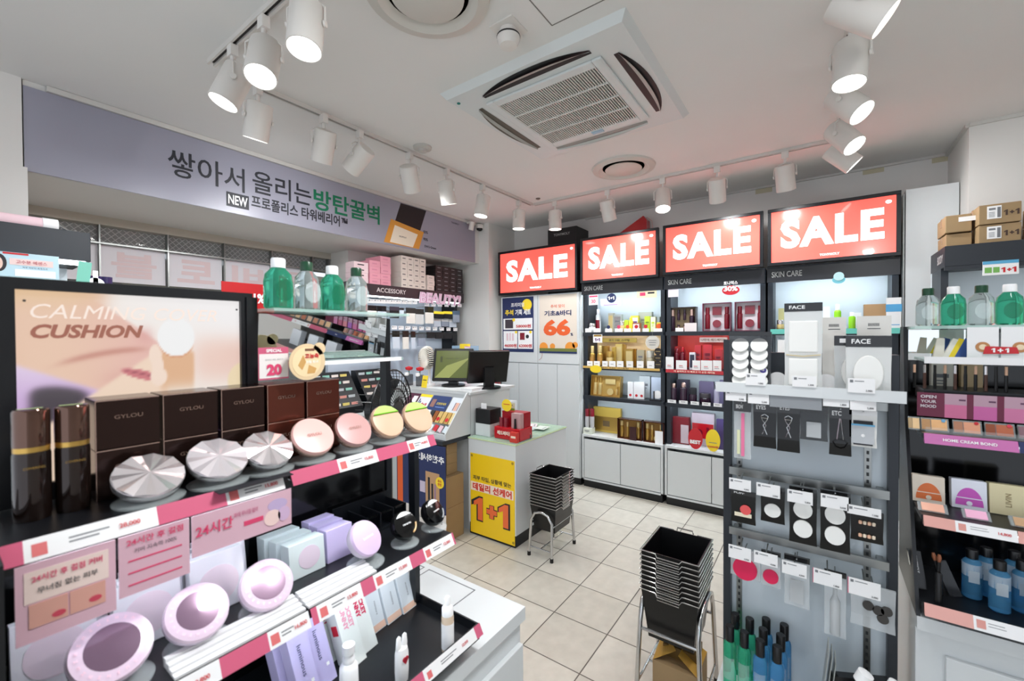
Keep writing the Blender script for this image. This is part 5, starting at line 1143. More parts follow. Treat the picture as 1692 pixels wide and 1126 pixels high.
text('CUSHION', .0215, mat('title_brown', (168,96,72), .5, e=.75), lb, ((a.x+b.x)/2-LG0.x, .9415-LG0.y, aty(140, 548, .941).z), w=b.x-a.x, bold=.04, shear=.25)
a = aty(50, 520, .941); b = aty(358, 520, .941)
text('CALMING COVER', .0215, mat('title_white', (255,238,226), .5, e=.86), lb, ((a.x+b.x)/2-LG0.x, .9415-LG0.y, aty(200, 518, .941).z), w=b.x-a.x, bold=.0, shear=.25)
for q_ in ('title_white', 'title_brown'): _M[q_].node_tree.nodes['Principled BSDF'].inputs['Base Color'].default_value = (.05, .04, .04, 1)
for u, v in ((40, 497), (391, 512)): p = aty(u, v, .941); LM_().disc(p.x, p.z, .0018, .9405, .9415, 10).build('screw', INK, lb)
# glass shelf, mirror, lower ledge
LM_().box(.405, .742, .86, .965, 1.531, 1.537).build('glass_shelf', SHELFG, lg)
mm = LM_(); mm.X = LX @ Matrix.Translation((0, .952, 1.428)) @ Matrix.Rotation(R_(5.5), 4, 'X'); mm.box(.412, .733, -.002, .002, 0, .101).build('mirror', MIRROR, lg)
LM_().box(.412, .733, .9605, .966, 1.425, 1.531).build('mirror_back', BLACK, lg)
LM_().box(.405, .733, .875, .955, 1.419, 1.425).build('lower_glass_shelf', SHELFG, lg)
LM_().box(.455, .725, .872, .875, 1.418, 1.427).build('white_shelf_edge', PAPER, lg)
for i, (u, vt, rr) in enumerate(((463,427,.0275), (510,433,.0255), (552,440,.0265), (592,443,.0255))):
    p = aty(u, 500, .905); h = aty(u, vt, .905).z-1.5375; green = i % 2 == 0
    b = bottle('aloe_bottle', ['green bottle with white cap, leftmost on the left glass shelf', 'clear bottle with dark green cap, second on the left glass shelf', 'green bottle with white cap, third on the left glass shelf', 'clear bottle with dark green cap, rightmost on the left glass shelf'][i], 'bottle', (p.x, .912, 1.5375), rr, h, GREENL if green else CLEARL, WH if green else mat('dark_green_cap'), 'lotion bottles on the left glass shelf', 0, capf=.19, capr=.50, neck=.5, sh=.28)
    MB().m(mat('green_label') if green else mat('clear_label')).disc(0, h*.36, .018, -rr-.0007, -rr-.0003, 14, rz=h*.22).build('bottle_label', None, b)
# special 20 and round sign
p = aty(427, 575, .865); q = aty(477, 625, .865)
t = T('price_sign', 'pink and white SPECIAL 20 price sign clipped beside the round beige sign', 'sign', ((p.x+q.x)/2, .865, q.z)); w_ = q.x-p.x; h = p.z-q.z
MB().m(PINKL).box(-w_/2, w_/2, 0, .002, 0, h).m(cm((232,226,222))).box(-w_/2+.001, w_/2-.001, -.0005, 0, .003, h*.80).build('sheet', None, t)
text('SPECIAL', h*.10, WH, t, (0, -.001, h*.90), bold=.03); text('20', h*.36, PINK, t, (0, -.001, h*.3), bold=.055); text('브러시 세트 할인가', h*.05, GREY, t, (0, -.001, h*.62), w=w_*.6)
p = aty(478, 600, .845); q = aty(540, 600, .845)
t = T('price_sign', 'round beige illustrated sign in front of the lower glass ledge', 'sign', ((p.x+q.x)/2, .845, p.z-.036)); w_ = q.x-p.x
MB().m(cm((226,200,160))).disc(-.002, .036, w_*.48, 0, .002, 28, rz=.037).disc(w_*.3, .062, .013, 0, .002, 16).m(cm((240,214,170))).disc(-.004, .036, w_*.38, -.0006, 0, 24, rz=.030).m(cm((206,160,96))).prism([(-.022,.03),(-.012,.05),(-.006,.036),(-.014,.02)], -.001, 0).prism([(-.004,.012),(.0,.03),(.016,.022),(.012,.012)], -.001, 0).m(cm((120,80,60))).box(-.008, .012, -.001, 0, .058, .063).build('sheet', None, t)
text('고농축', .010, RED, t, (.006, -.0012, .048), w=.030, bold=.03); text('크림 토너', .006, WH, t, (.006, -.0012, .036), w=.026, bold=.02)
# standing bronze bottles and cartons on the top shelf
Zs = 1.2355
for i, x in enumerate((.0885, .1275)):
    t = T('serum_bottle', 'tall dark bronze bottle with gold collar at the left of the top shelf, %s one' % ('left', 'right')[i], 'bottle', (x, .868, Zs), 0, 'tall bronze bottles')
    MB().lathe([(.0175, 0), (.0185, .01), (.0185, .088), (.0175, .092)], 24).build('bottle_body', mat('bronze_glass', (40,28,24), .12, m=.6, coat=.5), t)
    MB().lathe([(.0178, .092), (.0178, .099)], 24).build('gold_collar', GOLD, t); MB().lathe([(.0182, .099), (.0182, .146), (.0165, .149), (0, .149)], 24).build('cap', mat('bronze_cap', (96,68,56), .10, m=.8, coat=.5), t)
    MB().disc(0, .1497, .0, -.001, 0).add([(-.014,-.004,.1497),(.010,-.006,.1497),(.012,.002,.1497),(-.012,.004,.1497)], [(0,1,2,3)]).build('green_sticker', cm((180,206,140)), t)
    text('COVERING', .003, GOLD, t, (0, -.0188, .072), w=.02)
bx = [(.152,.229), (.233,.312), (.317,.391), (.396,.470), (.475,.550)]
for i, (a, b) in enumerate(bx):
    for L in range(2):
        mt = BRONZE if i < 3 else BRONZR
        t = T('cushion_carton', '%s foil carton lettered GYLOU, %s on the top shelf, %s layer' % ('dark bronze' if i < 3 else 'copper brown', g_(i), ('lower', 'upper')[L]), 'box', ((a+b)/2, .873, Zs+L*.0755), 0, 'foil cushion cartons on the top shelf')
        w_ = (b-a)
        MB().box(-w_/2, w_/2, 0, .066, 0, .075).build('box_body', mt, t, bev=.0012)
        MB().m(ROSE).box(-w_/2+.001, w_/2-.001, -.0004, 0, .0735, .0746).box(-w_/2+.0003, -w_/2+.0011, -.0004, 0, 0, .0745).build('foil_edge', None, t)
        text('GYLOU', .006, cm((128,104,92), .3, m=.4), t, (0, -.0004, .048), w=.034, bold=.01)
t = carton('tube_box', 'slim cream carton squeezed beside the second foil carton', 'box', (.2312, .868, 1.345), (.0035, .02, .05), cm((226,214,200)), None) if False else None
# compacts
def compact(label, cx, cy, cz, r, lidm, rim, zb, tilt=.75, yaw=0, style='plain', txt=None, group=None, sm=None, tm=None):
    t = T('cushion_compact', label, 'compact', (cx, cy, zb), yaw, group)
    hgt = cz-zb
    MB().lathe([(r*1.0, 0), (r*1.02, .003), (r*.98, .004), (r*.55, .006), (r*.5, .009)], 28).build('acrylic_stand', GLASS, t)
    MB().box(-r*.35, r*.35, r*.1, r*.14, .005, max(.02, hgt)).build('acrylic_prop', GLASS, t)
    Rt = Matrix.Rotation(tilt, 3, 'X'); c0 = Vector((0, 0, hgt)); up = Rt @ Vector((0, 0, 1))
    base = MB().lathe([(r*.55, -.020), (r*.9, -.017), (r, -.010), (r, -.004), (r*.97, -.003)], 36, c0, M=Rt).build('compact_base', rim, t)
    lid = MB()
    if style == 'facet':
        n = 20; vs = [c0+Rt @ Vector((0, 0, .006))]; fs = []
        for k in range(n):
            a = 2*math.pi*k/n; vs.append(c0+Rt @ Vector((r*math.cos(a), r*math.sin(a), .000 if k % 2 else .0035)))
        for k in range(n): fs.append((0, 1+k, 1+(k+1) % n))
        o_ = [c0+Rt @ Vector((r*math.cos(2*math.pi*k/n), r*math.sin(2*math.pi*k/n), -.004)) for k in range(n)]
        vs += o_
        for k in range(n): fs.append((1+k, 1+n+k, 1+n+(k+1) % n, 1+(k+1) % n))
        lid.add(vs, fs)
    else: lid.lathe([(r, -.003), (r, .002), (r*.96, .0055), (r*.8, .0065), (0, .0075)], 40, c0, M=Rt)
    lid = lid.build('lid', lidm, t)
    MB().lathe([(r*1.012, -.0045), (r*1.02, -.0025), (r*1.012, -.0005)], 40, c0, M=Rt).build('lid_ring', rim, t)
    if style == 'sticker':
        n = 16; pts = []
        for k in range(n+1): a = R_(28)+R_(124)*k/n; pts.append(c0+Rt @ Vector((r*.93*math.cos(a), r*.93*math.sin(a), .0082)))
        MB().add(pts, [tuple(range(n+1))]).build('lime_sticker', cm((190,222,120), .35), lid)
        pts = [c0+Rt @ Vector((r*.93*math.cos(R_(28+124*k)), r*.93*math.sin(R_(28+124*k)), .0084)) for k in (0, 1)]
        MB().tube(pts, .0016, 6).build('green_band', cm((120,190,40), .3), lid)
    if style == 'half':
        pts = [c0+Rt @ Vector((r*.9*math.cos(R_(40+100*k/10)), r*.9*math.sin(R_(40+100*k/10)), .0082)) for k in range(11)]
        MB().add(pts, [tuple(range(11))]).build('white_sticker', cm((228,228,228)), lid)
        pts = [c0+Rt @ Vector((r*.78*math.cos(R_(-70+60*k/10)), r*.78*math.sin(R_(-70+60*k/10)), .008)) for k in range(11)]
        MB().tube(pts, .0018, 6).build('bright_arc', cm((236,190,130), .3) if yaw == 0 else cm((170,172,174), .3), lid)
    if style == 'mirror':
        MB().lathe([(r*.66, .0078), (0, .0085)], 32, c0, M=Rt).build('mauve_mirror', mat('mauve_mirror', (118,92,112), .12, m=.35, coat=.5), lid)
        for k in range(26):
            a = 2*math.pi*k/26; v_ = c0+Rt @ Vector((r*.81*math.cos(a), r*.81*math.sin(a), .0075))
            MB().lathe([(0, 0), (.0026, .0006), (.0018, .0022), (0, .0026)], 6, v_, M=Rt).build('raised_letter', cm((246,214,224), .2), t) if False else None
        ring = 'LUMINOUS·CUSHION·'*1
        g = MB().m(cm((244,206,220), .2))
        for k in range(24):
            a = 2*math.pi*k/24; R3 = Rt @ Matrix.Rotation(a, 3, 'Z')
            for (dx, dy, w_, h_) in (((-.0012, 0, .0009, .0034), (.0012, 0, .0009, .0034), (0, (.001, -.001, 0)[k % 3], .0022, .0009)) if k % 2 else ((0, 0, .0009, .0036), (0, .0014, .003, .0009), (0, -.0014, .003, .0009))):
                cpt = Vector((r*.81+dy, dx, .0078)); q = [Vector((cpt.x-h_/2, cpt.y-w_/2, .0085)), Vector((cpt.x+h_/2, cpt.y-w_/2, .0085)), Vector((cpt.x+h_/2, cpt.y+w_/2, .0085)), Vector((cpt.x-h_/2, cpt.y+w_/2, .0085))]
                g.add([c0+R3 @ v for v in q], [(0,1,2,3)])
        g.build('raised_ring_lettering', None, lid)
        MB().lathe([(r*.97, .006), (r*.68, .0076)], 40, c0, M=Rt).build('lilac_rim', cm((220,196,214), .15, coat=.5), lid)
    if txt: 
        o = text(txt, r*.16, tm or GREY, t, c0+up*.0082, bold=.02, rot=(tilt, 0, 0))
    return t
PEARL = mat('pearl_silver', (236,228,230), .16, m=.75); PEARL2 = mat('pearl_white', (240,232,236), .12, m=.6)
CS = [(247,785,.043,PEARL,'facet',SILV,None,.55), (361,757,.043,PEARL2,'facet',SILV,None,.60), (444,741,.041,PEARL,'facet',SILV,None,.62),
      (517,722,.041,cm((240,190,182), .3),'plain',ROSE,'GYLOU',.85), (584,710,.040,cm((206,160,156), .35),'plain',ROSE,'GYLOU',.9), (640,697,.041,cm((222,184,154), .35),'sticker',ROSE,None,.95), (690,690,.042,cm((218,182,152), .35),'sticker',ROSE,None,.95)]
cn = ['faceted pearl silver cushion compact, leftmost and largest on the top shelf', 'faceted glaring white cushion compact, second on the top shelf', 'faceted silver cushion compact, third on the top shelf', 'baby pink lidded cushion compact on the top shelf', 'dusty pink lidded cushion compact on the top shelf', 'beige cushion compact with lime sticker, left of the two', 'beige cushion compact with lime sticker, at the right end of the top shelf']
for i, (u, v, r, lm_, sty, rim, tx_, ti) in enumerate(CS):
    y = .818; p = aty(u, v, y); compact(cn[i], p.x, y, max(p.z, Zs+.030), r, lm_, rim, Zs, ti, 0, sty, tx_, 'cushion compacts on the left gondola top shelf', tm=cm((190,140,130)))
Zt = 1.0085
C2 = [(185,1072,.044,'mirror',cm((226,204,220), .15, coat=.5),cm((214,200,216), .2),'pale lilac ringed compact with mauve mirror, nearest on the second shelf',.75),
      (326,1012,.042,'mirror',cm((226,204,220), .15, coat=.5),cm((214,200,216), .2),'pale lilac ringed compact with mauve mirror, middle of three on the second shelf',.78),
      (441,966,.042,'mirror',cm((226,204,220), .15, coat=.5),cm((214,200,216), .2),'pale lilac ringed compact with mauve mirror, right of three on the second shelf',.80)]
for (u, v, r, sty, lm_, rim, l, ti) in C2:
    p = aty(u, v, .775); compact(l, p.x, .775, max(p.z, Zt+.03), r, lm_, rim, Zt, ti, 0, sty, None, 'ringed compacts')
p = aty(604, 890, .765); compact('smooth lavender lidded cushion compact on the second shelf', p.x, .765, max(p.z, Zt+.03), .037, cm((216,192,224), .35), cm((200,190,206), .2), Zt, .95, .25, 'plain', 'luminous', tm=WH)
p = aty(669, 868, .765); compact('black lidded cushion compact with a golden arc on the second shelf', p.x, .765, max(p.z, Zt+.03), .031, GLOSSB, BPLA, Zt, .95, 0, 'half', 'ceramic', tm=WH)
p = aty(717, 846, .770); compact('black lidded cushion compact at the right end of the second shelf', p.x, .770, max(p.z, Zt+.03), .031, GLOSSB, BPLA, Zt, .95, .2, 'half', 'ceramic', tm=WH)
# second shelf cartons
WC = cm((232,232,238), .4); MC = cm((214,226,226), .4)
for i, (x, n_) in enumerate(((.105, 3), (.205, 3), (.300, 4))):
    for k in range(n_):
        w_ = .082; t = T('cushion_box', 'white carton with faint pink circle, %s group of the second shelf, %s' % (['left', 'middle', 'right'][i], ['front', 'second back', 'third back', 'rearmost'][k]), 'box', (x+.010*k, .838+k*.023, Zt), 0, 'white cushion boxes on the second shelf', rot=(-.18, 0, 0))
        MB().box(-w_/2, w_/2, 0, .021, 0, .096).build('box_body', WC, t, bev=.0008)
        MB().disc(0, .044, .031, -.0006, 0, 28).build('circle_print', cm((238,222,232), .4), t)
for i in range(3):
    t = T('cushion_box', 'pale mint white carton standing at the centre of the second shelf, %s' % ['front', 'middle', 'rear'][i], 'box', (.447-.006*i, .822+i*.036, Zt), 0, 'mint white cartons', rot=(-.1, 0, 0))
    MB().box(-.036, .036, 0, .033, 0, .066).build('box_body', MC, t, bev=.0008); MB().disc(.004, .033, .022, -.0006, 0, 24).build('circle_print', cm((222,206,220)), t)
for i in range(3):
    t = T('cushion_box', 'lavender carton beside the mint white ones on the second shelf, %s' % ['front', 'middle', 'rear'][i], 'box', (.520, .825+i*.034, Zt), 0, 'lavender cartons', rot=(-.1, 0, 0))
    MB().box(-.030, .030, 0, .031, 0, .066).build('box_body', LILAC, t, bev=.0008)
t = T('compact_rack', 'empty black slotted rack at the right rear of the second shelf', 'rack', (.645, .86, Zt))
m_ = MB().box(-.075, .085, .0, .08, 0, .006)
for k in range(5): m_.box(-.075+k*.038, -.071+k*.038, 0, .08, .006, .045)
m_.box(-.075, .085, .076, .08, .006, .06); m_.build('rack_body', BLACK, t); m2 = MB()
for k in range(4): m2.box(-.073+k*.04, -.045+k*.04, .0, .005, .04, .044)
m2.build('rack_rail', GLOSSB, t)
# hanging cards under the first shelf
def hcard(x0, x1, z0, z1, label, kind):
    t = T('hanging_card', label, 'card', ((x0+x1)/2, .7595, z0)); w_ = x1-x0; h = z1-z0
    MB().box(-w_/2, w_/2, 0, .0015, 0, h).build('sheet', mat('pink_card', (216,176,190), .3, noise=.12, ns=9), t); return t, w_, h
t, w_, h = hcard(.062, .150, 1.118, 1.212, 'pink before and after card with two cheek photographs at far left under the top shelf', 0)
MB().m(cm((236,214,206))).box(-w_*.42, w_*.42, -.0006, 0, h*.5, h*.9).m(cm((214,160,146))).box(-w_*.38, -w_*.01, -.001, 0, h*.18, h*.48).box(w_*.01, w_*.38, -.001, 0, h*.18, h*.48).m(cm((200,70,90))).disc(-w_*.1, h*.26, w_*.07, -.0014, -.001, 12, rz=h*.04).disc(w_*.27, h*.28, w_*.07, -.0014, -.001, 12, rz=h*.04).build('picture', None, t)
text('24시간 후 결점 커버', h*.09, PINK, t, (0, -.001, h*.80), w=w_*.7, bold=.02); text('무너짐 없는 피부', h*.08, INK, t, (0, -.001, h*.64), w=w_*.6, bold=.01)
t, w_, h = hcard(.153, .232, 1.130, 1.212, 'pink card with three magenta bars beside the cheek photographs', 0)
m_ = MB().m(PINK)
for k in range(3): m_.box(-w_*.38, w_*.38, -.0006, 0, h*(.15+.2*k), h*(.175+.2*k))
m_.build('bars', None, t); text('24시간 후 결점', h*.12, PINK, t, (0, -.001, h*.88), w=w_*.8, bold=.02); text('커버 지속력 100%', h*.08, INK, t, (0, -.001, h*.72), w=w_*.6)
t, w_, h = hcard(.235, .383, 1.150, 1.212, 'wide pink card titled 24 hours with an open compact picture', 0)
text('24시간', h*.30, PINK, t, (-w_*.30, -.001, h*.60), w=w_*.34, bold=.02); text('파데 무너짐 없이', h*.13, cm((190,80,120)), t, (.0, -.001, h*.72), w=w_*.24, bold=.01)
MB().m(PINK).box(-w_*.02, w_*.18, -.0006, 0, h*.36, h*.48).m(cm((190,170,206))).disc(w_*.34, h*.66, w_*.11, -.0006, 0, 20, rz=h*.16).m(cm((236,206,200))).disc(w_*.28, h*.34, w_*.09, -.001, 0, 20).m(cm((206,176,206))).disc(w_*.41, h*.36, w_*.07, -.001, 0, 20, rz=h*.2).build('compact_picture', None, t)
# bottom tray goods
Zb = .7905
for i, (x, y) in enumerate(((.408,.775),(.448,.79),(.395,.815),(.435,.828))):
    t = T('serum_carton', 'lilac blue luminous carton in the bottom tray, %s of four' % ['front left', 'front right', 'rear left', 'rear right'][i], 'box', (x+.02, y, Zb), .12, 'luminous cartons', rot=(-.42, 0, .12))
    MB().box(-.021, .021, 0, .028, 0, .138).build('box_body', mat('lilac_gradient', (196,186,226), .25, noise=.15, ns=10), t, bev=.0008); text('luminous', .009, NAVY, t, (-.002, -.0006, .075), w=.055, rot=(R_(90), R_(90), 0)); MB().box(.006, .012, -.0006, 0, .03, .036).build('silver_square', WH, t)
for i, (x, y) in enumerate(((.505,.785),(.545,.80),(.49,.835),(.53,.848))):
    t = T('lip_carton', 'white carton with red POCKET BUNNY lettering, %s of four in the bottom tray' % ['front left', 'front right', 'rear left', 'rear right'][i], 'box', (x+.028, y, Zb), .12, 'bunny lettered cartons', rot=(-.42, 0, .12))
    MB().box(-.022, .022, 0, .034, 0, .128).build('box_body', mat('bunny_carton', (232,236,230), .35), t, bev=.0008)
    for k, s in enumerate(('POCKET', 'BUNNY')): text(s, .011, cm((214,50,90)) if i else cm((230,160,180)), t, (-.014*k+.008, -.0006, .098), w=.052, bold=.05, rot=(R_(90), R_(90), 0))
    MB().m(cm((206,40,60))).box(-.0226, -.022, .006, .024, .07, .09).build('side_print', None, t)
for i, x in enumerate((.622, .669, .716)):
    t = T('toner_carton', 'tall plain ice white carton leaning back in the bottom tray, %s' % g_(i), 'box', (x, .835, Zb), .10, 'tall ice white cartons', rot=(-.34, 0, .10))
    MB().box(-.022, .022, 0, .040, 0, .172).build('box_body', cm((226,232,236), .3), t, bev=.0008); MB().box(-.0215, .0215, -.0006, 0, .002, .016).build('peach_band', cm((240,200,176)), t)
    text('moisture', .005, GREY, t, (.004, -.0006, .05), w=.03, rot=(R_(90), R_(90), 0))
p = atz(740, 1074, Zb)
t = T('mist_bottle', 'slim white spray bottle with peach liquid at the right of the bottom tray', 'bottle', (p.x, p.y, Zb))
MB().lathe([(.0135,0),(.0135,.074),(.012,.078)], 24).build('bottle_body', cm((238,214,188), .1, t=.3), t); MB().lathe([(.0137,.006),(.0137,.062)], 24).build('white_sleeve', WH, t)
MB().lathe([(.0125,.078),(.0125,.094),(.009,.098),(.007,.100),(.0065,.112),(.004,.118),(0,.118)], 24).build('spray_cap', WH, t)
p = atz(664, 1124, Zb)
t = T('bunny_tube', 'white tube with two rabbit ears and a red heart in the bottom tray', 'tube', (p.x, p.y, Zb))
MB().lathe([(.0135,0),(.015,.02),(.0145,.055),(.012,.066),(0,.070)], 24, sy=.8).build('tube_body', WH, t)
for s in (-1, 1): MB().lathe([(.005,.055),(.0065,.072),(.005,.088),(0,.093)], 14, (s*.0072, 0, 0), sy=.7).build('ear', WH, t)
MB().disc(-.003, .048, .0042, -.0128, -.0115, 12).disc(.003, .048, .0042, -.0128, -.0115, 12).prism([(-.007,.046),(.007,.046),(0,.037)], -.0128, -.0115).build('heart', cm((190,40,60), .3), t)
p = atz(578, 1150, Zb)
t = T('pump_bottle', 'white foundation bottle with round cap at the bottom edge of the picture', 'bottle', (p.x+.005, p.y+.01, Zb))
MB().lathe([(.017,0),(.018,.01),(.017,.05),(.011,.058)], 24).build('bottle_body', WH, t); MB().lathe([(.011,.058),(.0115,.066),(.009,.070),(.009,.074),(.0115,.076),(.0115,.092),(0,.094)], 24).build('cap', PAPER, t)
t = T('folded_towel_box', 'pale flat carton at the bottom left of the tray', 'box', (.33, .72, Zb), .1, rot=(-.3, 0, .1)); MB().box(-.05, .05, 0, .05, 0, .055).build('box_body', MC, t)
# goods at the far left edge: neighbouring display
t = T('neighbour_display', 'sliver of another black display with a coral strip at the left edge', 'display unit', (-.08, .86, 0))
MB().box(-.17, .065, -.12, .08, .05, .745).m(BLACK).box(-.17, .08, -.0, .07, .75, 1.22).build('unit_body', WHITE, t); MB().box(-.17, .104, -.13, .0, 1.0, 1.006).build('ledge', BLACK, t) if False else None
# fan and black case behind the gondola
p = aty(570, 668, 1.35)
t = T('desk_fan', 'round black mesh fan seen behind the left gondola under the mirror', 'fan', (p.x, 1.12, .7505), .4)
zc = p.z-.7505
MB().cyl((0,0,0), .09, .02, 24).cyl((0,0,.02), .015, zc-.15, 12).build('base', BPLA, t)
fc = Matrix.Rotation(R_(90), 3, 'X')
g = MB()
for r in (.04, .07, .10, .13): g.tube([(r*math.cos(2*math.pi*k/28), -.02-(.13-r)*.2, zc+r*math.sin(2*math.pi*k/28)) for k in range(28)], .0025, 5, True)
for k in range(36): a = 2*math.pi*k/36; g.tube([(.03*math.cos(a), -.04, zc+.03*math.sin(a)), (.13*math.cos(a), -.02, zc+.13*math.sin(a)), (.13*math.cos(a), .03, zc+.13*math.sin(a))], .0013, 4)
g.build('mesh_guard', BPLA, t)
MB().lathe([(.035, 0), (.035, .05), (0, .06)], 18, (0, .06, zc), M=fc).build('motor', BPLA, t)
b5 = MB()
for k in range(5):
    a = 2*math.pi*k/5; c_, s_ = math.cos(a), math.sin(a); b5.add([(.02*c_, .0, zc+.02*s_), (.11*math.cos(a-.35), -.01, zc+.11*math.sin(a-.35)), (.115*math.cos(a+.3), .012, zc+.115*math.sin(a+.3))], [(0,1,2)])
b5.build('blades', cm((40,42,44), .3), t)

# ================= FAR LEFT WALL UNIT =================
t = T('wall_shelf_unit', 'slate headed white shelf unit at the far left below the banner', 'shelf unit', (-.15, 2.50, 0))
MB().box(-.55, .582, 0, .36, 1.80, 1.92).build('header', SLATE, t, bev=.002)
MB().box(-.55, .56, .34, .38, .05, 1.80).build('back_panel', mat('unit_back'), t)
MB().box(-.55, .54, .05, .34, 1.60, 1.62).build('shelf', SLATE, t); MB().box(-.55, .54, .03, .34, 0, .80).build('cabinet_body', WHITE, t); MB().box(-.55, .54, .05, .34, 1.2, 1.22).build('shelf', SLATE, t)
MB().box(-.5, .57, .02, .045, 1.785, 1.799).build('light_strip', LED, t)
p = aty(45, 360, 2.55); t = T('rolled_banner', 'pale pink rolled poster lying on the far left header', 'roll', (-.15, 2.64, 1.9505)); MB().lathe([(.03, -.45), (.03, .50)], 20, M=Matrix.Rotation(R_(90), 3, 'Y')).build('roll_body', cm((236,204,212), .3), t); MB().lathe([(.032, .46), (.032, .505)], 20, M=Matrix.Rotation(R_(90), 3, 'Y')).build('end_cap', PAPER, t)
t = T('desk_clip', 'small chrome clamp at the right end of the far left header', 'clamp', (.36, 2.62, 1.9205)); MB().tube([(-.04,0,.006),(0,0,.03),(.03,0,.012),(.05,0,.02)], .008, 8).box(-.05,.05,-.015,.015,0,.006).build('clamp_body', CHROME, t)
p = aty(0, 415, 2.46); q = aty(92, 470, 2.46)
t = T('advert_card', 'pale blue skin care advert with a dark haired person below the far left header', 'sign', ((p.x+q.x)/2, 2.46, q.z)); w_ = q.x-p.x+.02; h = p.z-q.z
MB().m(cm((190,220,232))).box(-w_/2, w_/2, 0, .003, 0, h).m(cm((40,34,40))).disc(-w_*.46, h*.62, w_*.12, -.001, 0, 20, rz=h*.3).m(cm((232,200,186))).disc(-w_*.48, h*.60, w_*.08, -.002, -.001, 20, rz=h*.22).m(WH).box(-w_*.22, w_*.44, -.001, 0, h*.2, h*.44).m(cm((236,210,206))).box(-w_*.3, w_*.40, -.001, 0, h*.58, h*.80).m(cm((196,224,40))).box(-w_*.2, w_*.36, -.0015, 0, 0, h*.14).m(RED).box(-w_*.4, 0, -.001, 0, h*.93, h*.99).build('sheet', None, t)
text('고수분 에센스', h*.12, cm((190,90,100)), t, (w_*.05, -.0015, h*.69), w=w_*.5, bold=.01); text('피부 속부터 촉촉하게', h*.06, NAVY, t, (w_*.1, -.0015, h*.51), w=w_*.4)
for i in range(3):
    p = aty(145+i*15, 470, 2.60); t = T('perfume_box', 'dark violet tube box on the shelf beneath the far left header, %s' % g_(i), 'box', (p.x+.0, 2.60, 1.6205), 0, 'dark violet tube boxes'); MB().lathe([(.022,0),(.022,.13),(0,.132)], 20).build('tube_body', cm((46,36,84), .3), t)
t = T('cross_sign', 'white round sign with a black plus before the dark violet boxes', 'sign', (aty(158, 455, 2.56).x, 2.56, 1.6205)); MB().m(WH).box(-.008,.008,0,.003,0,.15).disc(0, .09, .03, 0, .003).m(INK).box(-.004,.004,-.001,0,.078,.102).box(-.012,.012,-.001,0,.086,.094).build('sign_body', None, t)
t = T('hang_card', 'small mint card dangling under the lit end of the far left header', 'card', (aty(136, 440, 2.48).x, 2.48, 1.70), 0, rot=(0, .1, 0)); MB().box(-.02, .02, 0, .002, 0, .095).build('sheet', cm((120,196,176)), t)

# ================= ACCESSORY WALL =================
AY = 3.17
t = T('accessory_wall_unit', 'black headed wall unit packed with hanging accessories under the banner', 'shelf unit', (2.70, AY, 0))
def ax(u, v, y=AY): p = aty(u, v, y); return p.x-2.70, p.z
MB().box(-.62, .80, 0, .34, 1.835, 1.935).build('header', cm((46,40,46), .35), t, bev=.002)
MB().box(-.62, .80, .30, .34, .05, 1.835).build('back_panel', mat('acc_back', (196,208,222), .4), t)
MB().box(.76, .80, .1, .30, .8, 1.835).build('side_post', BLACK, t); MB().box(-.62, .80, .02, .30, 0, .80).build('cabinet_body', WHITE, t); MB().box(-.62, .80, -.02, .30, .80, .83).build('counter', WHITE, t)
MB().box(-.6, .76, .03, .05, 1.826, 1.8345).build('light_strip', LED, t)
for z in (1.72, 1.50): MB().box(-.6, .75, .26, .28, z-.01, z+.01).build('hook_bar', STEEL, t)
text('ACCESSORY', .040, cm((205,200,200)), t, (-.17, -.001, 1.888), w=.33, bold=.015)
# neon style sign
bs = T('beauty_sign', 'pink outlined BEAUTY sign hanging over the accessory packs', 'sign', (2.70, AY-.012, 0))
a = aty(692, 492, AY); b = aty(760, 497, AY); cx_ = (a.x+b.x)/2-2.70; wz = b.x-a.x; cz_ = (a.z+b.z)/2
text('BEAUTY!', .115, cm((236,226,236)), bs, (cx_, .004, cz_), w=wz+.02, bold=.09, shear=.15); text('BEAUTY!', .105, cm((232,150,200), .4), bs, (cx_, .002, cz_), w=wz-.005, bold=.04, shear=.15); text('BEAUTY!', .095, cm((240,226,240)), bs, (cx_, -.001, cz_), w=wz-.015, bold=.0, shear=.15)
def apack(u0, u1, v0, v1, y, hdr, body, label, hh=.35):
    a = aty(u0, v0, y); b = aty(u1, v0, y); z1 = aty((u0+u1)/2, v0, y).z; z0 = aty((u0+u1)/2, v1, y).z; w_ = b.x-a.x
    t = T('hanging_pack', label, 'pack', ((a.x+b.x)/2, y, z0), 0, 'packs hanging on the accessory wall')
    MB().box(-w_/2, w_/2, -.004, .004, (z1-z0)*(1-hh), z1-z0).build('header_card', hdr, t); MB().box(-w_*.47, w_*.47, -.006, .006, 0, (z1-z0)*(1-hh)).build('pouch', body, t)
    MB().tube([(0, .0, z1-z0-.004), (0, 3.43-y, z1-z0)], .003, 5).build('hook_wire', STEEL, t)
    return t
LB = cm((206,216,228), .2); L2 = cm((232,228,220), .3); L3 = cm((150,160,176), .25); DK = cm((24,24,28), .25); PKW = mat('pack_clear')
row1 = [(606,622,505,530,HB,L2),(623,638,506,532,HB,LB),(644,659,507,526,cm((50,44,56)),DK),(660,667,509,520,HB,LB),(671,686,509,535,HB,L2),(686,700,511,536,HB,PKW),(702,716,507,535,HB,L2),(717,733,515,527,YEL,DK),(733,747,515,527,YEL,DK),(748,759,514,533,cm((80,100,120)),L3)]
nm = ['cream', 'pale blue', 'dark patterned', 'tiny black headed', 'round puff', 'clear', 'beige cotton', 'yellow topped black', 'second yellow topped black', 'grey blue']
for i, r in enumerate(row1): apack(*r[:4], 3.24, r[4], r[5], '%s pack, accessory wall top row, %s' % (nm[i], g_(i)))
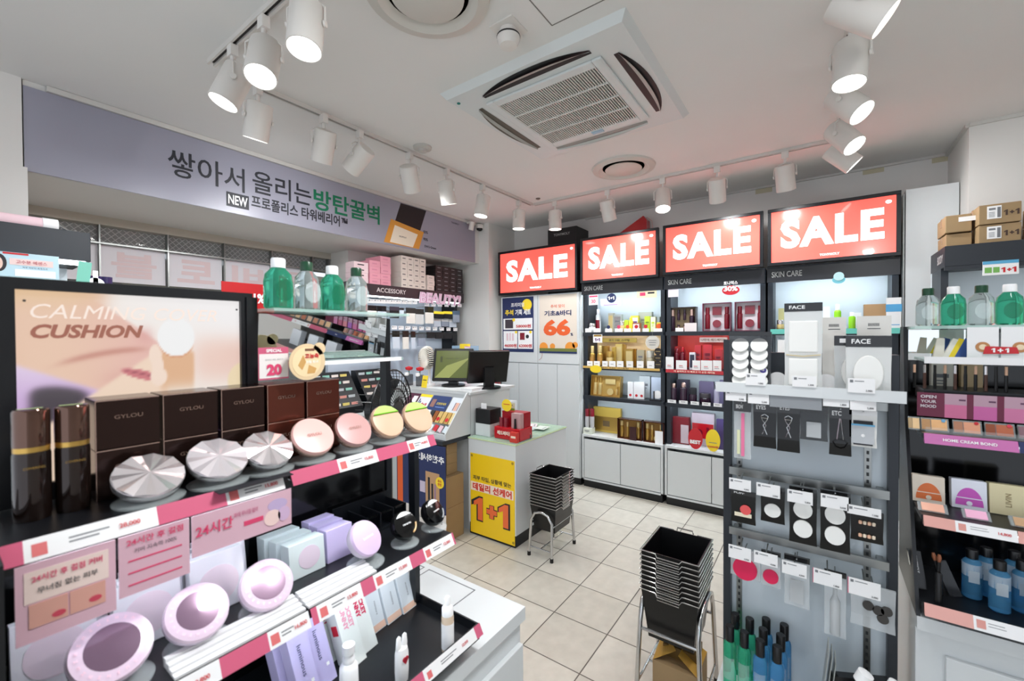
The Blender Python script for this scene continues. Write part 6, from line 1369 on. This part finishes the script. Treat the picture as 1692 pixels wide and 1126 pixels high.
row2 = [(610,621,566,590,HB,L3),(628,641,566,588,HB,PKW),(648,660,547,576,HB,LB),(665,675,547,577,HB,L2),(679,686,548,577,HB,LB),(690,703,552,572,cm((90,96,104)),L3),(705,719,549,559,DK,DK),(719,733,549,560,DK,DK),(733,747,550,560,DK,DK),(747,754,549,566,DK,DK)]
nm2 = ['grey', 'clear', 'tall pale blue', 'white striped', 'slim blue', 'smoky', 'short black', 'short black', 'short black', 'narrow black']
for i, r in enumerate(row2): apack(*r[:4], 3.24, r[4], r[5], '%s pack in the second row of the accessory wall, %s' % (nm2[i], g_(i)))
row3 = [(716,728,526,540,PAPER,LB),(729,741,527,540,PAPER,L3),(742,754,528,541,PAPER,LB)]
for i, r in enumerate(row3): apack(*r[:4], 3.27, r[4], r[5], 'pale wipes pack behind the yellow topped packs, %s of three' % g_(i))
for j, (v, n, u0, u1, y) in enumerate(((497, 10, 600, 690, 3.20), (503, 6, 700, 765, 3.20), (541, 10, 646, 758, 3.20))):
    for k in range(n):
        u = u0+(u1-u0)*(k+.5)/n; p = aty(u, v+(u-u0)*.03, y)
        tg = T('price_ticket', 'white price ticket on the accessory wall, %s run, %s' % (['upper left', 'upper right', 'lower'][j], g_(k)), 'price ticket', (p.x, y, p.z-.02), 0, 'price tickets on the accessory wall'); MB().box(-.030, .030, -.001, .001, 0, .034).build('ticket', PAPER, tg); MB().box(-.024, -.012, -.0016, -.001, .018, .029).box(-.006, .02, -.0016, -.001, .022, .025).build('print', GREY, tg)
# cartons on top of the accessory unit
ZA = 1.9355
def stack(u0, u1, nc, nr, y, h, mt, label, group, d=.22, edge=None, ncx=None, skip=(), name='small_carton'):
    a = aty(u0, 450, y).x; b = aty(u1, 450, y).x; w_ = (b-a)/nc
    for c_ in range(nc):
        for r_ in range(nr):
            if (c_, r_) in skip: continue
            t = T(name, '%s, %s column, %s layer' % (label, ['first', 'second', 'third', 'fourth'][c_], LAY[r_]), 'box', (a+(c_+.5)*w_+rnd.uniform(-.002, .002), y+rnd.uniform(0, .006), ZA+r_*(h+.001)), 0, group)
            MB().box(-w_/2+.0015, w_/2-.0015, 0, d, 0, h).build('box_body', mt, t)
            if edge: MB().m(edge).box(-w_*.25, w_*.2, -.0008, 0, h*.4, h*.6).build('label_print', None, t)
stack(720, 765, 4, 6, 3.18, .043, mat('black_carton'), 'black oblong carton right of the white cartons', 'black cartons on the accessory unit', edge=GREY)
stack(663, 704, 4, 6, 3.18, .049, cm((226,216,206), .5), 'white and grey striped small carton', 'white cartons on the accessory unit', edge=cm((120,116,112)), d=.16)
stack(706, 718, 1, 3, 3.18, .049, cm((228,214,206), .5), 'loose white carton before the black cartons', 'loose white cartons', d=.1, edge=cm((190,180,174)))
stack(611, 646, 2, 5, 3.20, .052, cm((230,160,176), .4), 'pink carton on the accessory unit', 'pink cartons on the accessory unit', skip=((0, 4),), edge=cm((214,140,160)))
stack(585, 609, 1, 4, 3.20, .044, cm((240,214,218), .35), 'white and pink carton left of the pink ones', 'white and pink cartons', edge=INK, d=.12)

# tester displays under the accessory wall
for i, (u, v) in enumerate(((654, 640), (618, 640))):
    p = aty(u, v, 3.05); x = p.x; t = T('tester_display', 'black stepped tester display of small colour samples, %s one behind the gondola' % ('right', 'left')[i], 'display stand', (2.62-.36*i, 3.00, .8305) if False else (2.45-.42*i, 3.16, .8305), 0, 'tester displays')
    MB().prismx([(0,0),(.26,0),(.26,.34),(.20,.34),(0,.06)], -.18, .18).build('stand_body', BLACK, t)
    for r_ in range(5):
        for c_ in range(4):
            yy = .02+r_*.04; zz = .09+r_*.056; MB().box(-.16+c_*.08, -.10+c_*.08, yy-.008, yy, zz-.02, zz+.008).build('sample', cm([(150,206,190),(236,226,220),(226,206,120),(216,150,140),(190,196,200)][(r_+c_) % 5]), t)

# ================= CASH DESK =================
cd = T('cash_desk', 'low white cash desk with a yellow one plus one poster on its front', 'desk', (2.395, 1.70, 0), 0)
MB().box(0, .72, 0, .43, .09, .715).build('desk_body', WHITE, cd); MB().box(.01, .71, .012, .43, 0, .09).build('plinth', BLACK, cd)
MB().box(-.004, .724, -.004, .434, .715, .722).build('green_edged_top', cm((206,220,170), .2), cd); MB().box(.0, .72, .0, .43, .722, .726).build('glass_top', SHELFG, cd)
a = onp_ = atx(777, 750, 2.392); b = atx(850, 770, 2.392); 
pz1 = atx(777, 748, 2.392).z; pz0 = .02; py0, py1 = a.y, b.y
t = T('poster', 'yellow one plus one poster on the front of the cash desk', 'poster', (2.3925, (py0+py1)/2, pz0), BW); w_ = py0-py1; h = pz1-pz0
MB().box(-w_/2, w_/2, 0, .002, 0, h).build('sheet', cm((246,204,30), .35), t)
text('피부 타입, 상황에 맞는', .035, INK, t, (0, -.001, h*.70), w=w_*.86, bold=.02)
MB().box(-w_/2+.005, w_/2-.01, -.0008, 0, h*.535, h*.645).build('white_band', cm((246,226,206)), t); text('데일리 선케어', .055, cm((214,50,30)), t, (0, -.0014, h*.59), w=w_*.88, bold=.035)
text('1+1', .185, INK, t, (0, -.001, h*.32), w=w_*.82, bold=.05, sp=1.1); text('1+1', .165, cm((236,110,60)), t, (0, -.0022, h*.32), w=w_*.775, bold=.018, sp=1.14)
for x, z in ((-w_*.46, h*.97), (w_*.46, h*.97), (w_*.47, .02)): MB().disc(x, z, .010, -.002, 0, 12).build('pin', cm((170,140,40)), t)
# goods on the low desk
ZD = .7265
p = atz(832, 716, ZD); t = T('counter_display', 'red counter tray with skin care jars on the cash desk', 'display stand', (2.47, 1.83, ZD), BW)
MB().box(-.115, .115, 0, .16, 0, .085).build('tray', REDB, t, bev=.004); MB().box(-.10, .10, .08, .16, .085, .19).build('back_card', cm((160,20,34), .3), t); text('레드레티놀', .03, cm((250,236,220)), t, (-.02, -.001, .045), w=.13, bold=.03)
for i, x in enumerate((-.075, -.035)): MB().cyl((x, .04, .085), .018, .05, 16).build('jar', WINE, t); MB().cyl((x, .04, .135), .018, .014, 16).build('jar_lid', WINE, t)
MB().box(.02, .10, .03, .07, .085, .19).build('serum_box', cm((186,150,150), .3), t); MB().cyl((.06, .02, .085), .010, .07, 12, .006).build('serum_dropper', BPLA, t)
t = T('price_sign', 'round yellow sign standing on the red counter tray', 'sign', (2.54, atx(837, 665, 2.54).y, ZD+.19), BW); MB().disc(0, .045, .045, 0, .002, 24).build('sheet', YEL, t); MB().box(-.028, .028, -.001, 0, .05, .055).build('print', RED, t)
t = T('receipt_printer', 'small black printer box on a white base at the left end of the cash desk', 'printer', (2.47, 2.055, ZD), BW); MB().box(-.07, .07, 0, .14, 0, .09).build('base_block', WHITE, t); MB().box(-.07, .07, 0, .14, .09, .20).build('body', BLACK, t, bev=.005); MB().box(-.03, .02, .02, .025, .20, .24).build('paper_slip', PAPER, t)
t = T('card_reader', 'dark card reader with a white slip on the front corner of the desk', 'card reader', (2.58, 1.745, ZD), -1.0); MB().prismx([(0,0),(.12,0),(.12,.055),(0,.025)], -.045, .045).build('body', cm((70,74,74), .4), t, bev=.004); MB().add([(-.04,.0,.035),(.04,.0,.035),(.045,.13,.075),(-.045,.13,.07)], [(0,1,2,3)]).build('paper_slip', PAPER, t)
t = T('sample_box', 'small red printed box before the card reader', 'box', (2.43, 1.745, ZD), BW); MB().box(-.03, .03, 0, .03, 0, .07).build('box_body', cm((206,60,50)), t); MB().box(-.02, .02, -.001, 0, .03, .045).build('print', cm((240,220,200)), t)
for i, (x, y, c_, a_) in enumerate(((2.78,1.95,(150,186,206),.3),(2.86,1.87,(206,222,222),-.2),(2.95,1.93,(226,214,216),.5),(2.90,1.80,(216,226,216),.1))):
    t = T('mask_sheet_pack', ['pale blue', 'white', 'pinkish', 'pale green'][i]+' flat sheet pack lying on the cash desk top', 'pack', (x, y, ZD+.0005+.004*i), a_, 'flat sheet packs on the desk'); MB().box(-.06, .06, -.045, .045, 0, .003).build('pouch', cm(c_, .25), t); MB().box(-.04, .03, -.03, -.02, .003, .0034).build('print', GREY, t)
t = T('desk_screen', 'clear acrylic screen with a pink note above the cash desk', 'screen', (2.48, 2.12, 1.00)) if False else None
t = card('desk_leaflet', 'small green and white leaflet leaning on the printer', 'leaflet', (2.50, 1.955, ZD+.19), .10, .055, cm((206,214,200)), BW); MB().m(GREY).box(-.04, .03, -.001, 0, .035, .042).m(cm((120,160,60))).box(-.048, .048, -.001, 0, 0, .015).build('print', None, t); t.location.x = 2.60; t.location.y = 1.90

pc_ = T('checkout_counter', 'tall white checkout counter behind the low cash desk', 'counter', (2.44, 2.145, 0))
MB().box(0, .50, 0, .95, .0, 1.03).build('counter_body', WHITE, pc_); MB().box(-.02, .56, -.012, .95, 1.03, 1.05).build('counter_top', WHITE, pc_)
fr_ = T('flyer_rack', 'white sloping flyer rack full of leaflets and samples on the checkout counter front', 'display stand', (2.17, 2.146, .735), 0)
def rk(m_, y0, y1): return m_.add([(0,y0,0),(.265,y0,0),(.265,y0,.315),(.235,y0,.315),(.0,y0,.045),(0,y1,0),(.265,y1,0),(.265,y1,.315),(.235,y1,.315),(.0,y1,.045)], [(0,1,2,3,4),(9,8,7,6,5),(0,5,6,1),(1,6,7,2),(2,7,8,3),(4,3,8,9),(0,4,9,5)])
rk(MB(), 0, .012).build('side_panel', WHITE, fr_); rk(MB(), .64, .652).build('side_panel', WHITE, fr_)
MB().box(0, .265, .012, .64, 0, .012).box(.255, .265, .012, .64, .012, .315).box(.0, .01, .012, .64, .012, .04).build('rack_body', WHITE, fr_)
MB().box(-.03, .265, -.0, .65, -.03, -.001).build('dark_ledge', SLATE, fr_)
sl_ = math.atan2(.27, .235)
for i, (y0, y1, c_, s) in enumerate(((.50,.635,(84,40,62),'0'), (.36,.50,(226,226,236),'1+1'), (.155,.36,(50,66,112),'고영양세트'), (.02,.15,(214,220,226),''))):
    t = T('flyer', ['maroon flyer at the left of the flyer rack', 'pale flyer with yellow top and red one plus one in the rack', 'navy flyer in the middle of the flyer rack', 'white flyer with small product photographs at the right of the rack'][i], 'leaflet', (2.31, 2.146+(y0+y1)/2, .895), BW, rot=(-(math.pi/2-sl_), 0, BW))
    w_ = y1-y0-.008; MB().box(-w_/2, w_/2, 0, .002, 0, .145).build('sheet', cm(c_), t)
    if i == 1: MB().m(YEL).box(-w_/2, w_/2, -.001, 0, .12, .145).m(NAVY).box(-w_*.4, -w_*.33, -.001, 0, .02, .1).box(-w_*.28, -w_*.21, -.001, 0, .02, .08).build('print', None, t); text(s, .03, RED, t, (w_*.15, -.001, .05), bold=.04)
    elif i == 2: MB().m(cm((120,150,210))).box(-w_*.1, w_*.4, -.001, 0, .04, .046).m(cm((150,110,100))).box(-w_*.42, -w_*.2, -.001, 0, .04, .11).build('print', None, t); text(s, .022, cm((220,200,90)), t, (w_*.15, -.001, .075), bold=.02)
    elif i == 3: MB().m(cm((110,80,90))).box(-w_*.05, w_*.0, -.001, 0, .03, .10).box(w_*.3, w_*.36, -.001, 0, .03, .10).m(cm((220,170,150))).box(w_*.03, w_*.26, -.001, 0, .03, .10).build('print', None, t)
    else: MB().m(cm((150,90,120))).box(-w_*.4, 0, -.001, 0, .08, .10).m(PAPER).box(0, w_*.4, -.001, 0, .06, .12).build('print', None, t); text(s, .035, WH, t, (w_*.1, -.001, .03), bold=.04)
SMC = [(236,236,240),(60,60,60),(150,90,50),(206,176,110),(214,180,110),(200,160,90),(226,206,150)]
for i in range(7):
    y = 2.146+.035+.045*i; t = T('sample_packet', 'upright sample packet in the flyer rack, %s from the right end' % ['first','second','third','fourth','fifth','sixth','seventh'][i], 'packet', (2.245, y, .835), BW, 'sample packets in the flyer rack', rot=(-.7, 0, BW)); MB().box(-.018, .018, 0, .01, 0, .095).build('packet', cm(SMC[6-i], .3), t)
    if i in (1, 3): MB().disc(0, .03, .016, -.002, 0, 14).build('red_seal', RED, t)
for i in range(6):
    y = 2.146+.04+.05*i; t = T('sachet', 'small tilted sachet along the front lip of the flyer rack, %s' % g_(5-i), 'packet', (2.19, y, .785), BW, 'sachets along the rack lip', rot=(-.6, .25, BW)); MB().box(-.016, .016, 0, .006, 0, .05).build('packet', cm([(214,226,232),(226,190,200),(206,60,70),(236,236,240),(70,110,190),(60,90,170)][i], .3), t)
p = atx(663, 658, 2.22); t = T('strawberry_pack', 'yellow pack with a red strawberry at the left end of the flyer rack', 'pack', (2.20, 2.146+.58, .80), BW, rot=(-.5, 0, BW)); MB().box(-.05, .05, 0, .03, 0, .12).build('pack_body', YEL, t); MB().m(cm((214,44,40))).disc(.0, .05, .034, -.004, 0, 18, rz=.04).m(cm((60,150,50))).prism([(-.03,.085),(-.01,.105),(0,.09),(.012,.108),(.03,.085),(0,.078)], -.006, 0).build('strawberry', None, t)
# standing navy board and cartons below the rack
t = T('standing_board', 'navy cosmetics poster board standing under the flyer rack, its writing back to front', 'poster', (2.14, 2.38, 0), BW); w_ = .52
MB().m(NAVY).box(-w_/2, w_/2, 0, .005, .22, .70).m(cm((226,220,214))).box(-w_/2, w_/2, 0, .005, 0, .22).build('board', None, t)
MB().m(cm((190,150,110))).box(.06, .20, -.001, 0, .20, .50).m(INK).box(.085, .105, -.002, -.001, .24, .46).box(.12, .138, -.002, -.001, .22, .42).m(cm((150,120,150))).box(.15, .165, -.002, -.001, .22, .42).m(cm((200,190,210))).box(.0, .055, -.001, 0, .34, .42).m(YEL).disc(.205, .44, .04, -.003, 0, 20).m(ORG).box(-.25, -.19, -.001, 0, .1, .6).build('print', None, t)
o = text('추천하세요', .055, WH, t, (.10, -.001, .60), w=.30, bold=.03); o.scale = (-1, 1, 1)
text('추석', .02, RED, t, (.205, -.004, .452), bold=.02); text('한정', .02, RED, t, (.205, -.004, .428), bold=.02); o = text('발렌티드 아이섀도우', .025, INK, t, (.10, -.001, .16), w=.26, bold=.02); o.scale = (-1, 1, 1)
bxs = [(2.28, 2.155, 0, .21, .20, .24), (2.28, 2.155, .241, .21, .20, .22), (2.30, 2.20, .462, .13, .13, .075), (2.30, 2.20, .538, .13, .13, .075), (2.30, 2.20, .614, .13, .13, .07)]
for i, (x, y, z, w_, d, h) in enumerate(bxs):
    kraft((x-.01, y, z), (w_-.02, d, h), 0, 'kraft carton beside the yellow poster, %s of the stack of five' % ['lowest', 'second from the floor', 'middle', 'second from the top', 'topmost'][i], 'kraft cartons beside the cash desk', lab=False)
# point of sale screens
def screen(loc, rz, label, front, w_=.33, h=.26, dz=.06):
    t = T('checkout_screen', label, 'monitor', loc, rz)
    MB().cyl((0, .06, 0), .10, .015, 24).build('stand_base', BPLA, t); MB().box(-.04, .04, .045, .085, .012, dz+.12).build('stand_neck', BPLA, t)
    Rt = Matrix.Rotation(-.28, 4, 'X'); m_ = MB(); m_.X = Matrix.Translation((0, 0, dz)) @ Rt
    m_.box(-w_/2, w_/2, 0, .035, 0, h); m_.build('screen_case', BPLA, t, bev=.004)
    s = MB(); s.X = Matrix.Translation((0, 0, dz)) @ Rt; s.box(-w_/2+.022, w_/2-.022, -.001, 0, .026, h-.02); s.build('display', front, t)
    return t, m_.X
OL = mat('olive_screen', (84,92,44), .25, e=.15)
t, X_ = screen((2.60, 2.50, 1.0505), -1.10, 'olive lit checkout screen standing on the counter', OL, .34, .28, .05)
m_ = MB(); m_.X = X_; m_.m(cm((60,66,30))).box(-.11, -.09, -.002, -.001, .16, .21).box(-.06, .0, -.002, -.001, .19, .194).box(.02, .05, -.002, -.001, .19, .194).m(cm((140,146,80))).add([(-.148,-.0018,.026),(-.02,-.0018,.026),(.148,-.0018,.20),(.148,-.0018,.26),(-.05,-.0018,.13)], [(0,1,2,4)]).build('screen_content', None, t)
t, X_ = screen((2.74, 2.24, 1.0505), 2.6, 'black checkout screen seen from behind beside the olive one', GLOSSB, .34, .27, .05)
t = T('paper_stack', 'stack of white papers on the right end of the checkout counter', 'papers', (2.50, 2.19, 1.0505), .1)
for k in range(3): MB().box(-.05, .08+.01*k, -.04, .07, .008*k, .0075+.008*k).build('sheet_bundle', PAPER, t)
t = T('wet_wipe_pack', 'yellow slip leaning left of the olive screen', 'card', (2.44, 2.66, 1.0505), BW, rot=(-.2, 0, BW)); MB().box(-.03, .03, 0, .004, 0, .10).build('slip', YEL, t); MB().box(-.02, .02, -.001, 0, .06, .066).build('print', INK, t)
t = T('hand_fan', 'white ribbed round fan head on a black back behind the screen', 'fan', (2.56, 2.86, 1.0505), BW)
p = atx(705, 592, 2.56); zc = p.z-1.05; t.location.y = p.y
MB().cyl((0, .03, 0), .05, .015, 20).cyl((0, .03, .015), .012, max(.02, zc-.1), 10).build('base', PAPER, t); MB().lathe([(.0, 0), (.09, .0), (.10, .03), (.085, .05), (0, .05)], 28, (-.045, .07, zc), M=fc).build('black_back', BPLA, t)
g = MB()
for k in range(34):
    a = 2*math.pi*k/34; c_, s_ = math.cos(a), math.sin(a); g.tube([(.028*c_, -.03, zc+.028*s_), (.065*c_, -.035, zc+.085*s_), (.072*c_, .0, zc+.10*s_), (.068*c_, .03, zc+.095*s_)], .0036, 5)
g.lathe([(.0, 0), (.03, .0), (.03, .006), (0, .008)], 20, (0, -.028, zc), M=fc); g.build('ribbed_guard', cm((236,232,220), .5), t)
for i, (u, c_) in enumerate(((676, RED), (694, RED))):
    p = atx(u, 625, 2.50); t = T('flower_jar', 'clear jar with a red and white flower, %s of two left of the screen' % ('left', 'right')[i], 'jar', (2.50, p.y, 1.0505), 0, 'flower jars'); MB().lathe([(.035,0),(.035,.09),(.03,.095)], 16).build('jar_glass', BAGD, t); MB().lathe([(0,0),(.03,.01),(.034,.03),(0,.04)], 8, (0,0,.125)).build('red_flower', c_, t); MB().lathe([(0,0),(.02,.01),(.02,.03),(0,.035)], 8, (-.035,-.01,.08)).build('white_flower', WH, t); MB().tube([(0,0,.09),(0,0,.13)], .004, 5).build('stem', cm((60,120,60)), t)
t = T('qr_card', 'small pink framed card in a holder above the dark screen', 'card', (2.93, atx(772, 572, 2.93).y, 1.29), BW); MB().m(cm((230,170,196))).box(-.035, .035, 0, .003, -.24, .09).m(PAPER).box(-.028, .028, -.001, 0, -.0, .08).m(RED).box(-.02, .02, -.002, -.001, .055, .065).build('sheet', None, t)
t = T('checkout_bin', 'pale blue clear box with a yellow item behind the olive screen', 'box', (3.02, 2.86, 1.05), BW); MB().box(-.12, .12, 0, .12, -.25, .30).build('bin_body', cm((160,190,214), .2, a=.8), t); MB().box(.02, .12, -.04, -.005, .22, .32).build('yellow_item', YEL, t); t.location = (3.05, 2.80, .25+1.05-.0)
t.location = (3.05, 2.80, 1.08)
t = T('back_counter', 'white back counter along the corner wall behind the checkout', 'counter', (2.98, 2.45, 0)); MB().box(0, .5, 0, .50, 0, .829).build('counter_body', WHITE, t)
# number sign by the corner
t = T('promo_standee', 'teal and white cut-out numeral six standee beside the tall white cabinet', 'sign', (3.70, atx(817, 600, 3.70).y, 0), BW)
z6 = atx(817, 603, 3.70).z; text('-6', .26, cm((236,240,236)), t, (0, .001, z6), w=.23, bold=.09); text('-6', .24, cm((50,150,150), .4), t, (0, -.002, z6), w=.20, bold=.05)
MB().box(-.06, .06, .004, .010, 0, z6+.10).build('board', cm((60,140,150), .4), t); text('대박할인', .07, RED, t, (0.0, -.001, z6-.20), w=.16, bold=.03)
t = T('red_banner_sign', 'red reduced price sign with white percent lettering behind the gondola', 'sign', (aty(412, 498, 1.9).x, 1.9, aty(412, 517, 1.9).z)); wq = .20
MB().box(-wq/2, wq/2, 0, .004, 0, .12).build('sheet', cm((196,30,34), .4), t); text('.1%', .04, WH, t, (aty(425, 500, 1.9).x-aty(412, 500, 1.9).x, -.001, .06), w=.06, bold=.04); t.location.z = aty(412, 517, 1.9).z
MB().box(-.006, .006, .004, .012, -t.location.z, .0).build('stand_pole', BPLA, t)
# poster leaning at the right of the desk base
t = T('floor_packet', 'pale green printed packet leaning by the desk end behind the first basket stand', 'packet', (2.84, 1.62, 0), -.2, rot=(-.25, 0, -.2)); MB().box(-.08, .08, 0, .03, 0, .22).build('packet_body', cm((206,214,150), .3), t)
for k in range(3): MB().disc(-.03, .05+.06*k, .018, -.001, 0, 12).build('print', cm((90,100,70)), t)
